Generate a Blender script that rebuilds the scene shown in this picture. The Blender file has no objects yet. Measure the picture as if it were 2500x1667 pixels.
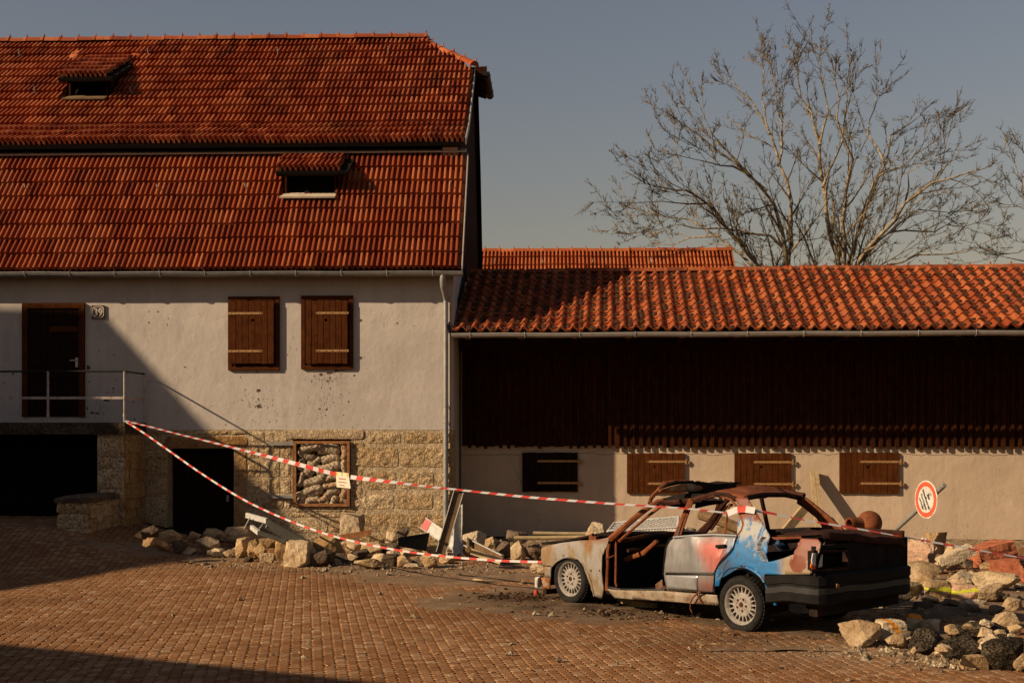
import bpy, bmesh, math, random
import numpy as np
from mathutils import Vector, Matrix, noise as mnoise

random.seed(7)
R = math.radians
scene = bpy.context.scene
COL = scene.collection

# ------------------------------------------------------------------ camera
FPX, CX, YH, CAMH = 2970.0, 1250.0, 1050.0, 2.08
YAW = math.atan(100 / FPX)
CA, SA = math.cos(YAW), math.sin(YAW)
cam_data = bpy.data.cameras.new('camera')
cam_data.sensor_width = 36.0
cam_data.lens = FPX / 2500 * 36.0
cam_data.shift_y = (YH - 833.5) / 2500
cam_data.clip_end = 3000
cam = bpy.data.objects.new('camera', cam_data)
cam.location = (0, 0, CAMH)
cam.rotation_euler = (R(90), 0, YAW)
COL.objects.link(cam)
scene.camera = cam

# ------------------------------------------------------------------ sky, sun, exposure
SUN_DIR = Vector((2.26, 1.06, -1.285)).normalized()       # the way the light travels
ELEV = math.asin(-SUN_DIR.z)
world = bpy.data.worlds.new('World')
scene.world = world
world.use_nodes = True
wn = world.node_tree
wn.nodes.clear()
w_out = wn.nodes.new('ShaderNodeOutputWorld')
w_bg = wn.nodes.new('ShaderNodeBackground')
w_sky = wn.nodes.new('ShaderNodeTexSky')
w_sky.sky_type = 'NISHITA'
w_sky.sun_disc = False
w_sky.sun_elevation = ELEV
w_sky.sun_rotation = math.atan2(-SUN_DIR.x, -SUN_DIR.y)
w_sky.altitude = 300
w_sky.air_density = 2.0
w_sky.dust_density = 1.0
w_sky.ozone_density = 1.0
w_hsv = wn.nodes.new('ShaderNodeHueSaturation')
w_hsv.inputs['Saturation'].default_value = 0.95
w_mul = wn.nodes.new('ShaderNodeMix')
w_mul.data_type = 'RGBA'
w_mul.blend_type = 'MULTIPLY'
w_mul.inputs[0].default_value = 1.0
w_mul.inputs[7].default_value = (0.835, 0.725, 0.815, 1)
w_bg.inputs['Strength'].default_value = 0.05
wn.links.new(w_sky.outputs[0], w_hsv.inputs['Color'])
wn.links.new(w_hsv.outputs[0], w_mul.inputs[6])
wn.links.new(w_mul.outputs[2], w_bg.inputs['Color'])
wn.links.new(w_bg.outputs[0], w_out.inputs['Surface'])

sun_data = bpy.data.lights.new('sun', 'SUN')
sun_data.energy = 5.0
sun_data.angle = R(0.6)
sun_data.color = (1.0, 0.79, 0.55)
sun = bpy.data.objects.new('sun', sun_data)
sun.rotation_euler = SUN_DIR.to_track_quat('-Z', 'Y').to_euler()
sun.location = (-30, -15, 25)
COL.objects.link(sun)

vs = scene.view_settings
scene.display_settings.display_device = 'sRGB'
vs.view_transform = 'Standard'
vs.look = 'None'
vs.exposure = 0.5
vs.gamma = 1.0
vs.use_curve_mapping = False
scene.cycles.max_bounces = 6
scene.cycles.caustics_reflective = False
scene.cycles.caustics_refractive = False

# ------------------------------------------------------------------ measuring helpers
CAMP = Vector((0, 0, CAMH))
def ray(px, py):
    t, v = (px - CX) / FPX, (YH - py) / FPX
    return Vector((t * CA - SA, t * SA + CA, v))
def at(px, py, Y):
    d = ray(px, py); return CAMP + d * (Y / d.y)
def atz(px, py, zc):
    return CAMP + ray(px, py) * zc
def gnd(px, py, z=0.0):
    d = ray(px, py); return CAMP + d * ((z - CAMH) / d.z)
def hit(px, py, P, N):
    d = ray(px, py); return CAMP + d * ((P - CAMP).dot(N) / d.dot(N))
def proj(p):
    zc = -p[0] * SA + p[1] * CA
    xc = p[0] * CA + p[1] * SA
    if zc < .2: return (-9999, -9999, zc)
    return (CX + FPX * xc / zc, YH - FPX * (p[2] - CAMH) / zc, zc)
def inview(p, m=40):
    a = proj(p); return -m < a[0] < 2500 + m and -m < a[1] < 1667 + m
def smooth01(t):
    t = max(0.0, min(1.0, t)); return t * t * (3 - 2 * t)

# ------------------------------------------------------------------ object helpers
WM = {}
ID4 = Matrix.Identity(4)
def _link(o, parent, M):
    COL.objects.link(o)
    o.matrix_basis = M
    if parent is not None:
        o.parent = parent
        o.matrix_parent_inverse = WM[parent.name].inverted()
    WM[o.name] = M.copy()
def tag(o, label=None, cat=None, group=None, kind=None):
    if label: o['label'] = label
    if cat: o['category'] = cat
    if group: o['group'] = group
    if kind: o['kind'] = kind
    return o
def empty(name, loc, label=None, cat=None, group=None, M=None):
    o = bpy.data.objects.new(name, None)
    o.empty_display_size = .2
    _link(o, None, M if M is not None else Matrix.Translation(Vector(loc)))
    return tag(o, label, cat, group)
def mesh_of(name, V, F, mats, smooth=False, sharp=None, fm=None):
    me = bpy.data.meshes.new(name)
    me.from_pydata([tuple(v) for v in V], [], F)
    for m in (mats if isinstance(mats, (list, tuple)) else [mats]):
        me.materials.append(m)
    if fm: me.polygons.foreach_set('material_index', fm)
    bm = bmesh.new(); bm.from_mesh(me)
    bmesh.ops.recalc_face_normals(bm, faces=bm.faces)
    bm.to_mesh(me); bm.free()
    if smooth:
        me.polygons.foreach_set('use_smooth', [True] * len(me.polygons))
        if sharp: me.set_sharp_from_angle(angle=R(sharp))
    me.update()
    return me
def put(name, me, parent=None, M=ID4, **kw):
    o = bpy.data.objects.new(name, me)
    _link(o, parent, M)
    return tag(o, **kw)
class MB:
    """collects shapes of ONE part"""
    def __init__(s): s.V = []; s.F = []; s.fm = []
    def add(s, V, F, mi=0):
        b = len(s.V); s.V += [Vector(v) for v in V]
        s.F += [tuple(i + b for i in f) for f in F]; s.fm += [mi] * len(F); return s
    def box(s, c, d, Rm=None, mi=0, taper=1.0):
        c = Vector(c); V = []
        for z in (-1, 1):
            k = taper if z > 0 else 1.0
            for x, y in ((-1, -1), (1, -1), (1, 1), (-1, 1)):
                p = Vector((x * d[0] / 2 * k, y * d[1] / 2 * k, z * d[2] / 2))
                V.append(c + (Rm @ p if Rm is not None else p))
        return s.add(V, [(0, 3, 2, 1), (4, 5, 6, 7), (0, 1, 5, 4), (1, 2, 6, 5), (2, 3, 7, 6), (3, 0, 4, 7)], mi)
    def span(s, x0, x1, y0, y1, z0, z1, mi=0):
        return s.box(((x0 + x1) / 2, (y0 + y1) / 2, (z0 + z1) / 2), (x1 - x0, y1 - y0, z1 - z0), None, mi)
    def bar(s, a, b, w, h, up=Vector((0, 0, 1)), mi=0):
        a, b = Vector(a), Vector(b); d = (b - a); L = d.length; d.normalize()
        u = Vector(up)
        x = d.cross(u)
        if x.length < 1e-4: x = d.cross(Vector((1, 0, 0)))
        x.normalize(); z = x.cross(d)
        Rm = Matrix((x, d, z)).transposed()
        return s.box((a + b) / 2, (w, L, h), Rm, mi)
    def tube(s, path, rad, n=6, mi=0, cap=True):
        path = [Vector(p) for p in path]; V = []; F = []
        if not isinstance(rad, (list, tuple)): rad = [rad] * len(path)
        ref = None
        for i, p in enumerate(path):
            d = (path[min(i + 1, len(path) - 1)] - path[max(i - 1, 0)])
            if d.length < 1e-9: d = Vector((0, 0, 1))
            d.normalize()
            if ref is None:
                ref = Vector((0, 0, 1)) if abs(d.z) < .9 else Vector((1, 0, 0))
            x = d.cross(ref)
            if x.length < 1e-4: x = d.cross(Vector((.3, .9, .2)))
            x.normalize(); y = d.cross(x); ref = -y if False else ref
            for k in range(n):
                a = 2 * math.pi * k / n
                V.append(p + (x * math.cos(a) + y * math.sin(a)) * rad[i])
        for i in range(len(path) - 1):
            for k in range(n):
                k2 = (k + 1) % n
                F.append((i * n + k, i * n + k2, (i + 1) * n + k2, (i + 1) * n + k))
        if cap and n > 2:
            F.append(tuple(range(n))[::-1]); F.append(tuple((len(path) - 1) * n + k for k in range(n)))
        return s.add(V, F, mi)
    def lathe(s, prof, M, n=24, mi=0):
        """prof: (r, h) pairs about local Z"""
        V = []; F = []; m = len(prof)
        for k in range(n):
            a = 2 * math.pi * k / n
            for r, h in prof: V.append(M @ Vector((r * math.cos(a), r * math.sin(a), h)))
        for k in range(n):
            k2 = (k + 1) % n
            for i in range(m - 1): F.append((k * m + i, k2 * m + i, k2 * m + i + 1, k * m + i + 1))
        return s.add(V, F, mi)
    def prism(s, pts, n, mi=0):
        """flat outline pts (3-D), pushed along n"""
        P = [Vector(p) for p in pts]; n = Vector(n); k = len(P)
        return s.add(P + [p + n for p in P], [tuple(range(k))[::-1], tuple(range(k, 2 * k))] +
                     [(i, (i + 1) % k, (i + 1) % k + k, i + k) for i in range(k)], mi)
    def mesh(s, name, mats, smooth=False, sharp=40):
        return mesh_of(name, s.V, s.F, mats, smooth, sharp, s.fm if max(s.fm or [0]) else None)
    def build(s, name, mats, parent=None, M=ID4, smooth=False, sharp=40, **kw):
        return put(name, s.mesh(name, mats, smooth, sharp), parent, M, **kw)
def fbm(p, sc=1.0, oct=3, seed=0.0):
    return mnoise.fractal(Vector((p[0] * sc + seed, p[1] * sc - seed * 1.7, p[2] * sc + seed * .6)), 1.0, 2.0, oct)

# ------------------------------------------------------------------ materials
ALB = .70          # real albedo of the colours below, which are written as seen at exposure 0
class Mt:
    def __init__(s, name, rough=.85, spec=.08):
        s.m = bpy.data.materials.new(name); s.m.use_nodes = True
        s.t = s.m.node_tree; s.b = s.t.nodes['Principled BSDF']
        s.b.inputs['Roughness'].default_value = rough
        s.b.inputs['Specular IOR Level'].default_value = spec
        s._pos = None
    def set(s, sock, v):
        if isinstance(v, bpy.types.NodeSocket): s.t.links.new(v, sock)
        else: sock.default_value = v if not (isinstance(v, (tuple, list)) and len(v) == 3 and sock.type == 'RGBA') else (*v, 1)
    def node(s, ty, out=0, props=None, **inp):
        n = s.t.nodes.new(ty)
        for k, v in (props or {}).items(): setattr(n, k, v)
        for k, v in inp.items():
            s.set(n.inputs[int(k[1:]) if k[0] == '_' and k[1:].isdigit() else k.replace('_', ' ')], v)
        return n.outputs[out]
    def pos(s, space='world'):
        return s.node('ShaderNodeNewGeometry', 'Position') if space == 'world' else s.node('ShaderNodeTexCoord', 'Object')
    def scaled(s, v, sc):
        return s.node('ShaderNodeVectorMath', 0, {'operation': 'MULTIPLY'}, _0=v, _1=sc)
    def noise(s, v, scale, detail=4, rough=.55, dist=0.0):
        return s.node('ShaderNodeTexNoise', 'Fac', None, Vector=v, Scale=scale, Detail=detail, Roughness=rough, Distortion=dist)
    def voro(s, v, scale, feat='F1', rnd=1.0, out='Distance'):
        return s.node('ShaderNodeTexVoronoi', out, {'feature': feat}, Vector=v, Scale=scale, Randomness=rnd)
    def ramp(s, f, stops, interp='LINEAR'):
        n = s.t.nodes.new('ShaderNodeValToRGB'); e = n.color_ramp.elements; n.color_ramp.interpolation = interp
        while len(e) < len(stops): e.new(.5)
        for el, (p, c) in zip(e, stops):
            el.position = p; el.color = (*c, 1) if isinstance(c, (tuple, list)) else (c, c, c, 1)
        s.set(n.inputs[0], f); return n.outputs[0]
    def mix(s, f, a, b, bt='MIX'):
        n = s.t.nodes.new('ShaderNodeMix'); n.data_type = 'RGBA'; n.blend_type = bt
        s.set(n.inputs[0], f); s.set(n.inputs[6], a); s.set(n.inputs[7], b); return n.outputs[2]
    def math(s, op, a, b=0.0, clamp=False):
        n = s.t.nodes.new('ShaderNodeMath'); n.operation = op; n.use_clamp = clamp
        s.set(n.inputs[0], a); s.set(n.inputs[1], b); return n.outputs[0]
    def near(s, v, c, r, soft=.5):
        """1 near the point c, 0 beyond r (r may be a 3-vector)"""
        d = s.node('ShaderNodeVectorMath', 0, {'operation': 'SUBTRACT'}, _0=v, _1=tuple(c))
        rr = r if isinstance(r, (tuple, list)) else (r, r, r)
        d = s.node('ShaderNodeVectorMath', 0, {'operation': 'DIVIDE'}, _0=d, _1=tuple(rr))
        L = s.node('ShaderNodeVectorMath', 'Value', {'operation': 'LENGTH'}, _0=d)
        return s.node('ShaderNodeMapRange', 0, None, Value=L, From_Min=1.0, From_Max=1.0 - soft, To_Min=0.0, To_Max=1.0)
    def bump(s, h, strength=.5, dist=.02, normal=None):
        n = s.t.nodes.new('ShaderNodeBump')
        n.inputs['Strength'].default_value = strength; n.inputs['Distance'].default_value = dist
        s.set(n.inputs['Height'], h)
        if normal is not None: s.set(n.inputs['Normal'], normal)
        return n.outputs[0]
    def col(s, c):
        s.set(s.b.inputs['Base Color'], s.mix(1.0, c, (ALB, ALB, ALB), 'MULTIPLY')); return s
    def nrm(s, c): s.set(s.b.inputs['Normal'], c); return s
    def rgh(s, c): s.set(s.b.inputs['Roughness'], c); return s
    def rnd(s):
        a = s.node('ShaderNodeObjectInfo', 'Random'); b = s.node('ShaderNodeNewGeometry', 'Random Per Island')
        return s.math('FRACT', s.math('ADD', a, b))
def simple(name, c, rough=.8, var=.25, scale=6.0, bump=.2, bscale=40.0, metal=0.0, spec=.12, space='world', bdist=.01):
    m = Mt(name, rough, spec); v = m.pos(space)
    f = m.noise(v, scale, 5, .6)
    lo = tuple(x * (1 - var) for x in c); hi = tuple(min(1, x * (1 + var)) for x in c)
    m.col(m.ramp(f, [(.3, lo), (.7, hi)]))
    if bump: m.nrm(m.bump(m.noise(v, bscale, 4, .6), bump, bdist))
    m.b.inputs['Metallic'].default_value = metal
    return m.m

def plaster(name, base, stain, spots, crack_z=None):
    m = Mt(name, .95, .04); v = m.pos()
    big = m.noise(v, .55, 5, .6); mid = m.noise(v, 3.2, 5, .65)
    c = m.ramp(big, [(.3, tuple(x * .86 for x in base)), (.7, tuple(min(1, x * 1.06) for x in base))])
    c = m.mix(m.math('MULTIPLY', m.ramp(mid, [(.5, 0.0), (.75, 1.0)]), .25), c, stain)
    run = m.noise(m.scaled(v, (2.2, 1, .16)), 2.4, 5, .65); c = m.mix(m.math('MULTIPLY', m.ramp(run, [(.5, 0.0), (.7, 1.0)]), .30), c, tuple(x * .62 for x in base))
    pat = m.noise(v, 1.3, 3, .5, .8); c = m.mix(m.math('MULTIPLY', m.ramp(pat, [(.56, 0.0), (.60, 1.0)]), .22), c, tuple(min(1, x * 1.16) for x in base))
    # chips and scratches, thick where the wall was hit
    area = None
    for p, r, g in spots:
        a = m.math('MULTIPLY', m.near(v, p, r, 1.0), g)
        area = a if area is None else m.math('MAXIMUM', area, a)
    fine = m.noise(m.scaled(v, (1.0, 1.0, .8)), 26, 3, .6)
    scr = m.noise(m.scaled(v, (2.2, 1.0, .55)), 34, 2, .5)
    thr = m.math('SUBTRACT', .735, m.math('MULTIPLY', area, .135)) if area is not None else .735
    chip = m.math('MULTIPLY', m.math('SUBTRACT', m.math('MAXIMUM', fine, scr), thr), 40, True)
    c = m.mix(chip, c, (.16, .115, .075))
    h = m.math('SUBTRACT', m.math('ADD', m.math('MULTIPLY', m.noise(v, 2.6, 3, .5), 1.0), m.math('MULTIPLY', m.noise(m.scaled(v, (1, 1, .6)), 11, 3, .55), .30)), m.math('MULTIPLY', chip, .16))
    if crack_z is not None:
        sx = m.node('ShaderNodeSeparateXYZ', 2, None, Vector=v)
        w = m.math('ADD', sx, m.math('MULTIPLY', m.math('SUBTRACT', m.noise(m.scaled(v, (1, 1, 0)), 2.4, 6, .65), .5), .22))
        d = m.math('ABSOLUTE', m.math('SUBTRACT', w, crack_z))
        cr = m.math('MULTIPLY', m.math('LESS_THAN', d, .006), .8)
        c = m.mix(cr, c, (.1, .07, .05)); h = m.math('SUBTRACT', h, m.math('MULTIPLY', cr, .2))
    m.col(c); m.nrm(m.bump(h, .30, .05))
    return m.m
def rough_stone(name, cols, pit=1.0, grain=1.0, space='world', rnd=True, bd=.05):
    m = Mt(name, .95, .03); v = m.pos(space)
    f = m.noise(v, 2.3, 6, .65)
    if rnd: f = m.math('ADD', m.math('MULTIPLY', f, .75), m.math('MULTIPLY', m.rnd(), .28))
    c = m.ramp(f, [(.3, cols[0]), (.5, cols[1]), (.72, cols[2])])
    c = m.mix(.65, c, m.ramp(m.noise(v, 9 * grain, 6, .72), [(.32, (.42, .36, .30)), (.5, (.95, .93, .9)), (.68, (1.15, 1.12, 1.08))]), 'MULTIPLY')
    pits = m.noise(v, 34 * grain, 3, .62)
    dark = m.ramp(pits, [(.36, .22), (.47, 1.0)])
    c = m.mix(.8 * pit, c, dark, 'MULTIPLY')
    h = m.math('ADD', m.math('MULTIPLY', m.ramp(pits, [(.34, 0.0), (.5, 1.0)]), .8 * pit), m.math('MULTIPLY', m.noise(v, 13 * grain, 4, .6), .9))
    m.col(c); m.nrm(m.bump(h, 1.0, bd))
    return m.m
def tile_mat(name, c0, c1, c2, lichen, soot):
    m = Mt(name, .8, .08); v = m.pos(); r = m.rnd()
    c = m.ramp(r, [(0.0, tuple(x * .75 for x in c0)), (.10, c0), (.5, c1), (.9, c2), (1.0, tuple(min(1, x * 1.1) for x in c2))])
    f = m.noise(v, 14, 6, .7); wide = m.noise(v, .9, 5, .65); c = m.mix(m.math('MULTIPLY', m.ramp(wide, [(.45, 0.0), (.68, 1.0)]), .35), c, (.16, .06, .03))
    c = m.mix(m.math('MULTIPLY', m.ramp(f, [(.52, 0.0), (.68, 1.0)]), soot), c, (.085, .045, .028))
    g = m.noise(v, 38, 4, .7); big = m.noise(v, .8, 4, .6)
    lm = m.math('MULTIPLY', m.ramp(g, [(.56, 0.0), (.64, 1.0)]), m.ramp(big, [(.4, 0.0), (.62, 1.0)]))
    c = m.mix(m.math('MULTIPLY', lm, lichen), c, (.42, .33, .22))
    m.col(c); m.nrm(m.bump(m.noise(v, 60, 3, .6), .25, .01))
    return m.m
def wood(name, lo, hi, axis='z', rough=.85, space='world', sc=1.0):
    m = Mt(name, rough, .04); v = m.pos(space)
    k = {'z': (1, 1, .06), 'x': (.06, 1, 1), 'y': (1, .06, 1)}[axis]
    vs_ = m.scaled(v, tuple(a * sc for a in k))
    f = m.noise(vs_, 55, 5, .65, 1.0); blot = m.noise(v, 7 * sc, 4, .6); r = m.rnd()
    c = m.ramp(f, [(.3, lo), (.7, hi)])
    c = m.mix(m.math('MULTIPLY', m.ramp(blot, [(.4, 0.0), (.75, 1.0)]), .6), c, tuple(a * .35 for a in lo))
    c = m.mix(m.math('MULTIPLY', r, .3), c, tuple(a * .6 for a in hi))
    m.col(c); m.nrm(m.bump(f, .45, .008))
    return m.m
def rust(name, dark, mid, bright, burn=.3, space='object', scale=1.0):
    m = Mt(name, .85, .12); v = m.pos(space)
    f = m.noise(v, 5 * scale, 7, .68); g = m.noise(v, 26 * scale, 4, .6)
    c = m.ramp(m.math('ADD', m.math('MULTIPLY', f, .7), m.math('MULTIPLY', g, .3)), [(.33, dark), (.5, mid), (.68, bright)])
    c = m.mix(m.math('MULTIPLY', m.ramp(m.noise(v, 2.7 * scale, 4, .6), [(.48, 0.0), (.66, 1.0)]), burn), c, (.012, .01, .009))
    m.col(c); m.nrm(m.bump(g, .35, .006))
    return m.m
MAT = {}
# material library
def mats():
    A = MAT
    hy = HY
    A['house_plaster'] = plaster('house_plaster', (.635, .545, .46), (.50, .42, .345),
        [(at(630, 985, hy), (.55, .5, .42), 1.0), (at(800, 925, hy), (.62, .5, .22), 1.25), (at(795, 985, hy), (.75, .5, .5), .8), (at(250, 1000, hy), (.35, .5, .3), 1.0), (at(640, 1020, hy), (1.0, .5, .4), .55), (at(60, 1000, hy), (.6, .5, .5), .6), (at(960, 780, hy), (.7, .5, .4), .3)])
    A['shed_plaster'] = plaster('shed_plaster', (.64, .475, .325), (.51, .37, .25),
        [(at(2330, 1330, 23.3), (1.3, 1, .55), .75), (at(1320, 1260, 23.7), (1.0, 1, .6), .6), (at(1265, 1165, 23.7), (.16, 1, .3), 1.2), (at(2400, 1220, 23.3), (1.0, 1, .5), .4)], crack_z=at(1400, 1108, 23.7).z)
    A['base_stone'] = rough_stone('base_stone', [(.60, .39, .19), (.74, .53, .29), (.82, .63, .39)], .7, bd=.04)
    A['smooth_stone'] = rough_stone('smooth_stone', [(.44, .23, .085), (.56, .34, .15), (.64, .44, .22)], .35)
    A['lintel_stone'] = rough_stone('lintel_stone', [(.56, .40, .23), (.66, .48, .29), (.72, .56, .36)], .3)
    A['mortar'] = rough_stone('mortar', [(.64, .46, .26), (.75, .56, .34), (.82, .64, .41)], .4, 1.2, rnd=False)
    A['rubble'] = rough_stone('rubble', [(.32, .18, .075), (.56, .37, .185), (.74, .57, .36)], .16, bd=.03)
    A['rubble_pale'] = rough_stone('rubble_pale', [(.36, .23, .115), (.58, .42, .245), (.74, .59, .39)], .16, bd=.03)
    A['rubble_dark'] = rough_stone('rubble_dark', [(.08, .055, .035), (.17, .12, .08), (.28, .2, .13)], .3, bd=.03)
    A['red_stone'] = rough_stone('red_stone', [(.40, .12, .06), (.5, .16, .08), (.56, .23, .12)], .12, bd=.025)
    A['pink_stone'] = rough_stone('pink_stone', [(.50, .26, .15), (.62, .38, .25), (.70, .51, .34)], .16, bd=.03)
    A['asphalt'] = rough_stone('asphalt', [(.05, .038, .025), (.10, .078, .052), (.24, .18, .115)], 1.0, 1.5, rnd=False)
    A['tile'] = tile_mat('tile', (.30, .054, .016), (.40, .083, .024), (.52, .15, .052), .4, .5)
    A['tile_new'] = tile_mat('tile_new', (.42, .085, .024), (.52, .12, .034), (.58, .17, .06), .15, .2)
    A['tile_old'] = tile_mat('tile_old', (.27, .050, .014), (.37, .077, .020), (.44, .115, .033), .6, .9)
    A['tile_far'] = tile_mat('tile_far', (.42, .09, .026), (.52, .125, .037), (.58, .17, .055), .1, .2)
    A['moss'] = simple('moss', (.075, .032, .016), .95, .5, 30, .8, 60)
    A['roof_under'] = simple('roof_under', (.012, .007, .004), .95, .3)
    A['shutter_wood'] = wood('shutter_wood', (.05, .013, .003), (.15, .044, .010))
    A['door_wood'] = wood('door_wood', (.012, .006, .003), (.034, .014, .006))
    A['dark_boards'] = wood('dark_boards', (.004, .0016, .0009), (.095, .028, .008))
    A['pale_wood'] = wood('pale_wood', (.42, .28, .13), (.62, .46, .26), 'z')
    A['pale_wood_x'] = wood('pale_wood_x', (.44, .30, .14), (.64, .48, .27), 'x')
    A['old_wood'] = wood('old_wood', (.13, .075, .035), (.30, .19, .095), 'x')
    A['sill_wood'] = wood('sill_wood', (.2, .12, .06), (.32, .21, .11), 'x')
    A['brown_board'] = wood('brown_board', (.12, .07, .035), (.24, .15, .08), 'z')
    A['zinc'] = simple('zinc', (.36, .34, .30), .5, .2, 9, .1, 30, .35, .5)
    A['zinc_pale'] = simple('zinc_pale', (.50, .45, .38), .55, .15, 9, .1, 30, .2, .5)
    A['cream_sheet'] = simple('cream_sheet', (.62, .5, .36), .6, .15)
    A['hinge'] = simple('hinge', (.46, .25, .10), .55, .3, 30, .15, 60, .35)
    A['iron_black'] = simple('iron_black', (.022, .02, .017), .6, .3, 12, .2, 40, .3)
    A['rail_paint'] = rust('rail_paint', (.20, .10, .06), (.52, .42, .36), (.62, .52, .46), .0, 'world', 2.0)
    A['rust_frame'] = rust('rust_frame', (.16, .055, .02), (.36, .15, .055), (.5, .27, .12), .0, 'world', 3)
    A['wire'] = simple('wire', (.15, .115, .06), .5, .3, 30, 0, 40, .5)
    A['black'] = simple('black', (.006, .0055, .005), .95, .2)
    A['concrete'] = rough_stone('concrete', [(.07, .05, .032), (.12, .09, .058), (.18, .14, .095)], .7, rnd=False)
    A['burlap'] = simple('burlap', (.66, .50, .33), .95, .35, 9, .6, 110)
    A['burlap_warm'] = simple('burlap_warm', (.66, .42, .23), .95, .3, 9, .6, 110)
    A['white_metal'] = simple('white_metal', (.62, .58, .5), .5, .2, 14, .15, 40)
    A['dark_metal'] = simple('dark_metal', (.06, .055, .045), .5, .35, 14, .15, 40, .3)
    A['tape_red'] = simple('tape_red', (.58, .062, .042), .4, .12, 12, 0)
    A['tape_white'] = simple('tape_white', (.62, .58, .54), .4, .06, 12, 0)
    A['paper'] = simple('paper', (.80, .70, .52), .8, .04, 20, 0)
    A['print_red'] = simple('print_red', (.62, .2, .15), .8, .1, 20, 0)
    A['tape_yellow'] = simple('tape_yellow', (.72, .46, .02), .4, .1, 20, 0)
    A['sign_white'] = rust('sign_white', (.12, .07, .035), (.72, .66, .56), (.76, .71, .62), .0, 'object', 1.6)
    A['sign_red'] = simple('sign_red', (.66, .12, .05), .45, .18, 9, 0, space='object')
    A['letter_black'] = simple('letter_black', (.02, .018, .016), .7, .1, 9, 0)
    A['plate_brown'] = simple('plate_brown', (.10, .035, .014), .35, .15, 9, 0)
    A['plate_cream'] = simple('plate_cream', (.74, .68, .56), .45, .05, 9, 0)
    A['pipe_rust'] = rust('pipe_rust', (.10, .03, .012), (.21, .065, .024), (.32, .11, .045), .15, 'object', 1.5)
    A['spray_yellow'] = simple('spray_yellow', (.62, .62, .04), .7, .15, 30, .4, 60)
    A['spray_orange'] = simple('spray_orange', (.80, .30, .03), .7, .15, 30, .4, 60)
    A['bark'] = None
    m = Mt('bark', .95, .1); v = m.pos()
    f = m.noise(v, 9, 6, .7)
    m.col(m.ramp(f, [(.30, (.06, .043, .025)), (.43, (.20, .15, .09)), (.56, (.44, .34, .21)), (.72, (.58, .47, .31))]))
    m.nrm(m.bump(f, .9, .05)); A['bark'] = m.m
    A['twig'] = simple('twig', (.20, .145, .075), .9, .45, 4, 0)
    A['bud'] = simple('bud', (.07, .055, .024), .9, .4, 5, 0)
    # paving: dusty red-brown blocks
    m = Mt('paver', .92, .03); v = m.pos(); r = m.rnd()
    c = m.ramp(r, [(0, (.27, .125, .052)), (.45, (.345, .17, .077)), (.8, (.40, .215, .105)), (1, (.48, .31, .18))])
    big = m.noise(v, .5, 5, .65); c = m.mix(m.math('MULTIPLY', m.ramp(big, [(.42, 0.0), (.66, 1.0)]), .7), c, (.20, .088, .036))
    fine = m.noise(v, 30, 5, .7); c = m.mix(.45, c, m.ramp(fine, [(.3, .5), (.62, 1.1)]), 'MULTIPLY')
    pale = m.noise(v, 11, 5, .7); c = m.mix(m.math('MULTIPLY', m.ramp(pale, [(.6, 0.0), (.72, 1.0)]), .5), c, (.52, .42, .30))
    # soot and dirt round the burnt car and along the heaps, dust by the rubble
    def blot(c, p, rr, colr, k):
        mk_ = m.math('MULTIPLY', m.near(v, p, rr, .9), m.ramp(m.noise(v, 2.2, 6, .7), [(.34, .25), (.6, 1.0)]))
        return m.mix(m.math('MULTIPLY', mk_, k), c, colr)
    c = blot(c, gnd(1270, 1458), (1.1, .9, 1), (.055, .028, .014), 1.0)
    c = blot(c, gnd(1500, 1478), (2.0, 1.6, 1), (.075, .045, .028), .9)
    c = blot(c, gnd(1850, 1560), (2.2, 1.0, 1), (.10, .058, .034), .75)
    c = blot(c, gnd(1150, 1400), (2.6, 1.4, 1), (.30, .205, .125), .8)
    c = blot(c, gnd(2150, 1600), (2.0, .9, 1), (.36, .26, .165), .7)
    c = blot(c, gnd(700, 1385), (3.2, 1.0, 1), (.25, .155, .085), .7)
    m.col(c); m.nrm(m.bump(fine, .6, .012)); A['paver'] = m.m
    A['joint'] = simple('joint', (.02, .012, .007), .95, .4, 3, .5, 30)
    m = Mt('dirt', .95, .1); v = m.pos()
    c = m.ramp(m.noise(v, 3.0, 6, .7), [(.3, (.24, .14, .075)), (.55, (.36, .23, .13)), (.72, (.47, .335, .205))])
    fine = m.noise(v, 45, 5, .7); c = m.mix(.7, c, m.ramp(fine, [(.32, .35), (.6, 1.1)]), 'MULTIPLY')
    c = blot(c, gnd(1270, 1458), (1.0, .7, 1), (.05, .026, .013), 1.0); c = blot(c, gnd(1480, 1482), (1.9, 1.1, 1), (.05, .034, .022), 1.0); c = blot(c, gnd(1800, 1530), (2.4, 1.3, 1), (.07, .042, .026), .9)
    c = blot(c, gnd(2150, 1500), (2.0, 1.2, 1), (.04, .03, .022), .9)
    m.col(c); m.nrm(m.bump(fine, .9, .03)); A['dirt'] = m.m
    A['soil'] = simple('soil', (.20, .125, .07), .95, .35, 2, .7, 14)
    A['gravel'] = rough_stone('gravel', [(.22, .14, .075), (.44, .31, .18), (.66, .54, .37)], .6)
    A['soot'] = rough_stone('soot', [(.018, .013, .009), (.07, .04, .02), (.22, .12, .06)], .6)
    A['chip'] = simple('chip', (.13, .09, .055), .95, .4, 30, .5, 60)
    A['leaf'] = simple('leaf', (.5, .33, .15), .8, .35, 40, 0)
# ------------------------------------------------------------------ main dimensions
HY = 22.4                                    # front wall of the farmhouse
XC = at(1107, 1050, HY).x                    # its right corner
XL = -14.5
mats()
def gz(x, y):
    return .5 * smooth01((-x - 5.5) / 3.0) * smooth01((y - 16.5) / 4.0)

def nth(k): return '%d%s' % (k, 'th' if 10 < k % 100 < 14 else {1: 'st', 2: 'nd', 3: 'rd'}.get(k % 10, 'th'))
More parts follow.
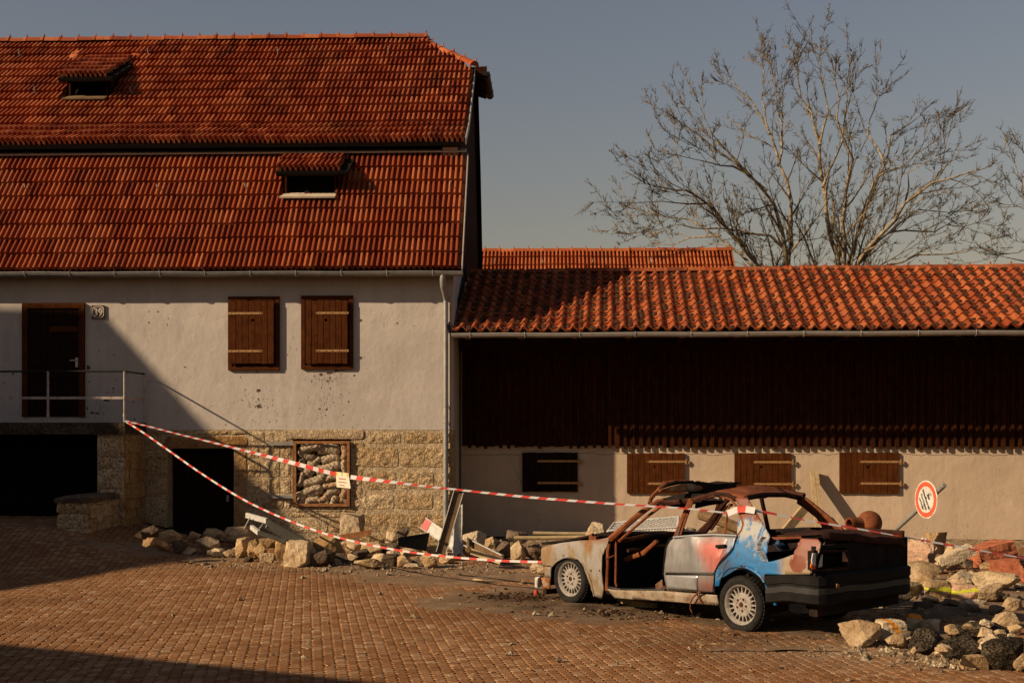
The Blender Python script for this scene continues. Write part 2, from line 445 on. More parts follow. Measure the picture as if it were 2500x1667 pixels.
# ------------------------------------------------------------------ ground and paving
def build_ground():
    mb = MB(); xs = [-900, -200, -60] + [-30 + 1.5 * i for i in range(41)] + [60, 200, 900]
    ys = [-300, -60, -10] + [i * 1.5 for i in range(0, 31)] + [80, 300, 1500]
    V = [(x, y, gz(x, y) - .075) for y in ys for x in xs]; n = len(xs)
    F = [(j * n + i, j * n + i + 1, (j + 1) * n + i + 1, (j + 1) * n + i) for j in range(len(ys) - 1) for i in range(n - 1)]
    mb.add(V, F); mb.build('ground', MAT['soil'], kind='structure', label='bare brown earth ground round the farmyard')
    mb = MB(); V = []; F = []; nx, ny = 60, 44
    for j in range(ny + 1):
        for i in range(nx + 1):
            x, y = -15 + 30 * i / nx, 2 + 20.6 * j / ny
            V.append((x, y, gz(x, y) + .03 * fbm((x, y, 0), .3) - .030))
    F = [(j * (nx + 1) + i, j * (nx + 1) + i + 1, (j + 1) * (nx + 1) + i + 1, (j + 1) * (nx + 1) + i) for j in range(ny) for i in range(nx)]
    pav = mb.add(V, F).build('paving', MAT['joint'], smooth=True, kind='structure', label='dusty red brown block paving of the yard')
    W, D, a = .100, .095, .015
    out = [(0 + a, 0), (W + a, 0), (W - a, D / 2), (W + a, D), (a, D), (-a, D / 2)]
    g = .003; gx = .0085; cxx, cyy = W / 2, D / 2
    def ins(p, k): return (cxx + (p[0] - cxx) * (1 - 2 * (k + gx - g) / W), cyy + (p[1] - cyy) * (1 - 2 * k / D))
    T = [(*ins(p, g + .002), 0.0) for p in out]; B = [(*ins(p, g), -.006) for p in out]; B2 = [(*ins(p, g), -.035) for p in out]
    T = [(p[0] - cxx, p[1] - cyy, p[2]) for p in T + B + B2]
    PF = [tuple(range(6))] + [(i + 6, (i + 1) % 6 + 6, (i + 1) % 6, i) for i in range(6)] + [(i + 12, (i + 1) % 6 + 12, (i + 1) % 6 + 6, i + 6) for i in range(6)]
    th = R(11.5); c, s = math.cos(th), math.sin(th); rnd = random.Random(3)
    Ms = []
    for i in range(-250, 250):
        for j in range(70, 260):
            u, v = i * W, j * D
            x, y = u * c - v * s, u * s + v * c
            if y > 22.0 or y < 9.3: continue
            if not inview((x, y, 0), 230): continue
            z = gz(x, y) + .03 * fbm((x, y, 0), .3) + rnd.uniform(-.004, .004)
            e = .05
            nx_, ny_ = (gz(x - e, y) - gz(x + e, y)) / (2 * e), (gz(x, y - e) - gz(x, y + e)) / (2 * e)
            up = Vector((nx_ + rnd.uniform(-.03, .03), ny_ + rnd.uniform(-.03, .03), 1)).normalized()
            yd = Vector((-s, c, 0)); xd = yd.cross(up).normalized(); yd = up.cross(xd)
            M = Matrix((xd, yd, up)).transposed().to_4x4(); M.translation = (x, y, z)
            Ms.append(M)
    field('paver', T, PF, Ms, pav, MAT['paver'], 300)
def field(name, V, F, Ms, parent, mat, nind, smooth=False, sharp=40, stuff=None):
    """alike pieces: the nind that show largest as objects, the rest as one part"""
    def key(M):
        p = M.translation; return (0 if inview(p, 0) else 1, (p - CAMP).length)
    Ms = sorted(Ms, key=key)
    me = mesh_of(name, V, F, mat, smooth, sharp)
    for M in Ms[:nind]: put(name, me, parent, M)
    rest = Ms[nind:]
    if rest:
        A = np.array([tuple(v) for v in V]); A4 = np.c_[A, np.ones(len(A))]
        vv = np.vstack([(A4 @ np.array(M).T)[:, :3] for M in rest])
        FF = [tuple(i + k * len(V) for i in f) for k in range(len(rest)) for f in F]
        m2 = bpy.data.meshes.new(name + '_field'); m2.from_pydata(vv.tolist(), [], FF); m2.materials.append(mat)
        if smooth:
            m2.polygons.foreach_set('use_smooth', [True] * len(m2.polygons)); m2.set_sharp_from_angle(angle=R(sharp))
        put(stuff or name + '_field', m2, parent, kind='stuff')

# ------------------------------------------------------------------ roof tiles
def tile_shape(prof, w, l, th):
    P = [(x * w, z) for x, z in prof]; n = len(P)
    ys = (0.0, .03, l + .05)
    V = []
    for k, y in enumerate(ys):
        for x, z in P: V.append((x - w / 2, y, z + th * (1 - y / l) - (.006 if k == 0 else 0)))
    V += [(x - w / 2, .004, z - .012) for x, z in P]
    F = [(k * n + i, k * n + i + 1, (k + 1) * n + i + 1, (k + 1) * n + i) for k in range(2) for i in range(n - 1)]
    F += [(3 * n + i, 3 * n + i + 1, i + 1, i) for i in range(n - 1)]
    return V, F
_h = .07
DOUBLE = [(0, .0), (.025, _h * .8), (.07, _h), (.20, _h * .96), (.25, _h * .75), (.268, 0.0), (.5, -.004), (.525, _h * .8), (.57, _h), (.70, _h * .96), (.75, _h * .75), (.768, 0), (1.0, -.004)]
PAN = [(0, .026), (.07, .004), (.3, -.012), (.5, .0), (.58, .026), (.68, .060), (.78, .064), (.89, .048), (1.0, .027)]
def lay(O, ex, segs, w, exp, x0, x1, keep=None, rnd=None, jit=.006, sag=0.0):
    """segs: (angle, rows) from the eave up; returns matrices, top point"""
    Ms = []; p = Vector(O); ex = Vector(ex); out = ex.cross(Vector((0, 0, 1)))      # towards the eave
    for ang, rows in segs:
        ey = (-out * math.cos(ang) + Vector((0, 0, 1)) * math.sin(ang)).normalized(); nn = ex.cross(ey).normalized()
        for r in range(rows):
            nc = int((x1 - x0) / w)
            for c in range(nc):
                q = p + ex * (x0 + (c + .5) * w)
                qc = q + ey * exp * .5
                if keep and not keep(qc): continue
                M = Matrix((ex, ey, nn)).transposed().to_4x4()
                M = M @ Matrix.Rotation(rnd.uniform(-jit, jit), 4, 'Z') @ Matrix.Rotation(rnd.uniform(-jit, jit), 4, 'X')
                M.translation = q + ey * rnd.uniform(-.006, .006) + nn * (rnd.uniform(-.003, .004) + sag * fbm((q.x, q.y, q.z), .35))
                Ms.append(M)
            p = p + ey * exp
    return Ms, p
def ridge_tiles(parent, mat, A, B, r=.10, L=.40, name='ridge_tile'):
    A, B = Vector(A), Vector(B); d = (B - A); n = max(1, round(d.length / L)); d.normalize()
    sd = d.cross(Vector((0, 0, 1))).normalized(); up = sd.cross(d)
    V = []; k = 9; LL = L * 1.03
    for y, s_ in ((0, 1.0), (LL * .86, .93), (LL * .87, 1.06), (LL, 1.06)):
        for i in range(k):
            a = math.pi * (i / (k - 1)); V.append((math.cos(a) * r * s_, y, math.sin(a) * r * .85 * s_ - .03))
    F = [(j * k + i, j * k + i + 1, (j + 1) * k + i + 1, (j + 1) * k + i) for j in range(3) for i in range(k - 1)]
    F += [tuple(range(k)), tuple(3 * k + i for i in range(k))]
    V2 = len(V); V += [(-.012, LL * .9, r * .9 - .02), (.012, LL * .9, r * .9 - .02), (.012, LL, r * .9 - .02), (-.012, LL, r * .9 - .02), (-.008, LL * .95, r * 1.2), (.008, LL * .95, r * 1.2)]
    F += [(V2, V2 + 1, V2 + 5, V2 + 4), (V2 + 2, V2 + 3, V2 + 4, V2 + 5), (V2 + 1, V2 + 2, V2 + 5), (V2, V2 + 4, V2 + 3)]
    me = mesh_of(name, V, F, mat, True, 45); rn = random.Random(int(A.x * 10))
    for i in range(n):
        M = Matrix((sd, d, up)).transposed().to_4x4() @ Matrix.Rotation(rn.uniform(-.02, .02), 4, 'Z') @ Matrix.Rotation(rn.uniform(-.012, .012), 4, 'X')
        M.translation = A + d * (i * (B - A).length / n) + Vector((0, 0, rn.uniform(-.008, .008)))
        put(name, me, parent, M)

# ------------------------------------------------------------------ stones, shutters, gutters
_sn = [0]
def stone_block(parent, x0, x1, z0, z1, Y, proud, mat, deep=.10, amp=.016, name='stone', irr=.014):
    """one dressed block in a wall that faces -Y"""
    _sn[0] += 1; sd = _sn[0] * 3.17; nx = max(4, min(10, int((x1 - x0) / .075))); nz = max(4, min(7, int((z1 - z0) / .07)))
    V = []; F = []
    cx_, cz_ = (x0 + x1) / 2, (z0 + z1) / 2
    for j in range(nz + 1):
        for i in range(nx + 1):
            x = x0 + (x1 - x0) * i / nx; z = z0 + (z1 - z0) * j / nz
            ed = i in (0, nx) or j in (0, nz); co = i in (0, nx) and j in (0, nz)
            x += irr * fbm((x * 3, z * 3, 1), 1.5, 2, sd); z += irr * fbm((x * 3, z * 3, 7), 1.5, 2, sd)
            if co: x += (cx_ - x) * .05; z += (cz_ - z) * .07
            y = Y - proud * (.7 if ed else 1.0) - (0 if ed else amp * fbm((x, 0, z), 9, 3, sd))
            V.append((x, y, z))
    n = nx + 1
    F = [(j * n + i, j * n + i + 1, (j + 1) * n + i + 1, (j + 1) * n + i) for j in range(nz) for i in range(nx)]
    ring = [i for i in range(n)] + [j * n + nx for j in range(1, nz + 1)] + [nz * n + i for i in range(nx - 1, -1, -1)] + [j * n for j in range(nz - 1, 0, -1)]
    b = len(V); V += [(V[i][0], Y + deep, V[i][2]) for i in ring]; k = len(ring)
    F += [(ring[i], ring[(i + 1) % k], b + (i + 1) % k, b + i) for i in range(k)] + [tuple(range(b, b + k))]
    return put(name, mesh_of(name, V, F, mat, False), parent)
def shutter(parent, F2, w, h, strap, side, strap_z, hole, frame=None, wood_=None, pl=7, seed=0, pin=0):
    """F2(x, z, y) -> world; panel centre 0,0; y grows outwards"""
    rn = random.Random(seed); A = MAT; Rm = F2['R']; O = F2['O']
    W3 = lambda x, y, z: O + Rm @ Vector((x, -y, z))
    root = MB()
    if frame:
        fw, fh, dx, dz = frame
        t = .07
        for x, z, ww, hh in ((dx, dz + fh / 2 - t / 2, fw, t), (dx, dz - fh / 2 + t / 2, fw, t), (dx - fw / 2 + t / 2, dz, t, fh - 2 * t), (dx + fw / 2 - t / 2, dz, t, fh - 2 * t)):
            root.box(W3(x, .012, z), (ww, .075, hh), Rm)
        pass
    else:
        root.box(W3(0, .009, 0), (w * .98, .012, h * .98), Rm)
    sh = root.build('shutter', wood_ or A['shutter_wood'], parent)
    if frame: MB().box(W3(dx, .02, dz), (fw - 2 * t, .02, fh - 2 * t), Rm).build('backing', A['dark_boards'], sh)
    pw = w / pl; y0 = .085 if frame else .034
    for i in range(pl):
        x = -w / 2 + (i + .5) * pw; dz = rn.uniform(-.006, .006)
        mb = MB()
        if hole and abs(x - hole[0]) < pw * .5:
            hx, hz = hole; hr = .028
            # plank with a round hole
            k = 12; ring = [(hx + hr * math.cos(2 * math.pi * q / k), hz + hr * math.sin(2 * math.pi * q / k)) for q in range(k)]
            x0_, x1_ = x - pw / 2 + .003, x + pw / 2 - .003
            V = []; 
            for yy in (y0 + .016, y0 - .016): V += [W3(a, yy, b) for a, b in ring]
            for yy in (y0 + .016, y0 - .016): V += [W3(a, yy, b) for a, b in ((x0_, -h / 2 + dz), (x1_, -h / 2 + dz), (x1_, h / 2 + dz), (x0_, h / 2 + dz))]
            q4 = 2 * k
            F = []
            cor = {0: 2, 3: 3, 6: 0, 9: 1}       # ring quadrant -> corner (dx+,dz+)=2
            seq = [2, 3, 0, 1]
            for yy in (0, 1):
                for qd in range(4):
                    cidx = q4 + yy * 4 + seq[qd]; nxt = q4 + yy * 4 + seq[(qd + 1) % 4]
                    i0 = qd * 3 + 1
                    F.append(tuple([cidx, nxt] + [yy * k + (i0 + s_) % k for s_ in (3, 2, 1, 0)]))
            F += [(i_, (i_ + 1) % k, k + (i_ + 1) % k, k + i_) for i_ in range(k)]
            for e in range(4): F.append((q4 + e, q4 + (e + 1) % 4, q4 + 4 + (e + 1) % 4, q4 + 4 + e))
            mb.add(V, F)
        else:
            mb.box(W3(x, y0 + rn.uniform(-.003, .003), dz), (pw - .009, .036, h), Rm)
        mb.build('plank', wood_ or A['shutter_wood'], sh)
    for z in strap_z:
        mb = MB(); a, b = (-w / 2 - .02, -w / 2 + strap) if side < 0 else (w / 2 - strap, w / 2 + .02)
        mb.box(W3((a + b) / 2, y0 + .021, z), (b - a, .008, .042), Rm)
        ex_ = b if side < 0 else a
        mb.box(W3(ex_, y0 + .021, z), (.03, .008, .03), Rm @ Matrix.Rotation(R(45), 3, 'Y'))
        for q in range(5):
            xx = a + (b - a) * (.08 + .21 * q)
            mb.lathe([(0, .008), (.009, .006), (.011, 0)], Matrix.Translation(W3(xx, y0 + .025, z)) @ Rm.to_4x4() @ Matrix.Rotation(R(90), 4, 'X'), 6)
        if pin:
            mb.box(W3(side * (w / 2 + .045), y0 + .0, z - .02), (.10, .03, .05), Rm)
            mb.box(W3(side * (w / 2 + .03), y0 + .02, z), (.02, .02, .11), Rm)
        mb.build('hinge_strap', A['hinge'], sh)
    return sh
def gutter_run(parent, A0, A1, r, mat, nb, name='gutter'):
    """half-round gutter from A0 to A1 (points on its top centre line), open upwards"""
    A0, A1 = Vector(A0), Vector(A1); d = (A1 - A0).normalized(); sd = d.cross(Vector((0, 0, 1))).normalized(); up = Vector((0, 0, 1))
    mb = MB(); k = 10; V = []; steps = 14
    for s_ in range(steps + 1):
        p = A0 + (A1 - A0) * s_ / steps + up * .006 * math.sin(s_ * 2.1)
        for rr in (r, r - .006):
            for i in range(k + 1):
                a = math.pi * i / k; V.append(p + sd * math.cos(a) * rr - up * math.sin(a) * rr)
    n2 = 2 * (k + 1); F = []
    for s_ in range(steps):
        for i in range(k): 
            F.append((s_ * n2 + i, s_ * n2 + i + 1, (s_ + 1) * n2 + i + 1, (s_ + 1) * n2 + i))
            o = k + 1; F.append((s_ * n2 + o + i, (s_ + 1) * n2 + o + i, (s_ + 1) * n2 + o + i + 1, s_ * n2 + o + i + 1))
        for i, o in ((0, k + 1), (k, 2 * k + 1)): F.append((s_ * n2 + i, (s_ + 1) * n2 + i, (s_ + 1) * n2 + o, s_ * n2 + o))
    for s_ in (0, steps):
        F.append(tuple(s_ * n2 + i for i in range(k + 1)))
    mb.add(V, F)
    front = sd if sd.y < 0 else -sd
    mb.tube([A0 + front * r + up * .006 * math.sin(s_ * 2.1) + (A1 - A0) * s_ / steps for s_ in range(steps + 1)], .011, 6)
    g = mb.build(name, mat, parent, smooth=True, sharp=40)
    m1 = MB()
    pts = [front * (r + .008) * math.cos(a) - up * (r + .008) * math.sin(a) for a in [math.pi * i / 8 for i in range(9)]]
    m1.tube([front * (r + .012) + up * .03] + pts, .008, 4)
    me = m1.mesh('gutter_bracket', MAT['zinc'])
    for i in range(nb):
        M = Matrix.Translation(A0 + (A1 - A0) * (i + .35) / nb); put('gutter_bracket', me, g, M)
    return g
def hooks(parent, pts, plane_P, plane_N, ey):
    for px, py in pts:
        p = hit(px, py, plane_P, plane_N); up = plane_N
        mb = MB(); q = p - ey * .12
        mb.tube([p + ey * .12 + up * .05, q + up * .05, q - ey * .04 + up * .07, q - ey * .05 + up * .16, q - ey * .01 + up * .20], .013, 5)
        mb.build('snow_hook', MAT['zinc_pale'], parent)

# ------------------------------------------------------------------ the farmhouse
def build_house():
    A = MAT; rn = random.Random(11)
    X = lambda px, Y=HY: at(px, 1050, Y).x
    Z = lambda py, px=800: at(px, py, HY).z
    house = empty('farmhouse', (XC, HY, 0), 'white plastered farmhouse with sandstone base and steep red tiled mansard roof', 'house')
    zb = Z(1049)                                # top of the stone base
    zw = 5.12
    # plaster wall: thin front skin so the door and cellar openings stay open
    mb = MB(); mb.span(XL, XC, HY, HY + .5, zb, zw)
    wall = mb.build('wall', A['house_plaster'], house)
    cr = random.Random(3)
    Z4 = [(1675, 530, 11, 7), (1818, 555, 4, 4), (1533, 445, 4, 4), (465, 1115, 20, 18), (467, 1190, 8, 9), (470, 1255, 24, 20), (455, 955, 8, 10), (1010, 975, 20, 14), (1085, 965, 38, 11), (1150, 945, 30, 9), (1200, 938, 26, 5), (950, 990, 9, 6), (1090, 1005, 14, 6), (1300, 985, 10, 9), (720, 808, 5, 6), (798, 760, 4, 6), (745, 740, 6, 4), (1630, 868, 6, 4), (1387, 827, 5, 4), (825, 1270, 5, 5), (830, 1320, 6, 4), (1208, 1328, 6, 6), (1250, 1212, 8, 8), (180, 1415, 5, 5), (770, 655, 4, 4), (1180, 1150, 12, 4), (1060, 1280, 10, 12), (1000, 1275, 12, 8), (1090, 1100, 5, 9), (350, 1110, 4, 8), (310, 1000, 3, 10), (1015, 1090, 4, 14), (650, 1115, 5, 4), (610, 1295, 6, 3), (1380, 1345, 6, 3), (1285, 1437, 6, 4), (1610, 1430, 4, 6), (355, 1155, 6, 4), (510, 1190, 5, 5), (560, 1390, 4, 6), (620, 1380, 3, 7), (930, 1040, 8, 4), (1255, 1140, 8, 4), (1050, 1330, 9, 4)]
    Z3 = [(995, 805, 10, 8), (1612, 913, 11, 7), (1305, 1035, 6, 5), (1540, 1185, 5, 5), (1320, 642, 4, 4), (1738, 449, 4, 4), (930, 1200, 38, 13), (985, 1100, 9, 10), (985, 1128, 8, 7), (112, 970, 14, 9), (770, 915, 18, 26), (1160, 1215, 8, 6), (1455, 545, 5, 10), (1295, 525, 9, 8), (1465, 490, 7, 6), (1005, 1025, 7, 5), (850, 1315, 26, 10), (800, 1310, 18, 12), (1170, 1365, 9, 11), (1100, 965, 7, 6), (775, 1040, 6, 7), (930, 1130, 6, 8), (35, 1050, 12, 5), (45, 810, 5, 4), (860, 770, 10, 5), (1375, 432, 11, 6), (1297, 430, 8, 5), (1850, 1250, 5, 4), (1960, 1415, 5, 4), (760, 1270, 9, 12)]
    for L_, bx, by in ((Z4, 500, 640), (Z3, 0, 640)):
        for x, y, rx, ry in L_:
            c = at(bx + x / 3.564, by + y / 3.564, HY - .002); k = HY / FPX / 3.564; n = 9; a0 = cr.uniform(0, 6)
            V = [(c.x + math.cos(a0 + 6.283 * q / n) * rx * k * cr.uniform(.55, 1.25), HY - .002, c.z + math.sin(a0 + 6.283 * q / n) * ry * k * cr.uniform(.55, 1.25)) for q in range(n)]
            MB().add(V, [tuple(range(n))]).build('plaster_chip', A['chip'], wall)
    # eave, roofs
    ze0 = at(600, 664, HY - .24).z; O1 = Vector((0, HY - .24, ze0 + .03))
    a1, a2, a3 = R(57), R(30), R(41.5); e1 = .362; e2 = .365; w = .205
    XV = -1.69
    rows1 = 8
    # shared sections
    top1 = O1 + Vector((0, math.cos(a1), math.sin(a1))) * e1 * rows1
    O2 = Vector((0, top1.y - .28, at(600, 347, top1.y - .28).z))
    k2 = O2 + Vector((0, math.cos(a2), math.sin(a2))) * e2 * 3
    top2 = k2 + Vector((0, math.cos(a3), math.sin(a3))) * e2 * 11
    YR = top2.y + .04
    # gable wall
    prof = [(HY + .01, 0), (HY + .01, ze0 + .25), (top1.y + .1, top1.z - .15), (O2.y + .15, O2.z - .1), (k2.y, k2.z - .14)]
    P2 = hit(1151, 166, k2, Vector((0, -math.sin(a3), math.cos(a3))))
    prof += [(P2.y, P2.z - .16)]
    bk = lambda y: YR + (YR - y) * .48
    gw = [(XC - .01, y, z) for y, z in prof] + [(XC - .01, bk(y), z) for y, z in prof[::-1]]
    lo = [(XC - .01, y, z) for y, z in [(HY + .5, 0), (HY + .5, 4.6), (2 * YR - HY - .5, 4.6), (2 * YR - HY - .5, 0)]]
    MB().prism(gw, (-.3, 0, 0)).build('gable_wall', A['house_plaster'], house)
    gb = [(XC + .02, y, z) for y, z in prof[1:]] + [(XC + .02, bk(y), z) for y, z in prof[1:][::-1]]
    gb = [(x, y, max(z, 4.9)) for x, y, z in gb]
    MB().prism(gb, (-.028, 0, 0)).build('gable_boarding', A['dark_boards'], house)
    MB().span(XL, XC - .35, bk(HY) - .4, bk(HY), 0, zw).build('back_wall', A['house_plaster'], house)
    # lower roof
    N1 = Vector((0, -math.sin(a1), math.cos(a1))); E1 = Vector((0, math.cos(a1), math.sin(a1)))
    mb = MB(); q0, q1 = O1 - N1 * .03, top1 - N1 * .03
    mb.prism([(XL, q0.y, q0.z), (XV, q0.y, q0.z), (XV, q1.y, q1.z), (XL, q1.y, q1.z)], -N1 * .09)
    lower = mb.build('lower_roof', A['roof_under'], house)
    S1 = hit(758, 486, O1, N1); dl = (hit(672, 415, Vector((0, S1.y - .3, 0)), Vector((0, 1, 0))).x, hit(849, 415, Vector((0, S1.y - .3, 0)), Vector((0, 1, 0))).x)
    ol = (at(700, 450, S1.y).x, at(816, 450, S1.y).x)
    def keep1(q): 
        return not (ol[0] - .05 < q.x < ol[1] + .05 and q.z > S1.z - .06)
    V, F = tile_shape(DOUBLE, w, e1, .058)
    Ms, _ = lay(O1, (1, 0, 0), [(a1, rows1)], w, e1, XV - w * 46 - .0, XV + .001, keep1, rn, .015, .02)
    field('tile', V, F, Ms, lower, A['tile'], 300)
    hooks(lower, [(73, 455), (392, 455), (606, 453), (907, 453), (1101, 450)], O1, N1, E1)
    # upper roof
    N2 = Vector((0, -math.sin(a2), math.cos(a2))); N3 = Vector((0, -math.sin(a3), math.cos(a3))); E3 = Vector((0, math.cos(a3), math.sin(a3)))
    R1 = Vector((at(1036, 95, YR).x, YR, top2.z))
    hipd = (P2 - R1)
    XVu = at(1133, 343, O2.y).x
    mb = MB()
    for (pa, pb, nn) in ((O2, k2, N2),):
        qa, qb = pa - nn * .03, pb - nn * .03
        mb.prism([(XL, qa.y, qa.z), (XVu, qa.y, qa.z), (XVu, qb.y, qb.z), (XL, qb.y, qb.z)], -nn * .08)
    mb.prism([(XL, k2.y, k2.z - .04), (XVu, k2.y, k2.z - .04), (XVu, P2.y, P2.z - .05), (R1.x, YR, top2.z - .05), (XL, YR, top2.z - .05)], -N3 * .08)
    b = lambda p: (p[0], bk(p[1]), p[2])
    mb.prism([b((XL, k2.y, k2.z - .04)), b((XVu, k2.y, k2.z - .04)), b((XVu, P2.y, P2.z - .05)), (R1.x, YR + .01, top2.z - .05), (XL, YR + .01, top2.z - .05)], (0, -.06, -.08))
    yb2 = bk(k2.y)
    mb.prism([(XL, yb2, k2.z - .05), (XVu, yb2, k2.z - .05), (XVu, bk(HY) + .2, ze0), (XL, bk(HY) + .2, ze0)], (0, -.06, -.06))
    upper = mb.build('upper_roof', A['roof_under'], house)
    S2 = hit(214, 247, k2, N3); du = (at(140, 187, S2.y - .3).x, at(273, 187, S2.y - .3).x); ou = (at(172, 220, S2.y).x, at(258, 220, S2.y).x)
    zed = at(205, 186, S2.y - .28).z; sl = math.tan(R(16))
    # where the dormer roof meets the main roof
    Qm = hit(250, 141, k2, N3); ym = Qm.y; sl = (Qm.z - zed) / (Qm.y - S2.y + .28)
    def keep2(q):
        if du[0] + .05 < q.x < du[1] - .05 and S2.y < q.y < ym - .12: return False
        # hip line
        if q.z > P2.z:
            t = (q.z - P2.z) / (R1.z - P2.z); xl = P2.x + (R1.x - P2.x) * t
            if q.x > xl - .04: return False
        return True
    V, F = tile_shape(DOUBLE, w, e2, .058)
    Ms, _ = lay(O2, (1, 0, 0), [(a2, 3), (a3, 11)], w, e2, XVu - w * 54, XVu + .001, keep2, rn, .015, .025)
    field('tile', V, F, Ms, upper, A['tile'], 300)
    hooks(upper, [(57, 137), (95, 227), (369, 133), (683, 131), (951, 129), (327, 226), (1100, 127 + 40)][:6], k2, N3, E3)
    ridge_tiles(upper, A['tile'], (-13.2, YR - .03, top2.z + .075), (R1.x + .05, YR - .03, top2.z + .075), .14, .405)
    ridge_tiles(upper, A['tile_new'], R1 + Vector((-.06, -.02, .0)), P2 + Vector((.08, -.04, .05)), .125, .36)
    # the small hip
    Pb = Vector((P2.x, bk(P2.y), P2.z))
    nh = (Pb - R1).cross(P2 - R1).normalized(); nh = nh if nh.z > 0 else -nh
    ext = Vector((.22, 0, -.14))
    MB().prism([R1 + Vector((0, 0, -.06)), P2 + Vector((0, 0, -.06)), P2 + ext, Pb + ext, Pb + Vector((0, 0, -.06))], -nh * .05).build('hip_roof', A['tile_new'], house)
    MB().prism([R1 + Vector((-.02, 0, -.14)), P2 + Vector((-.02, -.02, -.13)), P2 + ext + Vector((.02, -.02, -.07)), Pb + ext + Vector((.02, 0, -.07)), Pb + Vector((-.02, 0, -.13))], -nh * .03).build('hip_boards', A['dark_boards'], house)
    # mortar smears under the hip tiles
    for t in (.12, .3, .5, .72):
        p = R1.lerp(P2, t); mb = MB()
        for q in range(3):
            c = p + Vector((-.10 - .05 * q, -.10, -.10 - .03 * q)) + hipd * rn.uniform(-.06, .06)
            mb.lathe([(0, .05), (.09, .03), (.15, -.02)], Matrix.Translation(c) @ Matrix.Rotation(-a3 + .1, 4, 'X').inverted() @ Matrix.Diagonal((1.1, 1.3, 1, 1)), 8)
        mb.build('mortar_smear', A['tile_new'], upper)
    gutter_run(house, P2 + ext + Vector((.09, -.12, .02)), Pb + ext + Vector((.09, .1, .02)), .09, A['iron_black'], 3, 'hip_gutter')
    mb = MB(); mb.prism([P2 + Vector((-.06, -.10, -.02)), P2 + Vector((.34, -.10, .0)), P2 + Vector((.34, -.10, -.12)), P2 + Vector((.1, -.1, -.2)), P2 + Vector((-.06, -.10, -.12))], (0, .05, 0)); mb.build('hip_soffit', A['dark_boards'], house)
    # band between the roofs, flashing, verge strips
    MB().span(XL, XV - .12, top1.y + .14, top1.y + .2, top1.z - .1, O2.z + .25).build('fascia', A['black'], house)  # black stands in for the shade under the upper roof's overhang
    MB().prism([(XL, top1.y - .10, top1.z + .045), (XV, top1.y - .10, top1.z + .045), (XV, top1.y + .08, top1.z + .13), (XL, top1.y + .08, top1.z + .13)], (0, -.01, .025)).build('flashing', A['cream_sheet'], house)
    mb = MB(); mb.bar(O1 + Vector((XV + .03, 0, -.03)), top1 + Vector((XV + .03, 0, 0)), .02, .13, N1); mb.build('verge_strip', A['zinc_pale'], house)
    mb = MB(); mb.bar(O2 + Vector((XVu + .03, .0, -.02)), k2 + Vector((XVu + .03, 0, -.02)), .02, .13, N2); mb.bar(k2 + Vector((XVu + .03, 0, -.02)), Vector((XVu + .03, P2.y, P2.z - .06)), .02, .13, N3); mb.build('verge_strip', A['zinc_pale'], house)
    # eave of the lower roof
    MB().span(XL, XV, HY - .21, HY + .02, ze0 - .03, ze0).build('soffit', A['dark_boards'], house)
    MB().span(XL, XV, HY - .245, HY - .215, ze0 - .07, ze0 + .05).build('fascia', A['dark_boards'], house)
    gy = HY - .335
    g0, g1 = at(-300, 667, gy), at(1130, 664, gy)
    gutter_run(house, (g0.x, gy, g1.z + .02), (g1.x, gy, g1.z), .075, A['zinc'], 13)
    # downpipe
    pr = .043; px_ = at(1088, 700, HY - .09).x; zt = g1.z - .06
    mb = MB(); z2 = at(1088, 722, HY).z
    mb.tube([(px_ - .03, gy, zt + .02), (px_ - .035, gy, zt - .08), (px_ - .03, gy + .04, zt - .2), (px_ - .01, HY - .13, zt - .33), (px_, HY - .085, zt - .42), (px_, HY - .08, z2 - .1)], [pr * 1.25, pr * 1.25, pr * 1.2, pr * 1.1, pr, pr], 12)
    mb.tube([(px_, HY - .08, z2 - .05), (px_, HY - .08, Z(990))], pr, 12)
    mb.tube([(px_, HY - .08, Z(990)), (px_, HY - .08, Z(1200)), (px_, HY - .08, .02)], pr * 1.08, 12)
    for zz in (z2 - .02, Z(990), Z(1030), Z(1160), Z(1222)): mb.tube([(px_, HY - .08, zz - .02), (px_, HY - .08, zz + .02)], pr * 1.22, 12)
    mb.tube([(px_ + .075, HY - .02, Z(745)), (px_ + .08, HY - .02, Z(1000)), (px_ + .07, HY - .02, Z(1060))], .009, 5)
    mb.build('downpipe', A['zinc'], house, smooth=True)
    # dormers
    def dormer(S, xo, xr, zeave, top, angd, rows, sillm, nm):
        yf = S.y - .28
        mb = MB()
        mb.span(xo[0] - .07, xo[0], S.y - .0, S.y + .06, S.z - .02, zeave + .08); mb.span(xo[1], xo[1] + .07, S.y, S.y + .06, S.z - .02, zeave + .08)
        mb.span(xo[0] - .07, xo[1] + .07, S.y - .02, S.y + .05, zeave + .0, zeave + .09)
        # cheeks
        for x in (xo[0] - .07, xo[1] + .04):
            mb.prism([(x, S.y, S.z), (x, S.y, zeave + .05), (x, top.y, top.z - .04)], (.03, 0, 0))
        mb.span(xo[0], xo[1], S.y + .5, S.y + .53, S.z - .1, zeave + .3)
        d = mb.build('dormer', A['dark_boards'], house)
        MB().prism([(xo[0] - .1, S.y - .20, S.z - .02), (xo[1] + .05, S.y - .20, S.z - .02), (xo[1] + .05, S.y + .06, S.z + .10), (xo[0] - .02, S.y + .06, S.z + .10)], (0, -.01, .03)).build('sill', sillm, d)
        ex_ = Vector((1, 0, 0)); nn = Vector((0, -math.sin(angd), math.cos(angd)))
        q0 = Vector((0, yf, zeave)); Lr = (Vector((0, top.y, top.z)) - q0).length
        tp = q0 + Vector((0, math.cos(angd), math.sin(angd))) * Lr
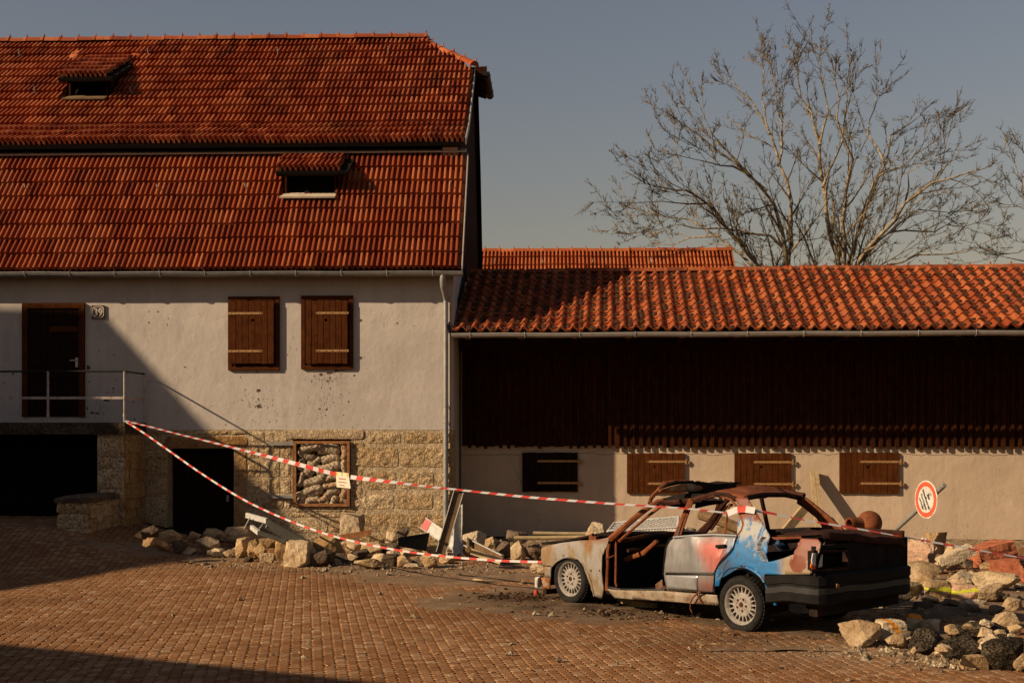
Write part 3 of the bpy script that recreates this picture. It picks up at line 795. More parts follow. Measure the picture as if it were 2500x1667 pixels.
        MB().prism([(xr[0], yf, zeave - .03), (xr[1], yf, zeave - .03), (xr[1], tp.y, tp.z - .03), (xr[0], tp.y, tp.z - .03)], -nn * .07).build('dormer_roof', A['roof_under'], d)
        ee = Lr / rows; V, F = tile_shape(DOUBLE, w, ee, .045)
        Ms, _ = lay(q0, ex_, [(angd, rows)], w, ee, xr[0], xr[1] + .02, None, rn, .008)
        me = mesh_of('tile', V, F, A['tile'])
        for M in Ms: put('tile', me, d, M)
        # fascia and a mortar lump at the upper corner
        MB().span(xr[0], xr[1], yf + .06, yf + .09, zeave - .10, zeave - .03).build('fascia', A['dark_boards'], d)
        return d
    zm = zed + (ym - S2.y + .28) * sl
    d2 = dormer(S2, ou, du, zed, Vector((0, ym, zm)), math.atan(sl), 5, A['sill_wood'], 'u')
    for px, py in ((185, 140), (332, 142)):
        c = hit(px, py, k2, N3); mb = MB()
        mb.lathe([(0, .10), (.12, .08), (.2, .0), (.2, -.05)], Matrix.Translation(c) @ Matrix.Rotation(a3, 4, 'X') @ Matrix.Diagonal((.8, 1.5, 1, 1)), 9); mb.build('mortar_smear', A['tile_new'], d2)
    zl = at(760, 415, S1.y - .28).z; tl = Vector((0, top1.y - .02, top1.z + .02)); angl = math.atan2(tl.z - zl, tl.y - (S1.y - .28))
    dormer(S1, ol, dl, zl, tl, angl, 2, A['cream_sheet'], 'l')
    # shutters
    I3 = Matrix.Identity(3)
    def wall_shutter(p0, p1, f0, f1, strap_px, side, zpx, hole, sd):
        c = at((p0[0] + p1[0]) / 2, (p0[1] + p1[1]) / 2, HY); k = HY / FPX * 1.005
        fr = None
        if f0: fr = ((f1[0] - f0[0]) * k, (f1[1] - f0[1]) * k, ((f0[0] + f1[0]) / 2 - (p0[0] + p1[0]) / 2) * k, -((f0[1] + f1[1]) / 2 - (p0[1] + p1[1]) / 2) * k)
        cx_, cy_ = (p0[0] + p1[0]) / 2, (p0[1] + p1[1]) / 2
        shutter(house, {'R': I3, 'O': c}, (p1[0] - p0[0]) * k, (p1[1] - p0[1]) * k, strap_px * k, side, [-(z - cy_) * k for z in zpx], ((hole[0] - cx_) * k, -(hole[1] - cy_) * k), fr, None, 7, sd)
    wall_shutter((563, 735), (672, 888), (557.5, 724), (684, 904), 80, -1, (766, 858), (620, 782.5), 1)
    wall_shutter((748, 734), (851, 888), (735.7, 722), (863, 901), 76, 1, (765.4, 857), (798, 782.5), 2)
    # plaster broken out under the second shutter
    # front door
    x0, x1 = X(56), X(208); z0, z1 = Z(1017, 100), Z(740, 100); t = .10
    mb = MB(); mb.span(x0, x0 + t, HY - .05, HY + .02, z0, z1 - t); mb.span(x1 - t, x1, HY - .05, HY + .02, z0, z1 - t); mb.span(x0, x1, HY - .05, HY + .02, z1 - t, z1)
    door = mb.build('door', A['shutter_wood'], house)
    n = 8
    for i in range(n):
        xa = x0 + t + (x1 - x0 - 2 * t) * i / n
        MB().span(xa + .003, xa + (x1 - x0 - 2 * t) / n - .003, HY - .022, HY + .012, z0, z1 - t).build('plank', A['door_wood'], door)
    MB().span(x0 + t + .42, x1 - t - .02, HY - .034, HY - .02, Z(806, 100) - .03, Z(797, 100)).build('rail', A['shutter_wood'], door)
    hx = at(189, 880, HY).x; hz = at(189, 885, HY).z
    mb = MB(); mb.box((hx, HY - .03, hz), (.05, .015, .18)); mb.tube([(hx, HY - .03, hz + .04), (hx, HY - .08, hz + .04), (hx - .11, HY - .08, hz + .035)], .011, 6); mb.box((hx + .01, HY - .05, hz - .06), (.035, .03, .05)); mb.build('handle', A['white_metal'], door)
    # house number
    c = at(241, 762, HY); k = HY / FPX; s_ = 33 * k
    pl = MB().box((c.x, HY - .022, c.z), (s_, .02, s_)).build('number_plate', A['plate_brown'], house)
    o = s_ / 2 * .86; i_ = o - .012; q = .035
    def octo(r, y): return [(c.x + a * r if abs(a) == 1 else c.x + a * (r - q), y, c.z + (b_ * (r - q) if abs(a) == 1 else b_ * r)) for a, b_ in ((-1, -1), (-.999, -1), (.999, -1), (1, -1), (1, 1), (.999, 1), (-.999, 1), (-1, 1))]
    def octp(r, y): return [(c.x + a, y, c.z + b_) for a, b_ in ((-r, -r + q), (-r + q, -r), (r - q, -r), (r, -r + q), (r, r - q), (r - q, r), (-r + q, r), (-r, r - q))]
    Oo, Oi = octp(o, HY - .0335), octp(i_, HY - .0335)
    MB().add([*Oo, *Oi], [(j, (j + 1) % 8, (j + 1) % 8 + 8, j + 8) for j in range(8)]).build('plate_border', A['plate_cream'], pl)
    text_mesh('39', .20, A['plate_cream'], pl, Matrix.Translation((c.x, HY - .034, c.z - .072)) @ Matrix.Rotation(R(90), 4, 'X') @ Matrix.Diagonal((.86, 1, 1, 1)), 'numeral', bold=.004)
    # ---------------- stone base
    XD0, XD1 = X(408), X(571); ZD = Z(1094, 500)               # cellar door
    XW0, XW1 = X(714), X(856); ZW0, ZW1 = Z(1238), Z(1072)     # barred window
    mb = MB(); yb = HY + .004
    mb.span(XL, XD0, yb, HY + .5, 0, zb); mb.span(XD0, XD1, yb, HY + .5, ZD, zb)
    mb.span(XD1, XW0, yb, HY + .5, 0, zb); mb.span(XW0, XW1, yb, HY + .5, 0, ZW0); mb.span(XW0, XW1, yb, HY + .5, ZW1, zb); mb.span(XW1, XC, yb, HY + .5, 0, zb)
    base = mb.build('stone_base', A['mortar'], house)
    def blk(p0, p1, mat='base_stone', proud=.02, amp=.016, gap=3):
        stone_block(base, X(p0[0] + gap * .4), X(p1[0] - gap * .4), Z(p1[1] - gap * .4, p0[0]), Z(p0[1] + gap * .4, p0[0]), HY + .01, proud * .5 + .012, A[mat], .05, amp * .9)
    # courses right of the window
    def course(xa, xb, ya, yb_, wmin, wmax, gap=7):
        x = xa
        while x < xb - 4:
            w_ = rn.uniform(wmin, wmax)
            if xb - x - w_ < wmin * .6: w_ = xb - x
            blk((x, ya), (min(x + w_, xb), yb_), gap=gap, amp=.022, proud=rn.uniform(.008, .022)); x += w_
    for ya, yb_ in ((1052, 1085), (1089, 1142), (1146, 1198), (1200, 1247), (1251, 1300), (1303, 1345)):
        course(893 if ya < 1060 else 864 + rn.uniform(0, 26), 1104, ya, yb_, 62, 122, gap=rn.choice((8, 11, 14)))
    for ya, yb_ in ((1078, 1095), (1098, 1118), (1121, 1140), (1143, 1160), (1164, 1184), (1187, 1215), (1218, 1240)):
        course(858, 888 + rn.uniform(-6, 6), ya, yb_, 22, 34, 4)
    for ya, yb_ in ((1051, 1080), (1083, 1120), (1123, 1165), (1168, 1206), (1209, 1243)):
        course(603, 712, ya, yb_, 28, 60, 6)
    for ya, yb_ in ((1240, 1250), (1252, 1262)): course(706, 868, ya, yb_, 26, 52, 3)
    for ya, yb_ in ((1265, 1302), (1305, 1345)): course(603, 866, ya, yb_, 60, 110, 8)
    course(350, 603, 1050, 1062, 40, 70, 4)
    blk((405, 1064), (603, 1093), 'smooth_stone', .03, .006, 2); blk((572, 1095), (602, 1340), 'smooth_stone', .025, .006, 2)
    for ya, yb_ in ((1064, 1110), (1113, 1165), (1168, 1215), (1218, 1270), (1273, 1340)): course(352, 407, ya, yb_, 50, 60, 4)
    blk((690, 1048), (889, 1071), 'lintel_stone', .05, .005, 1)
    for ya, yb_ in ((1060, 1130), (1133, 1210), (1213, 1320)): blk((1104, ya), (1107.5, yb_), 'base_stone', .02)
    # cellar recess and door
    mb = MB(); mb.span(XD0 - .02, XD1 + .02, HY + .36, HY + .40, 0, ZD + .05); dr = mb.build('cellar_door', A['door_wood'], house)
    for i in range(7):
        xa = XD0 + (XD1 - XD0) * i / 7; MB().span(xa + .004, xa + (XD1 - XD0) / 7 - .004, HY + .335, HY + .36, .02, ZD - .04).build('plank', A['door_wood'], dr)
    p = at(557, 1216, HY + .33); MB().box((p.x, HY + .31, p.z), (.05, .04, .12)).build('latch', A['zinc'], dr)
    # barred window: frame, netting, strap irons
    mb = MB(); f = .05; yw = HY - .05
    for a_, b_, c_, d_ in ((XW0 + .03, XW1 - .01, ZW1 - f - .03, ZW1 - .03), (XW0 + .03, XW1 - .01, ZW0 + .02, ZW0 + .02 + f), (XW0 + .03, XW0 + .03 + f, ZW0 + .02 + f, ZW1 - f - .03), (XW1 - .01 - f, XW1 - .01, ZW0 + .02 + f, ZW1 - f - .03)): mb.span(a_, b_, yw - .015, yw + .03, c_, d_)
    win = mb.build('window_grille', A['rust_frame'], house)
    MB().span(XW0, XW1, HY + .42, HY + .44, ZW0, ZW1).build('recess_back', A['black'], win)
    MB().span(XW0 - .001, XW1 + .001, HY - .01, HY + .40, ZW0 - .06, ZW0 - .002).build('recess_floor', A['mortar'], win)
    mb = MB(); wx0, wx1, wz0, wz1 = XW0 + .06, XW1 - .04, ZW0 + .05, ZW1 - .06; st = .092; H_ = wz1 - wz0
    q = wx0 - H_
    while q < wx1:
        for sg in (1, -1):
            a_ = Vector((q, yw + .005, wz0 if sg > 0 else wz1)); b_ = Vector((q + H_, yw + .005, wz1 if sg > 0 else wz0))
            t0 = max(0, (wx0 - q) / H_); t1 = min(1, (wx1 - q) / H_)
            if t1 - t0 > .03:
                n = max(2, int((t1 - t0) * 12)); mb.tube([a_.lerp(b_, t0 + (t1 - t0) * j / n) + Vector((0, .004 * (-1) ** j - .004 * sg + .012 * fbm((q, j * .4, 0), 1), 0)) for j in range(n + 1)], .0035, 3, cap=False)
        q += st
    mb.build('wire_netting', A['wire'], win)
    for py, x_0 in ((1083, 656), (1212, 655)):
        p0, p1 = at(x_0, py, HY - .05), at(719, py, HY - .05); MB().span(p0.x, p1.x, HY - .055, HY - .043, p0.z - .028, p0.z + .028).build('strap_iron', A['zinc'], win)
    # sandbags behind the netting
    bags = [(735, 1082, 790, 1100, 4, 0), (776, 1084, 830, 1108, 0, 0), (728, 1100, 770, 1122, -24, 0), (786, 1110, 832, 1130, 4, 0), (766, 1114, 786, 1134, 60, 0), (833, 1082, 851, 1120, 88, 1), (834, 1120, 850, 1153, 86, 0),
            (744, 1126, 770, 1162, 70, 0), (772, 1131, 834, 1154, 8, 0), (730, 1120, 744, 1146, 80, 0), (738, 1158, 800, 1186, 22, 0), (729, 1150, 745, 1186, 60, 0), (796, 1156, 838, 1176, 12, 0), (790, 1172, 840, 1192, 16, 1), (742, 1186, 790, 1204, 8, 0), (726, 1196, 744, 1214, 40, 0),
            (750, 1192, 792, 1212, 14, 0), (790, 1188, 832, 1216, 30, 0), (832, 1192, 850, 1214, 86, 1), (722, 1206, 750, 1236, 52, 0), (745, 1208, 784, 1234, 22, 0), (776, 1206, 806, 1226, 40, 1), (800, 1212, 832, 1236, 48, 0), (832, 1214, 850, 1232, 10, 1), (782, 1222, 806, 1238, 10, 0)]
    for i, (x0, y0, x1, y1, ang, warm) in enumerate(bags):
        Yb = HY + .075 + rn.uniform(-.02, .04); c = at((x0 + x1) / 2, (y0 + y1) / 2, Yb); k = Yb / FPX
        wv, hv = (x1 - x0) * k * 1.12, (y1 - y0) * k * 1.2; a_ = R(ang)
        Lg = max(wv, hv) * 1.0; Sh = min(wv, hv) if abs(ang) > 60 or abs(ang) < 12 else min(wv, hv) * .72
        V = []; F = []; n, m_ = 14, 16; sd = i * 2.3
        for j in range(m_ + 1):
            t = j / m_; u = -1 + 2 * t; rr = (1 - abs(u) ** 8) ** .5 if abs(u) < 1 else 0; rr = max(rr, .12)
            if u > .82: rr *= .55 + .9 * (u - .82)
            for q in range(n):
                b_ = 2 * math.pi * q / n
                dd = 1 + .16 * fbm((u * 3, math.cos(b_), math.sin(b_)), 2.4, 3, sd) + .05 * math.sin(u * 22 + sd + 2 * math.cos(b_))
                p = Vector((u * Lg / 2, math.sin(b_) * .105 * rr * dd, math.cos(b_) * Sh / 2 * rr * dd))
                p.z += .02 * math.sin(u * 3 + sd); V.append(p)
        F = [(j * n + q, j * n + (q + 1) % n, (j + 1) * n + (q + 1) % n, (j + 1) * n + q) for j in range(m_) for q in range(n)] + [tuple(range(n)), tuple(m_ * n + q for q in range(n))]
        put('sandbag', mesh_of('sandbag', V, F, A['burlap_warm' if warm else 'burlap'], True), None, Matrix.Translation(c) @ Matrix.Rotation(-a_, 4, 'Y'), label='%s burlap sandbag, %s from the top in the netted cellar window' % ('brown' if warm else 'pale', nth(sorted(range(len(bags)), key=lambda q: (bags[q][1] + bags[q][3], q)).index(i) + 1)), cat='sandbag', group='sandbags in the netted cellar window')
def text_mesh(txt, size, mat, parent, M, name, bold=0.0, align='CENTER'):
    cu = bpy.data.curves.new(name, 'FONT'); cu.body = txt; cu.size = size; cu.align_x = align; cu.offset = bold; cu.extrude = .0008
    ob = bpy.data.objects.new('tmp_text', cu); COL.objects.link(ob)
    bpy.context.view_layer.update()
    dg = bpy.context.evaluated_depsgraph_get(); me = bpy.data.meshes.new_from_object(ob.evaluated_get(dg))
    bpy.data.objects.remove(ob); me.materials.clear(); me.materials.append(mat)
    return put(name, me, parent, M)
# ------------------------------------------------------------------ landing in front of the door
def build_landing():
    A = MAT; rn = random.Random(5); YF = HY - 1.13
    XR = at(303, 1030, YF).x; X = lambda px: at(px, 1050, YF).x; Z = lambda py, px=270: at(px, py, YF).z
    zt = Z(1031); zs = Z(1060)
    root = empty('landing', (XR, YF, 0), 'raised stone landing with iron railing below the house door', 'landing')
    MB().span(XL, XR + .03, YF - .04, HY - .03, zs, zt).build('slab', A['concrete'], root)
    mb = MB(); mb.span(X(236), XR - .02, YF + .03, HY - .002, 0, zs - .002); pier = mb.build('pier', A['mortar'], root)
    def blk(x0, x1, y0, y1, mat='base_stone'): stone_block(pier, X(x0), X(x1), Z(y1), Z(y0), YF + .03, .03, A[mat], .04, .014)
    for r_ in ([(237, 301, 1068, 1114)], [(237, 268, 1117, 1141), (270, 302, 1117, 1141)], [(237, 302, 1144, 1190)], [(237, 280, 1193, 1240), (282, 302, 1193, 1240)], [(237, 302, 1243, 1300)]):
        for x0, x1, y0, y1 in r_: blk(x0, x1, y0, y1)
    # right flank of the pier: stones facing +X
    z = .05; row = 0
    while z < zs - .1:
        h = rn.uniform(.16, .30); h = min(h, zs - .02 - z); y = YF + .05
        while y < HY - .12:
            w = rn.uniform(.16, .36); w = min(w, HY - .06 - y)
            mb = MB(); j = lambda: rn.uniform(-.008, .008)
            mb.prism([(XR - .05, y + .01 + j(), z + .01 + j()), (XR - .05, y + w - .01 + j(), z + .01 + j()), (XR - .05, y + w - .01 + j(), z + h - .01 + j()), (XR - .05, y + .01 + j(), z + h - .01 + j())], (.06 + rn.uniform(-.012, .012), 0, 0))
            mb.build('stone', A['smooth_stone'], pier); y += w
        z += h
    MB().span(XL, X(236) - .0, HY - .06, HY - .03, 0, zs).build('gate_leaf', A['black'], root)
    # wing wall
    YW = HY - 2.5; x0, x1 = at(138, 1250, YW).x, at(216, 1250, YW).x
    ztop = at(150, 1212, YW).z
    mb = MB(); mb.span(x0 + .03, x1 - .03, YW + .03, YF, -.1, ztop - .09); wing = mb.build('wing_wall', A['mortar'], root)
    zz = lambda py: at(170, py, YW).z
    sb = lambda a, b, c, d, m='base_stone': stone_block(wing, at(a, 1250, YW).x, at(b, 1250, YW).x, zz(d), zz(c), YW + .03, .03, A[m], .05, .02)
    sb(139, 172, 1224, 1252); sb(174, 180, 1228, 1252); sb(182, 215, 1226, 1252); sb(139, 215, 1255, 1290); sb(150, 216, 1292, 1312)
    y = YW + .05
    while y < YF - .1:
        w = rn.uniform(.28, .5); w = min(w, YF - .02 - y); zc = .0
        while zc < ztop - .15:
            h = rn.uniform(.2, .34); h = min(h, ztop - .1 - zc)
            MB().prism([(x1 - .05, y + .01, zc + .01), (x1 - .05, y + w - .01, zc + .01), (x1 - .05, y + w - .01, zc + h - .01), (x1 - .05, y + .01, zc + h - .01)], (.05 + rn.uniform(-.01, .015), 0, 0)).build('stone', A['base_stone'], wing); zc += h
        y += w
    V = []; F = []; nx, ny = 6, 9
    for j in range(ny + 1):
        for i in range(nx + 1):
            x = x0 - .03 + (x1 - x0 + .06) * i / nx; y = YW - .02 + (YF - YW) * j / ny
            V.append((x + .012 * fbm((x, y, 0), 6), y, ztop + .025 * fbm((x, y, 3), 5) - (.03 if i in (0, nx) or j == 0 else 0)))
    n = nx + 1; F = [(j * n + i, j * n + i + 1, (j + 1) * n + i + 1, (j + 1) * n + i) for j in range(ny) for i in range(nx)]
    b = len(V); ring = list(range(n)) + [j * n + nx for j in range(1, ny + 1)] + [ny * n + i for i in range(nx - 1, -1, -1)] + [j * n for j in range(ny - 1, 0, -1)]
    V += [(V[i][0], V[i][1], ztop - .1) for i in ring]; k = len(ring); F += [(ring[i], ring[(i + 1) % k], b + (i + 1) % k, b + i) for i in range(k)]
    MB().add(V, F).build('coping', A['rubble_dark'], wing)
    # railing
    rail = MB(); ztop = at(302, 906, YF).z; zm = at(302, 971, YF).z; yr = YF + .02
    rail.tube([(XL, yr, ztop), (XR, yr, ztop), (XR, HY - .06, ztop)], .017, 8)
    rl = rail.build('railing', A['iron_black'], root, smooth=True)  # top rail black: shade over the railing is put into its colour
    MB().bar((XL, yr, zm), (XR, yr, zm), .012, .045).bar((XR, yr, zm), (XR, HY - .06, zm), .012, .045).build('middle_rail', A['rail_paint'], rl)
    for x, y in ((X(116), yr), (XR, yr), (XR, HY - .07), (X(-80), yr)):
        mb = MB(); mb.tube([(x, y, zt - .3 if y > YF + .5 else zt - .01), (x, y, ztop)], .021, 8); mb.tube([(x, y, zt + .10), (x, y, zt + .16)], .028, 8); mb.build('post', A['rail_paint'], rl, smooth=True)

# ------------------------------------------------------------------ long shed on the right
SB = R(-2.5)
SL0 = Vector((-1.8, 23.9, 0))
SU = Vector((math.cos(SB), math.sin(SB), 0)); SV = Vector((-math.sin(SB), math.cos(SB), 0))
SR = Matrix((SU, SV, Vector((0, 0, 1)))).transposed()
def S3(u, v, z): return SL0 + SU * u + SV * v + Vector((0, 0, z))
def shit(px, py, v=0.0):
    p = hit(px, py, S3(0, v, 0), SV); d = p - SL0
    return d.dot(SU), p.z
def build_shed():
    A = MAT; rn = random.Random(21); UR = 13.0
    shed = empty('shed', S3(5, 0, 0), 'long low plastered shed with deep eave and weathered red pantile roof', 'shed')
    M = SR.to_4x4(); M.translation = SL0
    def sbox(u0, u1, v0, v1, z0, z1, name, mat, parent=shed): return MB().span(u0, u1, v0, v1, z0, z1).build(name, mat, parent, M)
    zbot = shit(1900, 1089)[1]; ve = -1.62; zg = shit(1800, 815, ve)[1]
    sbox(0.0, UR, 0, .35, 0, 3.9, 'wall', A['shed_plaster'])
    # boarding: boards and cover battens
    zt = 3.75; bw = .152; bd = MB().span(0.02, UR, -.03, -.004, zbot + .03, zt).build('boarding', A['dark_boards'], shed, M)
    me_b = MB().box((0, -.04, (zbot + zt) / 2), (bw - .004, .02, zt - zbot)).mesh('board', A['dark_boards'])
    me_c = MB().box((0, -.068, (zbot + zt) / 2 - .01), (.062, .036, zt - zbot + .04)).mesh('batten', A['dark_boards'])
    i = 0; u = .1
    while u < UR:
        put('board', me_b, bd, M @ Matrix.Translation((u, rn.uniform(-.004, .004), rn.uniform(-.02, .02))))
        put('batten', me_c, bd, M @ Matrix.Translation((u + bw / 2, rn.uniform(-.004, .004), rn.uniform(-.025, .02)) ) @ Matrix.Rotation(rn.uniform(-.004, .004), 4, 'Y'))
        u += bw
    # posts, rail and beam under the eave
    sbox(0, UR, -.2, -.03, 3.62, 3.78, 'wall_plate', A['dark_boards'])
    # shutters
    def sh(p0, p1, side, zpx, strap, hole, pl, sd, pin=1):
        (u0, z0), (u1, z1) = shit(p0[0], p1[1]), shit(p1[0], p0[1]); k = (u1 - u0) / (p1[0] - p0[0])
        cx_, cy_ = (p0[0] + p1[0]) / 2, (p0[1] + p1[1]) / 2
        shutter(shed, {'R': SR, 'O': S3((u0 + u1) / 2, 0, (z0 + z1) / 2)}, u1 - u0, z1 - z0, strap * k, side, [-(q - cy_) * k for q in zpx], ((hole[0] - cx_) * k, -(hole[1] - cy_) * k) if hole else None, None, (A['door_wood'] if sd == 31 else None), pl, sd, pin)  # first shutter stands in shade: darker wood carries that shade in its colour
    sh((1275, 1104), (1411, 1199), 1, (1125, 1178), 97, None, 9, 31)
    sh((1530, 1106), (1671, 1203), 1, (1126, 1180), 88, (1599, 1139), 10, 32)
    sh((1792, 1106), (1931, 1203), 1, (1127, 1181), 90, (1858, 1139), 9, 33)
    sh((2048, 1104), (2194, 1203), 1, (1126, 1180), 93, (2118, 1139), 10, 34)
    # roof
    a = R(26); w, e = .228, .30; O = S3(0, ve + .02, zg + .085)
    out = -SV; ey = (SV * math.cos(a) + Vector((0, 0, 1)) * math.sin(a)); nn = SU.cross(ey).normalized()
    rows = 11; u0 = .0
    top = O + ey * e * rows
    mb = MB(); mb.prism([O + SU * u0 - nn * .03, O + SU * UR - nn * .03, top + SU * UR - nn * .03, top + SU * u0 - nn * .03], -nn * .08)
    zt_ = top.z; bk = SV * 3.3 * math.cos(a) - Vector((0, 0, 3.3 * math.sin(a)))
    mb.prism([top + SU * u0 - nn * .04, top + SU * UR - nn * .04, top + SU * UR + bk, top + SU * u0 + bk], (0, 0, -.08))
    roof = mb.build('roof', A['roof_under'], shed)
    V, F = tile_shape(PAN, w, e, .04)
    Ms, _ = lay(O, SU, [(a, rows)], w, e, u0 + .02, UR, None, rn, .014, .05)
    field('tile', V, F, Ms, roof, A['tile_old'], 300, True, 50)
    ridge_tiles(roof, A['tile_old'], top + SU * (u0 + .02) + nn * .02, top + SU * UR + nn * .02, .105, .40)
    # moss cushions in the pans
    mb = MB()
    for M_ in Ms:
        if rn.random() < .88 and inview(M_.translation, 20):
            n = 7; sx, sy = rn.uniform(.055, .095), rn.uniform(.06, .12); c = Vector((-w * .22 + rn.uniform(-.02, .02), rn.uniform(.05, .2), .012)); Vv = [M_ @ (c + Vector((0, 0, .034)))]
            hz = .03 * (1 - c.y / e)
            Vv[0] = M_ @ (c + Vector((0, 0, .022 + hz)))
            for q in range(n):
                b = 2 * math.pi * q / n; r_ = rn.uniform(.75, 1.2)
                Vv.append(M_ @ (c + Vector((math.cos(b) * sx * r_ * .6, math.sin(b) * sy * r_ * .6, .016 + hz))))
            for q in range(n):
                b = 2 * math.pi * q / n; r_ = rn.uniform(.8, 1.25)
                Vv.append(M_ @ (c + Vector((math.cos(b) * sx * r_, math.sin(b) * sy * r_, -.012 + hz))))
            mb.add(Vv, [(0, 1 + q, 1 + (q + 1) % n) for q in range(n)] + [(1 + q, 1 + n + q, 1 + n + (q + 1) % n, 1 + (q + 1) % n) for q in range(n)])
    mb.build('moss', A['moss'], roof, kind='stuff')
    # eave underside: rafters and boards
    sbox(.0, UR, ve + .06, 0, zg + .02, zg + .045, 'soffit', A['dark_boards'])
    for i in range(13):
        uu = .3 + i * .98; p0, p1 = S3(uu, ve + .08, zg + .0), S3(uu, 0, zg + .0); MB().bar(p0, p1, .1, .12).build('rafter_tail', A['dark_boards'], shed)
    g0, g1 = S3(.02, ve - .08, zg + .02), S3(UR, ve - .08, zg + .005); gutter_run(shed, g0, g1, .07, A['zinc_pale'], 13)
    # verge flashing against the house
    mb = MB(); mb.bar(O + SU * (u0 - .04) + nn * .04, top + SU * (u0 - .04) + nn * .06, .03, .16, nn); mb.build('verge_flashing', A['iron_black'], shed)
    return zg

# ------------------------------------------------------------------ far barn
def build_barn():
    A = MAT; rn = random.Random(8); YB = 33.0
    b = empty('barn', at(1500, 1000, YB), 'distant barn with bright orange red tiled roof behind the shed', 'barn')
    z1 = at(1400, 614, YB).z; a = R(44); w, e = .205, .36; rows = 9
    x0, x1 = at(1080, 620, YB).x, at(1785, 620, YB).x
    ey = Vector((0, math.cos(a), math.sin(a))); O = Vector((x0, YB, z1)) - ey * e * rows; nn = Vector((0, -math.sin(a), math.cos(a)))
    mb = MB(); mb.prism([(x0, O.y, O.z - .05), (x1, O.y, O.z - .05), (x1, YB, z1 - .05), (x0, YB, z1 - .05)], -nn * .1)
    mb.prism([(x0, YB, z1 - .05), (x1, YB, z1 - .05), (x1, 2 * YB - O.y, O.z - .05), (x0, 2 * YB - O.y, O.z - .05)], (0, 0, -.1))
    roof = mb.build('roof', A['roof_under'], b)
    V, F = tile_shape(DOUBLE, w, e, .045)
    Ms, _ = lay(O, (1, 0, 0), [(a, rows)], w, e, 0, x1 - x0, None, rn, .005, .03)
    field('tile', V, F, Ms, roof, A['tile_far'], 300)
    ridge_tiles(roof, A['tile_far'], (x0, YB, z1 + .02), (x1, YB, z1 + .02), .12, .4)
    MB().prism([(x0, O.y + .4, 0), (x1 - .1, O.y + .4, 0), (x1 - .1, O.y + .4, O.z + .2), (x0, O.y + .4, O.z + .2)], (0, .3, 0)).build('wall', A['house_plaster'], b)
    MB().prism([(x1 - .15, O.y + .4, 0), (x1 - .15, O.y + .4, O.z + .3), (x1 - .15, YB, z1 - .3), (x1 - .15, 2 * YB - O.y - .4, O.z + .3), (x1 - .15, 2 * YB - O.y - .4, 0)], (-.3, 0, 0)).build('gable_wall', A['house_plaster'], b)
    hooks(roof, [(1208, 640), (1325, 641), (1446, 640), (1589, 640)], Vector((0, YB, z1)), nn, ey)
    mb = MB(); mb.bar(O + Vector((x1 - x0, 0, 0)), Vector((x1 + .0, YB, z1)), .03, .15, nn); mb.build('verge_strip', A['tile_far'], roof)

# ------------------------------------------------------------------ neighbours out of view whose shade falls into the yard
def build_neighbours():
    A = MAT; d = SUN_DIR
    P = at(250, 762, HY); c = P - d * 16.0; tanr = 1.118; run = 5.0
    o = empty('neighbour_house', (c.x - 8, c.y, 0), 'tall gabled neighbouring house to the left beyond the picture edge', 'house')
    x1, x0 = c.x, c.x - 15; zr = c.z; ze = zr - run * tanr
    pr = lambda x: [(x, c.y - run, ze), (x, c.y, zr), (x, c.y + run, ze)]
    kk, zk, ks = 1.84, zr - 1.84 * tanr, 7.5; z7 = zk - (ks - kk) * .27
    MB().prism([(x1 - .2, c.y - ks + .35, 0), (x1 - .2, c.y - ks + .35, z7 - .1), (x1 - .2, c.y - kk, zk - .25), (x1 - .2, c.y, zr - .25), (x1 - .2, c.y + run - .35, ze + .2), (x1 - .2, c.y + run - .35, 0)], (x0 - x1 + .4, 0, 0)).build('wall', A['house_plaster'], o)
    r1 = MB(); r1.prism([(x1, c.y - kk, zk), (x1, c.y, zr), (x1, c.y, zr - .15), (x1, c.y - kk, zk - .15)], (x0 - x1, 0, 0)); r1.prism([(x1, c.y - ks, z7), (x1, c.y - kk, zk), (x1, c.y - kk, zk - .15), (x1, c.y - ks, z7 - .15)], (x0 - x1, 0, 0)); r1.prism([(x1, c.y, zr), (x1, c.y + run, ze), (x1, c.y + run, ze - .15), (x1, c.y, zr - .15)], (x0 - x1, 0, 0)); r1.build('roof', A['tile'], o)
    E1, E2 = gnd(0, 1573), gnd(960, 1667); Hh = 5.0; k = -Hh / d.z
    C1, C2 = E1 - d * k, E2 - d * k; dd = (C1 - C2).normalized(); C2 = C2 - dd * .3; C1 = C1 + dd * 7
    nrm = Vector((-dd.y, dd.x, 0)); nrm = nrm if nrm.dot(d) < 0 else -nrm
    o2 = empty('neighbour_outbuilding', (C1 + C2) / 2 * 1.0, 'low neighbouring outbuilding beside the yard beyond the picture edge', 'outbuilding')
    WM[o2.name] = Matrix.Translation((C1 + C2) / 2)
    base = [C1 + nrm * .3, C2 + nrm * .3, C2 + nrm * 5, C1 + nrm * 5]
    MB().prism([Vector((p.x, p.y, 0)) for p in base], (0, 0, Hh - .2)).build('wall', A['house_plaster'], o2)
    MB().prism([C1, C2, C2 + nrm * 5.3, C1 + nrm * 5.3], (0, 0, -.18)).build('roof', A['tile'], o2)

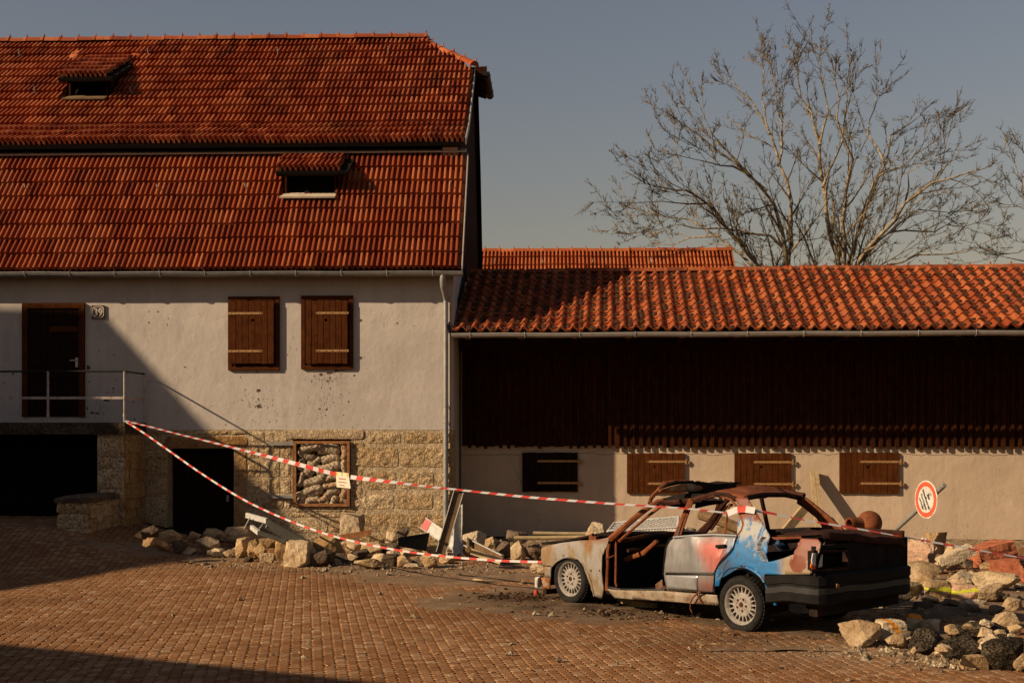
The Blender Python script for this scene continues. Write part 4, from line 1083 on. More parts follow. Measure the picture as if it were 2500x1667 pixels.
# ------------------------------------------------------------------ bare trees
def tree(name, limbs, base, ybase, seed, label, envel=None, dens=1.0, thick=1.0):
    """limbs: photo polylines from the fork outwards, rebuilt in depth round a common trunk"""
    A = MAT; rn = random.Random(seed); root = empty(name, (base.x, base.y, 0), label, 'tree')
    trunk = MB(); fine = MB(); buds = MB()
    def rv(s=1.0): return Vector((rn.gauss(0, s), rn.gauss(0, s), rn.gauss(0, s)))
    def bud(p, s=1.0):
        d = rv().normalized(); e = d.orthogonal().normalized(); L = rn.uniform(.014, .034) * s; w_ = L * .35
        buds.add([p, p + d * L * .5 + e * w_, p + d * L, p + d * L * .5 - e * w_], [(0, 1, 2, 3)])
    def twig(p, d, L, r):
        n = 3; path = [p.copy()]; q = p.copy(); dd = d.copy()
        for i in range(n):
            dd = (dd + rv(.16) + Vector((0, 0, .10))).normalized(); q = q + dd * (L / n); path.append(q.copy())
            for _ in range(2): bud(q + rv(.012))
        fine.tube(path, [r * 1.25, r, r * .8, r * .5], 3, cap=False)
        for _ in range(3): bud(q + rv(.02), 1.2)
        return path
    def branch(p, d, L, r, lev):
        n = max(3, int(L / .26)); path = [p.copy()]; q = p.copy(); dd = d.copy(); rad = [r]
        for i in range(n):
            dd = (dd + rv(.085) + Vector((0, 0, .045))).normalized(); q = q + dd * (L / n); path.append(q.copy()); rad.append(max(.006, r * (1 - .78 * (i + 1) / n)))
            if lev < 2 and i > 0 and rn.random() < .88 * dens:
                side = (dd + rv(.42)).normalized(); branch(q, side, L * rn.uniform(.28, .5), rad[-1] * .62, lev + 1)
            for _k in range(rn.choice((1, 1, 2))): twig(q, (dd + rv(.5)).normalized(), rn.uniform(.10, .26), .0075)
            pass
        (trunk if r > .03 else fine).tube(path, rad, 5 if r > .03 else 3, cap=False)
        for _ in range(2): twig(q, (dd + rv(.3)).normalized(), rn.uniform(.12, .3), .0075)
    fork = base + Vector((0, 0, 3.2))
    trunk.tube([base, base + Vector((.05, 0, 1.2)), base + Vector((0, .05, 2.4)), fork], [.42 * thick, .34 * thick, .3 * thick, .28 * thick], 9)
    for li, (pts, r0, dy) in enumerate(limbs):
        P = []
        n = len(pts)
        for i, (x, y) in enumerate(pts):
            t = i / (n - 1); P.append(at(x, y, ybase + dy * (t ** .8)))
        # join to the trunk or start free
        full = [fork + (P[0] - fork) * .0, fork.lerp(P[0], .5) + Vector((0, 0, -.3)), *P] if r0 > .05 else P
        # resample with wobble
        path = []; 
        for i in range(len(full) - 1):
            m_ = max(1, int((full[i + 1] - full[i]).length / .4))
            for k in range(m_): path.append(full[i].lerp(full[i + 1], k / m_) + rv(.035))
        path.append(full[-1]); N = len(path)
        rad = [max(.010, .85 * r0 * (1 - .9 * (k / (N - 1)) ** .85)) for k in range(N)]
        trunk.tube(path, rad, 7, cap=False)
        for k in range(2, N):
            d = (path[min(k + 1, N - 1)] - path[k - 1]).normalized(); t = k / N
            vis = proj(path[k])[1] < 668
            if not vis and rn.random() < .6: continue
            if rn.random() < .82 * dens:
                sd = (d * rn.uniform(.8, 1.3) + rv(.46) + Vector((0, 0, .12))).normalized()
                branch(path[k], sd, rn.uniform(.9, 2.3) * (1.15 - .72 * t), min(.04, rad[k] * .62), 1)
            if rn.random() < .55 * dens: twig(path[k], (d + rv(.7)).normalized(), rn.uniform(.2, .5), .007)
        for _ in range(2): branch(path[-1], ((path[-1] - path[-2]).normalized() + rv(.25)).normalized(), rn.uniform(.2, .45), .012, 2)
    trunk.build('trunk', A['bark'], root, smooth=True, sharp=80)
    c = fine.build('crown', A['twig'], root)
    put('buds', buds.mesh('buds', A['bud']), c, kind='stuff')
def build_trees():
    z = lambda pts: [(1480 + x / 2.306, 30 + y / 2.306) for x, y in pts]
    L = [([(1010, 1450), (1000, 1330), (960, 1130), (870, 930), (760, 800), (560, 650), (350, 470)], .15, -1.5),
         ([(1015, 1450), (1030, 1280), (1030, 1000), (960, 760), (900, 560), (780, 330), (660, 180)], .15, 1.0),
         ([(880, 1450), (700, 1250), (540, 1010), (400, 930), (150, 880)], .12, -2.0),
         ([(950, 1450), (800, 1420), (600, 1240), (400, 1130), (90, 1050)], .11, 1.6),
         ([(1180, 1440), (1100, 1250), (1050, 1140), (1080, 950), (1130, 900)], .09, -.8),
         ([(1330, 1440), (1270, 1260), (1230, 1080), (1220, 870), (1200, 620), (1150, 420), (1060, 200), (1065, 60)], .15, .6),
         ([(1345, 1440), (1345, 1150), (1355, 950), (1390, 720), (1340, 560), (1290, 200)], .15, -1.2),
         ([(1370, 1440), (1430, 1230), (1500, 1000), (1590, 760), (1640, 560), (1810, 430)], .12, 1.4),
         ([(1410, 1440), (1560, 1240), (1720, 1010), (1880, 880), (2200, 780)], .15, -1.6),
         ([(1520, 1435), (1700, 1390), (1900, 1340), (2100, 1330), (2240, 1250)], .09, -.6),
         ([(1440, 1400), (1620, 1200), (1900, 1180), (2150, 1140)], .09, 1.8),
         ([(1390, 1400), (1450, 1180), (1480, 1000), (1530, 850), (1700, 770), (1850, 640)], .10, .4),
         ([(1230, 900), (1300, 700), (1370, 400), (1380, 110)], .045, .8), ([(960, 760), (960, 500), (910, 100)], .045, 1.2),
         ([(1000, 1330), (900, 1230), (700, 1180), (330, 1160), (90, 1210)], .05, -.6), ([(700, 1250), (560, 1110), (420, 960), (300, 870), (200, 780)], .05, -1.4),
         ([(870, 930), (700, 740), (560, 560), (470, 350)], .05, -.4), ([(1200, 620), (1250, 400), (1200, 30)], .045, .3), ([(900, 560), (860, 400), (860, 130)], .04, .5),
         ([(1590, 760), (1500, 560), (1540, 300)], .04, 1.0), ([(1880, 880), (1940, 760), (1950, 560)], .03, -1.4), ([(760, 800), (600, 760), (330, 690)], .04, -1.2), ([(540, 1010), (330, 1010), (60, 1010)], .04, -1.8),
         ([(1720, 1010), (1750, 800), (1900, 700)], .04, -1.0), ([(1620, 1200), (1800, 1060), (2080, 1060)], .04, 1.2), ([(600, 1240), (400, 1250), (150, 1320)], .04, 1.0)]
    sh = lambda q: (2005 + (q[0] - 2005) * .93, 655 + (q[1] - 655) * .85) if q[1] < 655 else q
    limbs = [([sh(q) for q in z(p)], r, dy) for p, r, dy in L]
    yb = 34.0; base = Vector((at(2005, 700, yb).x, yb, 0))
    tree('bare_tree', limbs, base, yb, 4, 'large leafless tree with spreading forked limbs behind the shed roof', dens=1.3)
    L2 = [([(2560, 640), (2530, 560), (2500, 470), (2478, 400)], .08, 0), ([(2570, 600), (2520, 520), (2475, 500)], .06, .5), ([(2580, 640), (2520, 600), (2452, 620)], .04, -.5), ([(2580, 560), (2540, 430), (2490, 360)], .06, -.6), ([(2560, 640), (2500, 640), (2440, 625)], .04, .2)]
    yb2 = 36.0; base2 = Vector((at(2640, 700, yb2).x, yb2, 0))
    tree('bare_tree', L2, base2, yb2, 9, 'leafless tree mostly cut off by the right picture edge', dens=.8, thick=.7)
# ------------------------------------------------------------------ the burnt car
CH = R(131.5); CO = Vector((2.4555, 13.2435, 0))
CHX, CLX = Vector((math.cos(CH), math.sin(CH), 0)), Vector((-math.sin(CH), math.cos(CH), 0))
MC = Matrix.Translation(CO) @ Matrix.Rotation(CH, 4, 'Z')
_C = -CO + CAMP
def cl(px, py, y):
    """photo point -> (x, z) on the car's plane y"""
    d = ray(px, py); c0 = (_C.dot(CHX), _C.dot(CLX)); k = (y - c0[1]) / d.dot(CLX)
    return c0[0] + d.dot(CHX) * k, CAMH + d.z * k
def clx(px, py, x):
    d = ray(px, py); c0 = (_C.dot(CHX), _C.dot(CLX)); k = (x - c0[0]) / d.dot(CHX)
    return c0[1] + d.dot(CLX) * k, CAMH + d.z * k
_HW = [(.0, .70), (.2, .765), (.45, .815), (.62, .83), (.82, .81), (.95, .78), (1.1, .705), (1.25, .63), (1.42, .555), (1.6, .5)]
def hw(z):
    for (a, u), (b, v) in zip(_HW, _HW[1:]):
        if z <= b: return u + (v - u) * max(0, (z - a) / (b - a))
    return .5
def side_pt(px, py, s=1, off=0.0):
    y = .8 * s
    for _ in range(6):
        x, z = cl(px, py, y); y = s * (hw(z) + off)
    return x, y, z
def car_mats():
    A = MAT; o = 'object'
    A['c_rust'] = rust('c_rust', (.10, .028, .012), (.22, .065, .024), (.34, .12, .045), .12)
    A['c_rust_dark'] = rust('c_rust_dark', (.016, .007, .005), (.055, .018, .009), (.14, .045, .018), .65)
    A['c_burnt'] = rust('c_burnt', (.008, .006, .005), (.014, .010, .008), (.05, .02, .011), .7)
    A['c_tyre'] = simple('c_tyre', (.022, .019, .016), .9, .4, 14, .5, 50, space=o)
    A['c_alloy'] = rust('c_alloy', (.17, .11, .07), (.37, .325, .27), (.42, .375, .32), .12, 'object', 3.0)
    A['c_bumper'] = simple('c_bumper', (.013, .0115, .0095), .75, .4, 5, .2, 40, 0, .12, o)
    A['c_strip'] = simple('c_strip', (.024, .022, .018), .55, .35, 5, .2, 40, 0, .4, o)
    A['c_chrome'] = simple('c_chrome', (.5, .49, .47), .35, .15, 9, 0, 40, .5, .6, o)
    A['c_lens_white'] = simple('c_lens_white', (.7, .66, .58), .4, .1, 20, 0, space=o)
    A['c_lens_orange'] = simple('c_lens_orange', (.75, .12, .02), .4, .2, 20, 0, space=o)
    A['c_fabric'] = simple('c_fabric', (.16, .085, .045), .9, .5, 10, .6, 50, space=o)
    # ash-grey fender with rust runs
    m = Mt('c_fender', .75, .3); v = m.pos(o)
    f = m.noise(m.scaled(v, (3.0, 3.0, 1.1)), 2.2, 6, .65); g = m.noise(v, 24, 5, .65)
    c = m.ramp(f, [(.32, (.36, .30, .235)), (.46, (.34, .305, .265)), (.54, (.31, .225, .13)), (.64, (.28, .14, .052)), (.76, (.18, .065, .022))])
    c = m.mix(.4, c, m.ramp(g, [(.3, .55), (.6, 1.05)]), 'MULTIPLY')
    xe, ze_ = cl(1335, 1350, .8); c = m.mix(m.math('MULTIPLY', m.near(v, (xe, .8, ze_), (.22, .5, .3), .8), .75), c, (.30, .17, .07))
    xe, ze_ = cl(1440, 1318, .8); c = m.mix(m.math('MULTIPLY', m.near(v, (xe - .1, .8, ze_ + .02), (.6, .5, .07), .8), .8), c, (.22, .09, .035))
    m.col(c); m.nrm(m.bump(g, .3, .006)); A['c_fender'] = m.m
    # silver door with sprayed pink and a blue haze
    m = Mt('c_door', .42, .5); v = m.pos(o)
    c = m.ramp(m.noise(m.scaled(v, (1, 1, .4)), 3, 5, .6), [(.3, (.19, .18, .165)), (.7, (.31, .295, .27))])
    wob = m.math('MULTIPLY', m.math('SUBTRACT', m.noise(v, 7, 5, .65), .5), .35)
    def spray(c, px, py, r, colr, k):
        x, y, z = side_pt(px, py); f = m.math('ADD', m.near(v, (x, y, z), r, .75), wob)
        return m.mix(m.math('MULTIPLY', m.math('MULTIPLY', f, 1.0, True), k), c, colr)
    c = spray(c, 1738, 1342, (.27, .4, .16), (.50, .115, .075), .95); c = spray(c, 1748, 1372, (.24, .4, .2), (.50, .12, .085), .85)
    c = spray(c, 1725, 1432, (.22, .4, .12), (.36, .09, .055), .6); c = spray(c, 1787, 1352, (.13, .4, .2), (.06, .19, .38), .75)
    dk = m.noise(m.scaled(v, (6, 6, 1)), 5, 4, .6); xe, ye, ze_ = side_pt(1690, 1440)
    c = m.mix(m.math('MULTIPLY', m.near(v, (xe, ye, ze_), (.7, .5, .12), .8), .55), c, (.09, .05, .035))
    m.b.inputs['Metallic'].default_value = .25
    m.col(c); m.rgh(m.ramp(dk, [(.3, .35), (.7, .6)])); A['c_door'] = m.m
    # quarter panel: blue over grey, rusted behind, red-brown pillar
    m = Mt('c_quarter', .5, .4); v = m.pos(o)
    n1 = m.noise(m.scaled(v, (1, 1, .55)), 9, 6, .7); n2 = m.noise(v, 22, 5, .7)
    c = m.ramp(n2, [(.3, (.010, .125, .31)), (.7, (.02, .19, .43))])
    c = m.mix(m.math('MULTIPLY', m.ramp(n1, [(.57, 0.0), (.61, 1.0)]), .9), c, (.27, .255, .225))
    c = m.mix(m.math('MULTIPLY', m.ramp(m.noise(v, 16, 6, .75), [(.57, 0.0), (.61, 1.0)]), .9), c, (.11, .05, .026))
    sx = m.node('ShaderNodeSeparateXYZ', 0, None, Vector=v); szz = m.node('ShaderNodeSeparateXYZ', 2, None, Vector=v)
    wob = m.math('MULTIPLY', m.math('SUBTRACT', m.noise(v, 6, 6, .7), .5), .22)
    def rng(val, a, b): return m.node('ShaderNodeMapRange', 0, None, Value=m.math('ADD', val, wob), From_Min=a, From_Max=b, To_Min=0.0, To_Max=1.0)
    # grey scuffed foot of the pillar
    _, _, zp = side_pt(1840, 1290); c = m.mix(m.math('MULTIPLY', m.ramp(m.noise(m.scaled(v, (2, 2, .7)), 7, 5, .7), [(.44, 0.0), (.52, 1.0)]), rng(szz, zp - .16, zp - .06)), c, (.40, .38, .33))
    _, _, zq = side_pt(1835, 1268); c = m.mix(rng(szz, zq - .02, zq + .02), c, (.22, .062, .03))
    xr = side_pt(1905, 1385)[0]; c = m.mix(rng(m.math('MULTIPLY', sx, -1.0), -xr - .05, -xr + .07), c, (.33, .235, .14))
    def blob(c, px, py, r, colr, soft=.35):
        x, y, z = side_pt(px, py); f = m.math('ADD', m.near(v, (x, y, z), r, soft), m.math('ADD', m.math('MULTIPLY', wob, 2.0), m.math('MULTIPLY', m.math('SUBTRACT', m.noise(v, 17, 5, .7), .5), .9)))
        return m.mix(m.node('ShaderNodeMapRange', 0, None, Value=f, From_Min=.3, From_Max=.42, To_Min=0.0, To_Max=1.0), c, colr)
    c = blob(c, 1968, 1330, (.22, .4, .13), (.27, .085, .05), .6); c = blob(c, 1962, 1348, (.17, .4, .10), (.27, .10, .06), .6)
    c = blob(c, 1948, 1375, (.125, .4, .105), (.20, .045, .012), .5)
    xx, yy, zz = side_pt(1770, 1380); c = m.mix(m.math('MULTIPLY', m.near(v, (xx, yy, zz), (.2, .4, .12), .8), .7), c, (.05, .04, .035))
    m.col(c); m.nrm(m.bump(n2, .2, .004)); A['c_quarter'] = m.m
    A['c_rocker'] = rust('c_rocker', (.14, .06, .028), (.36, .27, .18), (.48, .42, .33), .25, 'object', 1.3)
    A['c_cream'] = rust('c_cream', (.14, .045, .015), (.34, .14, .05), (.55, .45, .32), .1, 'object', 1.6)
def build_car():
    car_mats(); A = MAT; rn = random.Random(2)
    car = empty('burnt_car', CO, 'burnt out saloon car with missing front door and blue rear quarter', 'car', M=MC)
    def P(name, mb, mat, parent=car, smooth=True, sharp=35): return mb.build(name, mat, parent, MC, smooth, sharp)
    def panel(name, pts, mat, s=1, off=0.0, dent=.004, parent=car, thick=.014, raw=None, step=.055, lat=None, fold=None):
        """sheet panel; outline in photo points on the car's side (or raw (x, z) pairs), or in the plane x = lat"""
        bm = bmesh.new()
        if lat is not None:
            Q = [clx(a, b, lat) for a, b in pts]; vs_ = [bm.verts.new((lat, q[0], q[1])) for q in Q]
        else:
            Q = raw if raw else [(lambda q: (q[0], q[2]))(side_pt(a, b, s, off)) for a, b in pts]; vs_ = [bm.verts.new((x, 0, z)) for x, z in Q]
        f = bm.faces.new(vs_); bmesh.ops.triangulate(bm, faces=[f])
        ax = (1, 2) if lat is not None else (0, 2)
        for a_ in ax:
            lo = min(v.co[a_] for v in bm.verts); hi = max(v.co[a_] for v in bm.verts); k = math.ceil(lo / step) * step
            while k < hi:
                co = [0, 0, 0]; co[a_] = k; no = [0, 0, 0]; no[a_] = 1
                bmesh.ops.bisect_plane(bm, geom=bm.verts[:] + bm.edges[:] + bm.faces[:], plane_co=co, plane_no=no, dist=1e-5); k += step
        for v in bm.verts:
            x, z = v.co.x, v.co.z
            if lat is not None: v.co.x = lat + dent * fbm((v.co.y, z, 0), 4, 2, 3) + (fold(v.co) if fold else 0)
            else:
                y = hw(z) + off + dent * fbm((x, z, 0), 4.5, 3, 1.3 * s)
                if fold: y += fold(v.co)
                v.co.y = s * y
        bmesh.ops.recalc_face_normals(bm, faces=bm.faces)
        me = bpy.data.meshes.new(name); bm.to_mesh(me); bm.free(); me.materials.append(mat)
        me.polygons.foreach_set('use_smooth', [True] * len(me.polygons)); me.set_sharp_from_angle(angle=R(50))
        o = put(name, me, parent, MC); md = o.modifiers.new('thickness', 'SOLIDIFY'); md.thickness = thick; md.offset = 0
        return o
    def sp(px, py, s=1, off=0.0): return Vector(side_pt(px, py, s, off))
    # ---- left side sheet metal
    arch_f = [(1350.5, 1379), (1359.7, 1369), (1374.6, 1361), (1388.4, 1358), (1401, 1359), (1412.5, 1363.7), (1421.7, 1373.5), (1429.7, 1387), (1437.8, 1403), (1444.7, 1424), (1448, 1441)]
    fen = [(1488, 1311.5), (1458.5, 1317), (1415, 1319), (1369, 1325), (1338, 1331.6), (1323, 1336), (1322, 1355), (1323.5, 1373.5), (1325, 1379), (1347.6, 1382)] + arch_f + [(1450.4, 1454), (1470, 1461), (1475, 1438), (1472, 1420.6), (1470, 1397.6), (1470, 1357.4), (1472, 1338), (1479, 1323)]
    crz = sp(1400, 1344).z
    def crease(z0, w=.012, d=.008): return lambda co: -d * max(0, 1 - abs(co.z - z0 + .045 * (1.0 - co.x) * 0) / w)
    fd = panel('front_fender', fen, A['c_fender'], fold=crease(crz))
    mb = MB(); mb.tube([sp(a, b, 1, .006) for a, b in [(1347.6, 1382)] + arch_f + [(1450.4, 1454)]], .011, 6); P('arch_lip', mb, A['c_fender'], fd)
    mb = MB()
    for px in (1443, 1464): p = sp(px, 1392, 1, .006); mb.lathe([(0, .004), (.012, .003), (.014, 0)], Matrix.Translation(p) @ Matrix.Rotation(R(-90), 4, 'X'), 8)
    P('clip', mb, A['c_rust_dark'], fd)
    # front end remnants
    panel('front_corner', [(1330, 1383), (1346.5, 1383), (1345, 1410), (1331, 1408)], A['c_fender'])
    panel('bumper_bracket', [(1322, 1409), (1344.5, 1410), (1343, 1438), (1329, 1437)], A['c_strip'] if False else A['c_cream'], off=.02)
    panel('bumper_end', [(1313, 1407), (1320.5, 1407), (1319, 1431), (1313, 1429)], A['c_lens_white'], off=-.25, thick=.1)
    xf = sp(1324, 1360).x
    panel('front_panel', None, A['c_burnt'], lat=xf - .03, raw=None, thick=.03) if False else None
    mb = MB(); mb.span(xf - .06, xf - .02, -.78, .76, .18, .56); P('front_panel', mb, A['c_burnt'], smooth=False)
    mb = MB(); zz = sp(1330, 1440).z; mb.bar((xf + .05, .74, zz - .02), (xf + .05, -.7, zz - .02), .06, .06); P('lower_crossmember', mb, A['c_rust_dark'], smooth=False)
    # sill
    sill = panel('sill', [(1483, 1437), (1510, 1440), (1620, 1442), (1751, 1452), (1756, 1477), (1680, 1471), (1600, 1465), (1502, 1459)], A['c_rocker'], dent=.006)
    panel('sill_step', [(1487, 1431), (1515, 1436), (1622, 1438), (1624, 1443), (1510, 1441), (1484, 1438)], A['c_strip'], off=-.02)
    # rear door
    door = [(1645, 1310), (1690, 1308), (1740, 1305), (1780, 1305), (1799, 1308), (1796, 1313), (1788, 1338), (1775, 1354), (1753.6, 1373), (1743, 1397), (1740, 1445), (1700, 1444), (1664, 1442), (1629, 1439.5), (1622.6, 1401.5), (1624, 1375), (1628, 1338.7), (1635.6, 1320)]
    zc1, zs0, zs1 = sp(1690, 1338.7).z, sp(1690, 1399).z, sp(1690, 1391).z
    def dfold(co):
        # pressed waist crease, rubbing-strip step, buckled upper skin
        k = -.009 * max(0, 1 - abs(co.z - zc1 + .035 * (co.x - .55)) / .014)
        k += .028 * fbm((co.x * 1.0, co.z, 0), 4.0, 2, 8.0) * smooth01((co.z - zc1) / .06) * smooth01((1.0 - co.z + .0) / .05 if co.z < .97 else 0)
        return k
    rd = panel('rear_door', door, A['c_door'], fold=dfold, dent=.008)
    panel('rubbing_strip', [(1626, 1396), (1742, 1397), (1741, 1403), (1625, 1402)], A['c_strip'], off=.010, parent=rd, thick=.012)
    panel('loose_sheet', [(1626, 1404), (1704, 1404), (1702, 1440), (1630, 1438)], A['c_chrome'], off=.012, parent=rd, thick=.004, dent=.003)
    mb = MB(); mb.tube([sp(a, b, 1, .012) for a, b in ((1644, 1311), (1690, 1307), (1740, 1304.5), (1799, 1307))], .012, 6); P('waist_trim', mb, A['c_chrome'], rd)
    panel('door_handle', [(1748, 1330), (1772, 1328), (1771.5, 1335), (1748.5, 1337)], A['c_burnt'], off=.02, parent=rd, thick=.02)
    mb = MB(); mb.tube([sp(a, b, 1, .004) for a, b in ((1802, 1309), (1797.5, 1316), (1790, 1340), (1776.5, 1357), (1755.5, 1376), (1745.5, 1397), (1744, 1430), (1745, 1447))], .013, 5); P('door_gap', mb, A['c_burnt'], rd); mb = MB(); mb.tube([sp(a, b, 1, .003) for a, b in ((1619, 1402), (1621, 1375), (1625, 1338), (1632, 1319), (1642, 1311))], .010, 5); P('door_gap', mb, A['c_burnt'], rd)
    # window frame of that door
    mb = MB(); fr = [(1661, 1307), (1676, 1262), (1692, 1221), (1700, 1218), (1717, 1214), (1744, 1209), (1762, 1211), (1783, 1218), (1797, 1234), (1808, 1256), (1815, 1279), (1811, 1294), (1801, 1307)]
    mb.tube([sp(a, b) for a, b in fr], .014, 6); mb.tube([sp(1781, 1229), sp(1768.6, 1303)], .013, 5); P('window_frame', mb, A['c_rust'], rd)
    # pillars and rails
    mb = MB(); mb.tube([sp(1651, 1309), sp(1668, 1264), sp(1687, 1219)], .030, 6); P('centre_pillar', mb, A['c_rust'])
    panel('pillar_trim', [(1648, 1309), (1656, 1309), (1676, 1248), (1671, 1247)], A['c_strip'], off=.01)
    mb = MB(); ap = [(1490, 1316), (1525, 1285), (1560, 1255), (1590, 1233), (1606, 1224), (1622, 1219)]
    mb.tube([sp(a, b) for a, b in ap], [.042, .036, .034, .032, .028, .022], 7); mb.tube([sp(a + 13, b + 6) + Vector((0, -.05, 0)) for a, b in ap], .018, 5); P('windscreen_pillar', mb, A['c_rust'])
    mb = MB(); hp = [(1487, 1326), (1484, 1345), (1484, 1380), (1482, 1425), (1483, 1440)]
    mb.tube([sp(a, b, 1, -.03) for a, b in hp], [.03, .022, .02, .022, .03], 6); P('hinge_pillar', mb, A['c_rust'])
    mb = MB(); mb.tube([sp(a, b, 1, -.09) for a, b in ((1507, 1312), (1504, 1330), (1504, 1380), (1503, 1420), (1506, 1431))], .016, 6); mb.tube([sp(1480, 1364, 1, .01), sp(1498, 1356, 1, -.08)], .011, 5); P('door_seal_rail', mb, A['c_rust'])
    mb = MB(); mb.tube([sp(a, b, 1, -.01) for a, b in ((1606, 1224), (1640, 1226), (1690, 1221), (1744, 1206), (1775, 1209), (1797, 1218))], [.03, .03, .03, .035, .03, .03], 6); P('roof_rail', mb, A['c_rust_dark'])
    # quarter panel with the torn hole
    arch_r = [(1753.6, 1429), (1758, 1412), (1766, 1398), (1780, 1386), (1793, 1382.5), (1807, 1382), (1821, 1384.5), (1834, 1390), (1847, 1398), (1858, 1408), (1866, 1421)]
    qp = [(1793.7, 1215), (1806, 1236), (1814, 1255), (1819, 1282), (1814, 1297), (1805, 1310), (1799, 1318), (1791, 1342), (1777.7, 1360), (1757.6, 1379), (1748, 1398), (1747, 1430)] + arch_r[0:] + [(1868, 1401.5), (1920, 1401.5), (1978.5, 1401), (1976, 1389), (1981, 1346), (2002.6, 1338), (2005, 1325), (1997, 1315.4), (1957, 1314), (1949, 1325), (1941, 1351.6), (1914, 1362), (1877, 1371.7), (1871, 1354), (1860.7, 1338), (1863.4, 1322), (1874, 1311.4), (1879, 1306), (1860.7, 1274), (1839, 1239), (1826, 1216), (1812, 1213)]
    zq = sp(1830, 1341).z
    qt = panel('rear_quarter', qp, A['c_quarter'], fold=crease(zq, .012, .007), dent=.005, step=.05)
    mb = MB(); mb.tube([sp(a, b, 1, .008) for a, b in arch_r], .013, 6); P('arch_lip', mb, A['c_quarter'], qt)
    panel('valance', [(1868, 1425), (1876, 1440), (1898, 1476), (1891.5, 1477), (1878, 1452)], A['c_quarter'], off=.0, parent=qt)
    panel('torn_rail', [(1884, 1311), (1957, 1309.5), (1957, 1314.5), (1890, 1317)], A['c_rust'], off=-.02, parent=qt)
    # curled torn metal at the hole
    mb = MB()
    edge = [(1874, 1311), (1863.4, 1322), (1860.7, 1338), (1871, 1354), (1877, 1371.7)]
    for i in range(len(edge) - 1):
        a, b = sp(*edge[i]), sp(*edge[i + 1]); n = 4
        for k in range(n):
            p0, p1 = a.lerp(b, k / n), a.lerp(b, (k + 1) / n); o1 = Vector((.03, .035 + rn.uniform(-.012, .012), rn.uniform(-.01, .01)))
            o2 = Vector((.07, .02, rn.uniform(-.02, .02)))
            mb.add([p0, p1, p1 + o1, p0 + o1, p1 + o2, p0 + o2], [(0, 1, 2, 3), (3, 2, 4, 5)])
    P('curled_edge', mb, A['c_chrome'], qt)
    mb = MB()
    for k in range(9):
        p0 = sp(1893 + rn.uniform(-14, 14), 1322 + rn.uniform(-6, 12)); q = p0 + Vector((rn.uniform(-.1, .1), -.1 + rn.uniform(-.1, .04), rn.uniform(-.1, .02))); e = Vector((.03, 0, .02)); mb.add([p0, p0 + e, q + e, q], [(0, 1, 2, 3)])
    P('torn_shreds', mb, A['c_quarter'], qt)
    # ---- right side: mirrored, burnt
    S = lambda pts: [(lambda q: (q[0], q[2]))(side_pt(a, b)) for a, b in pts]
    panel('front_fender', None, A['c_rust_dark'], s=-1, raw=S(fen)); 
    x0, z0 = S([(1488, 1330)])[0]
    panel('front_door', None, A['c_burnt'], s=-1, raw=[(1.88, .22), (1.88, .80), (.92, .86), (.92, .26)])
    panel('rear_door', None, A['c_burnt'], s=-1, raw=S(door))
    qr = S([p for p in qp]); 
    # right rear quarter without hole; its pillar traced from the photo
    ar = S(arch_r); panel('rear_quarter', None, A['c_rust_dark'], s=-1, raw=[S([(1799, 1318)])[0], S([(1777, 1360)])[0], S([(1757, 1379)])[0]] + ar + [S([(1868, 1401)])[0], S([(1978, 1401)])[0], S([(1981, 1346)])[0], S([(1997, 1315)])[0], S([(1879, 1306)])[0]])
    panel('rear_pillar', [(1949, 1211), (1968, 1216), (1984, 1228), (2021, 1258), (2060, 1293), (2040, 1303), (2010.6, 1299), (2006, 1280), (1994.6, 1263), (1965, 1239), (1947, 1227)], A['c_rust'], s=-1, thick=.03)
    B = lambda a, b, r, n=6, m='c_rust_dark', nm='pillar': P(nm, MB().tube([Vector((x, -hw(z) , z)) for x, z in a], r, n), A[m])
    bp = S([(1651, 1309), (1687, 1219)]); B(bp, None, .028, nm='centre_pillar')
    a_r = S(ap); B(a_r, None, .034, nm='windscreen_pillar')
    # curved right-hand door frame seen through the car
    mb = MB(); pts = [(1705, 1304), (1730, 1280), (1748, 1255), (1755, 1230), (1760, 1218)]
    mb.tube([sp(a, b, -1) for a, b in pts], [.04, .04, .035, .03, .03], 6); mb.tube([sp(a + 9, b + 2, -1) for a, b in [(1727, 1290), (1742, 1268), (1752, 1250), (1764, 1236), (1778, 1230)]], .02, 5); P('rear_door_frame', mb, A['c_rust_dark'])
    B(S([(1622, 1221), (1690, 1221), (1744, 1206), (1797, 1218)]), None, .03, nm='roof_rail')
    # ---- roof: rear half sound, front half torn up
    lx = sp(1746, 1204); mb = MB(); V = []; F = []; nu, nv = 8, 8
    lb = sp(1818, 1212); rb = sp(1956, 1212, -1); rf = Vector((lx.x, -lx.y, lx.z))
    for j in range(nv + 1):
        t = j / nv
        for i in range(nu + 1):
            s = i / nu; a = lx.lerp(lb, s); b = rf.lerp(rb, s); p = a.lerp(b, t); p.z += .045 * math.sin(math.pi * t) * (1 - .3 * s) + .010 * fbm(p, 5, 2) + (.02 * (1 - s) ** 3) - (.05 * (s - .75) if s > .75 else 0); V.append(p)
    F = [(j * (nu + 1) + i, j * (nu + 1) + i + 1, (j + 1) * (nu + 1) + i + 1, (j + 1) * (nu + 1) + i) for j in range(nv) for i in range(nu)]
    mb.add(V, F); rp = P('roof_panel', mb, A['c_rust']); md = rp.modifiers.new('thickness', 'SOLIDIFY'); md.thickness = .02
    mb = MB(); mb.tube([lb + Vector((0, -.02, -.015)), lb.lerp(rb, .3) + Vector((-.01, 0, .02)), lb.lerp(rb, .7) + Vector((-.01, 0, .02)), rb + Vector((0, .02, -.015))], .03, 6); P('rear_window_header', mb, A['c_rust_dark'])
    # torn front roof: raised header, skin hanging behind it
    C = lambda px, py, x: (lambda q: Vector((x, q[0], q[1])))(clx(px, py, x))
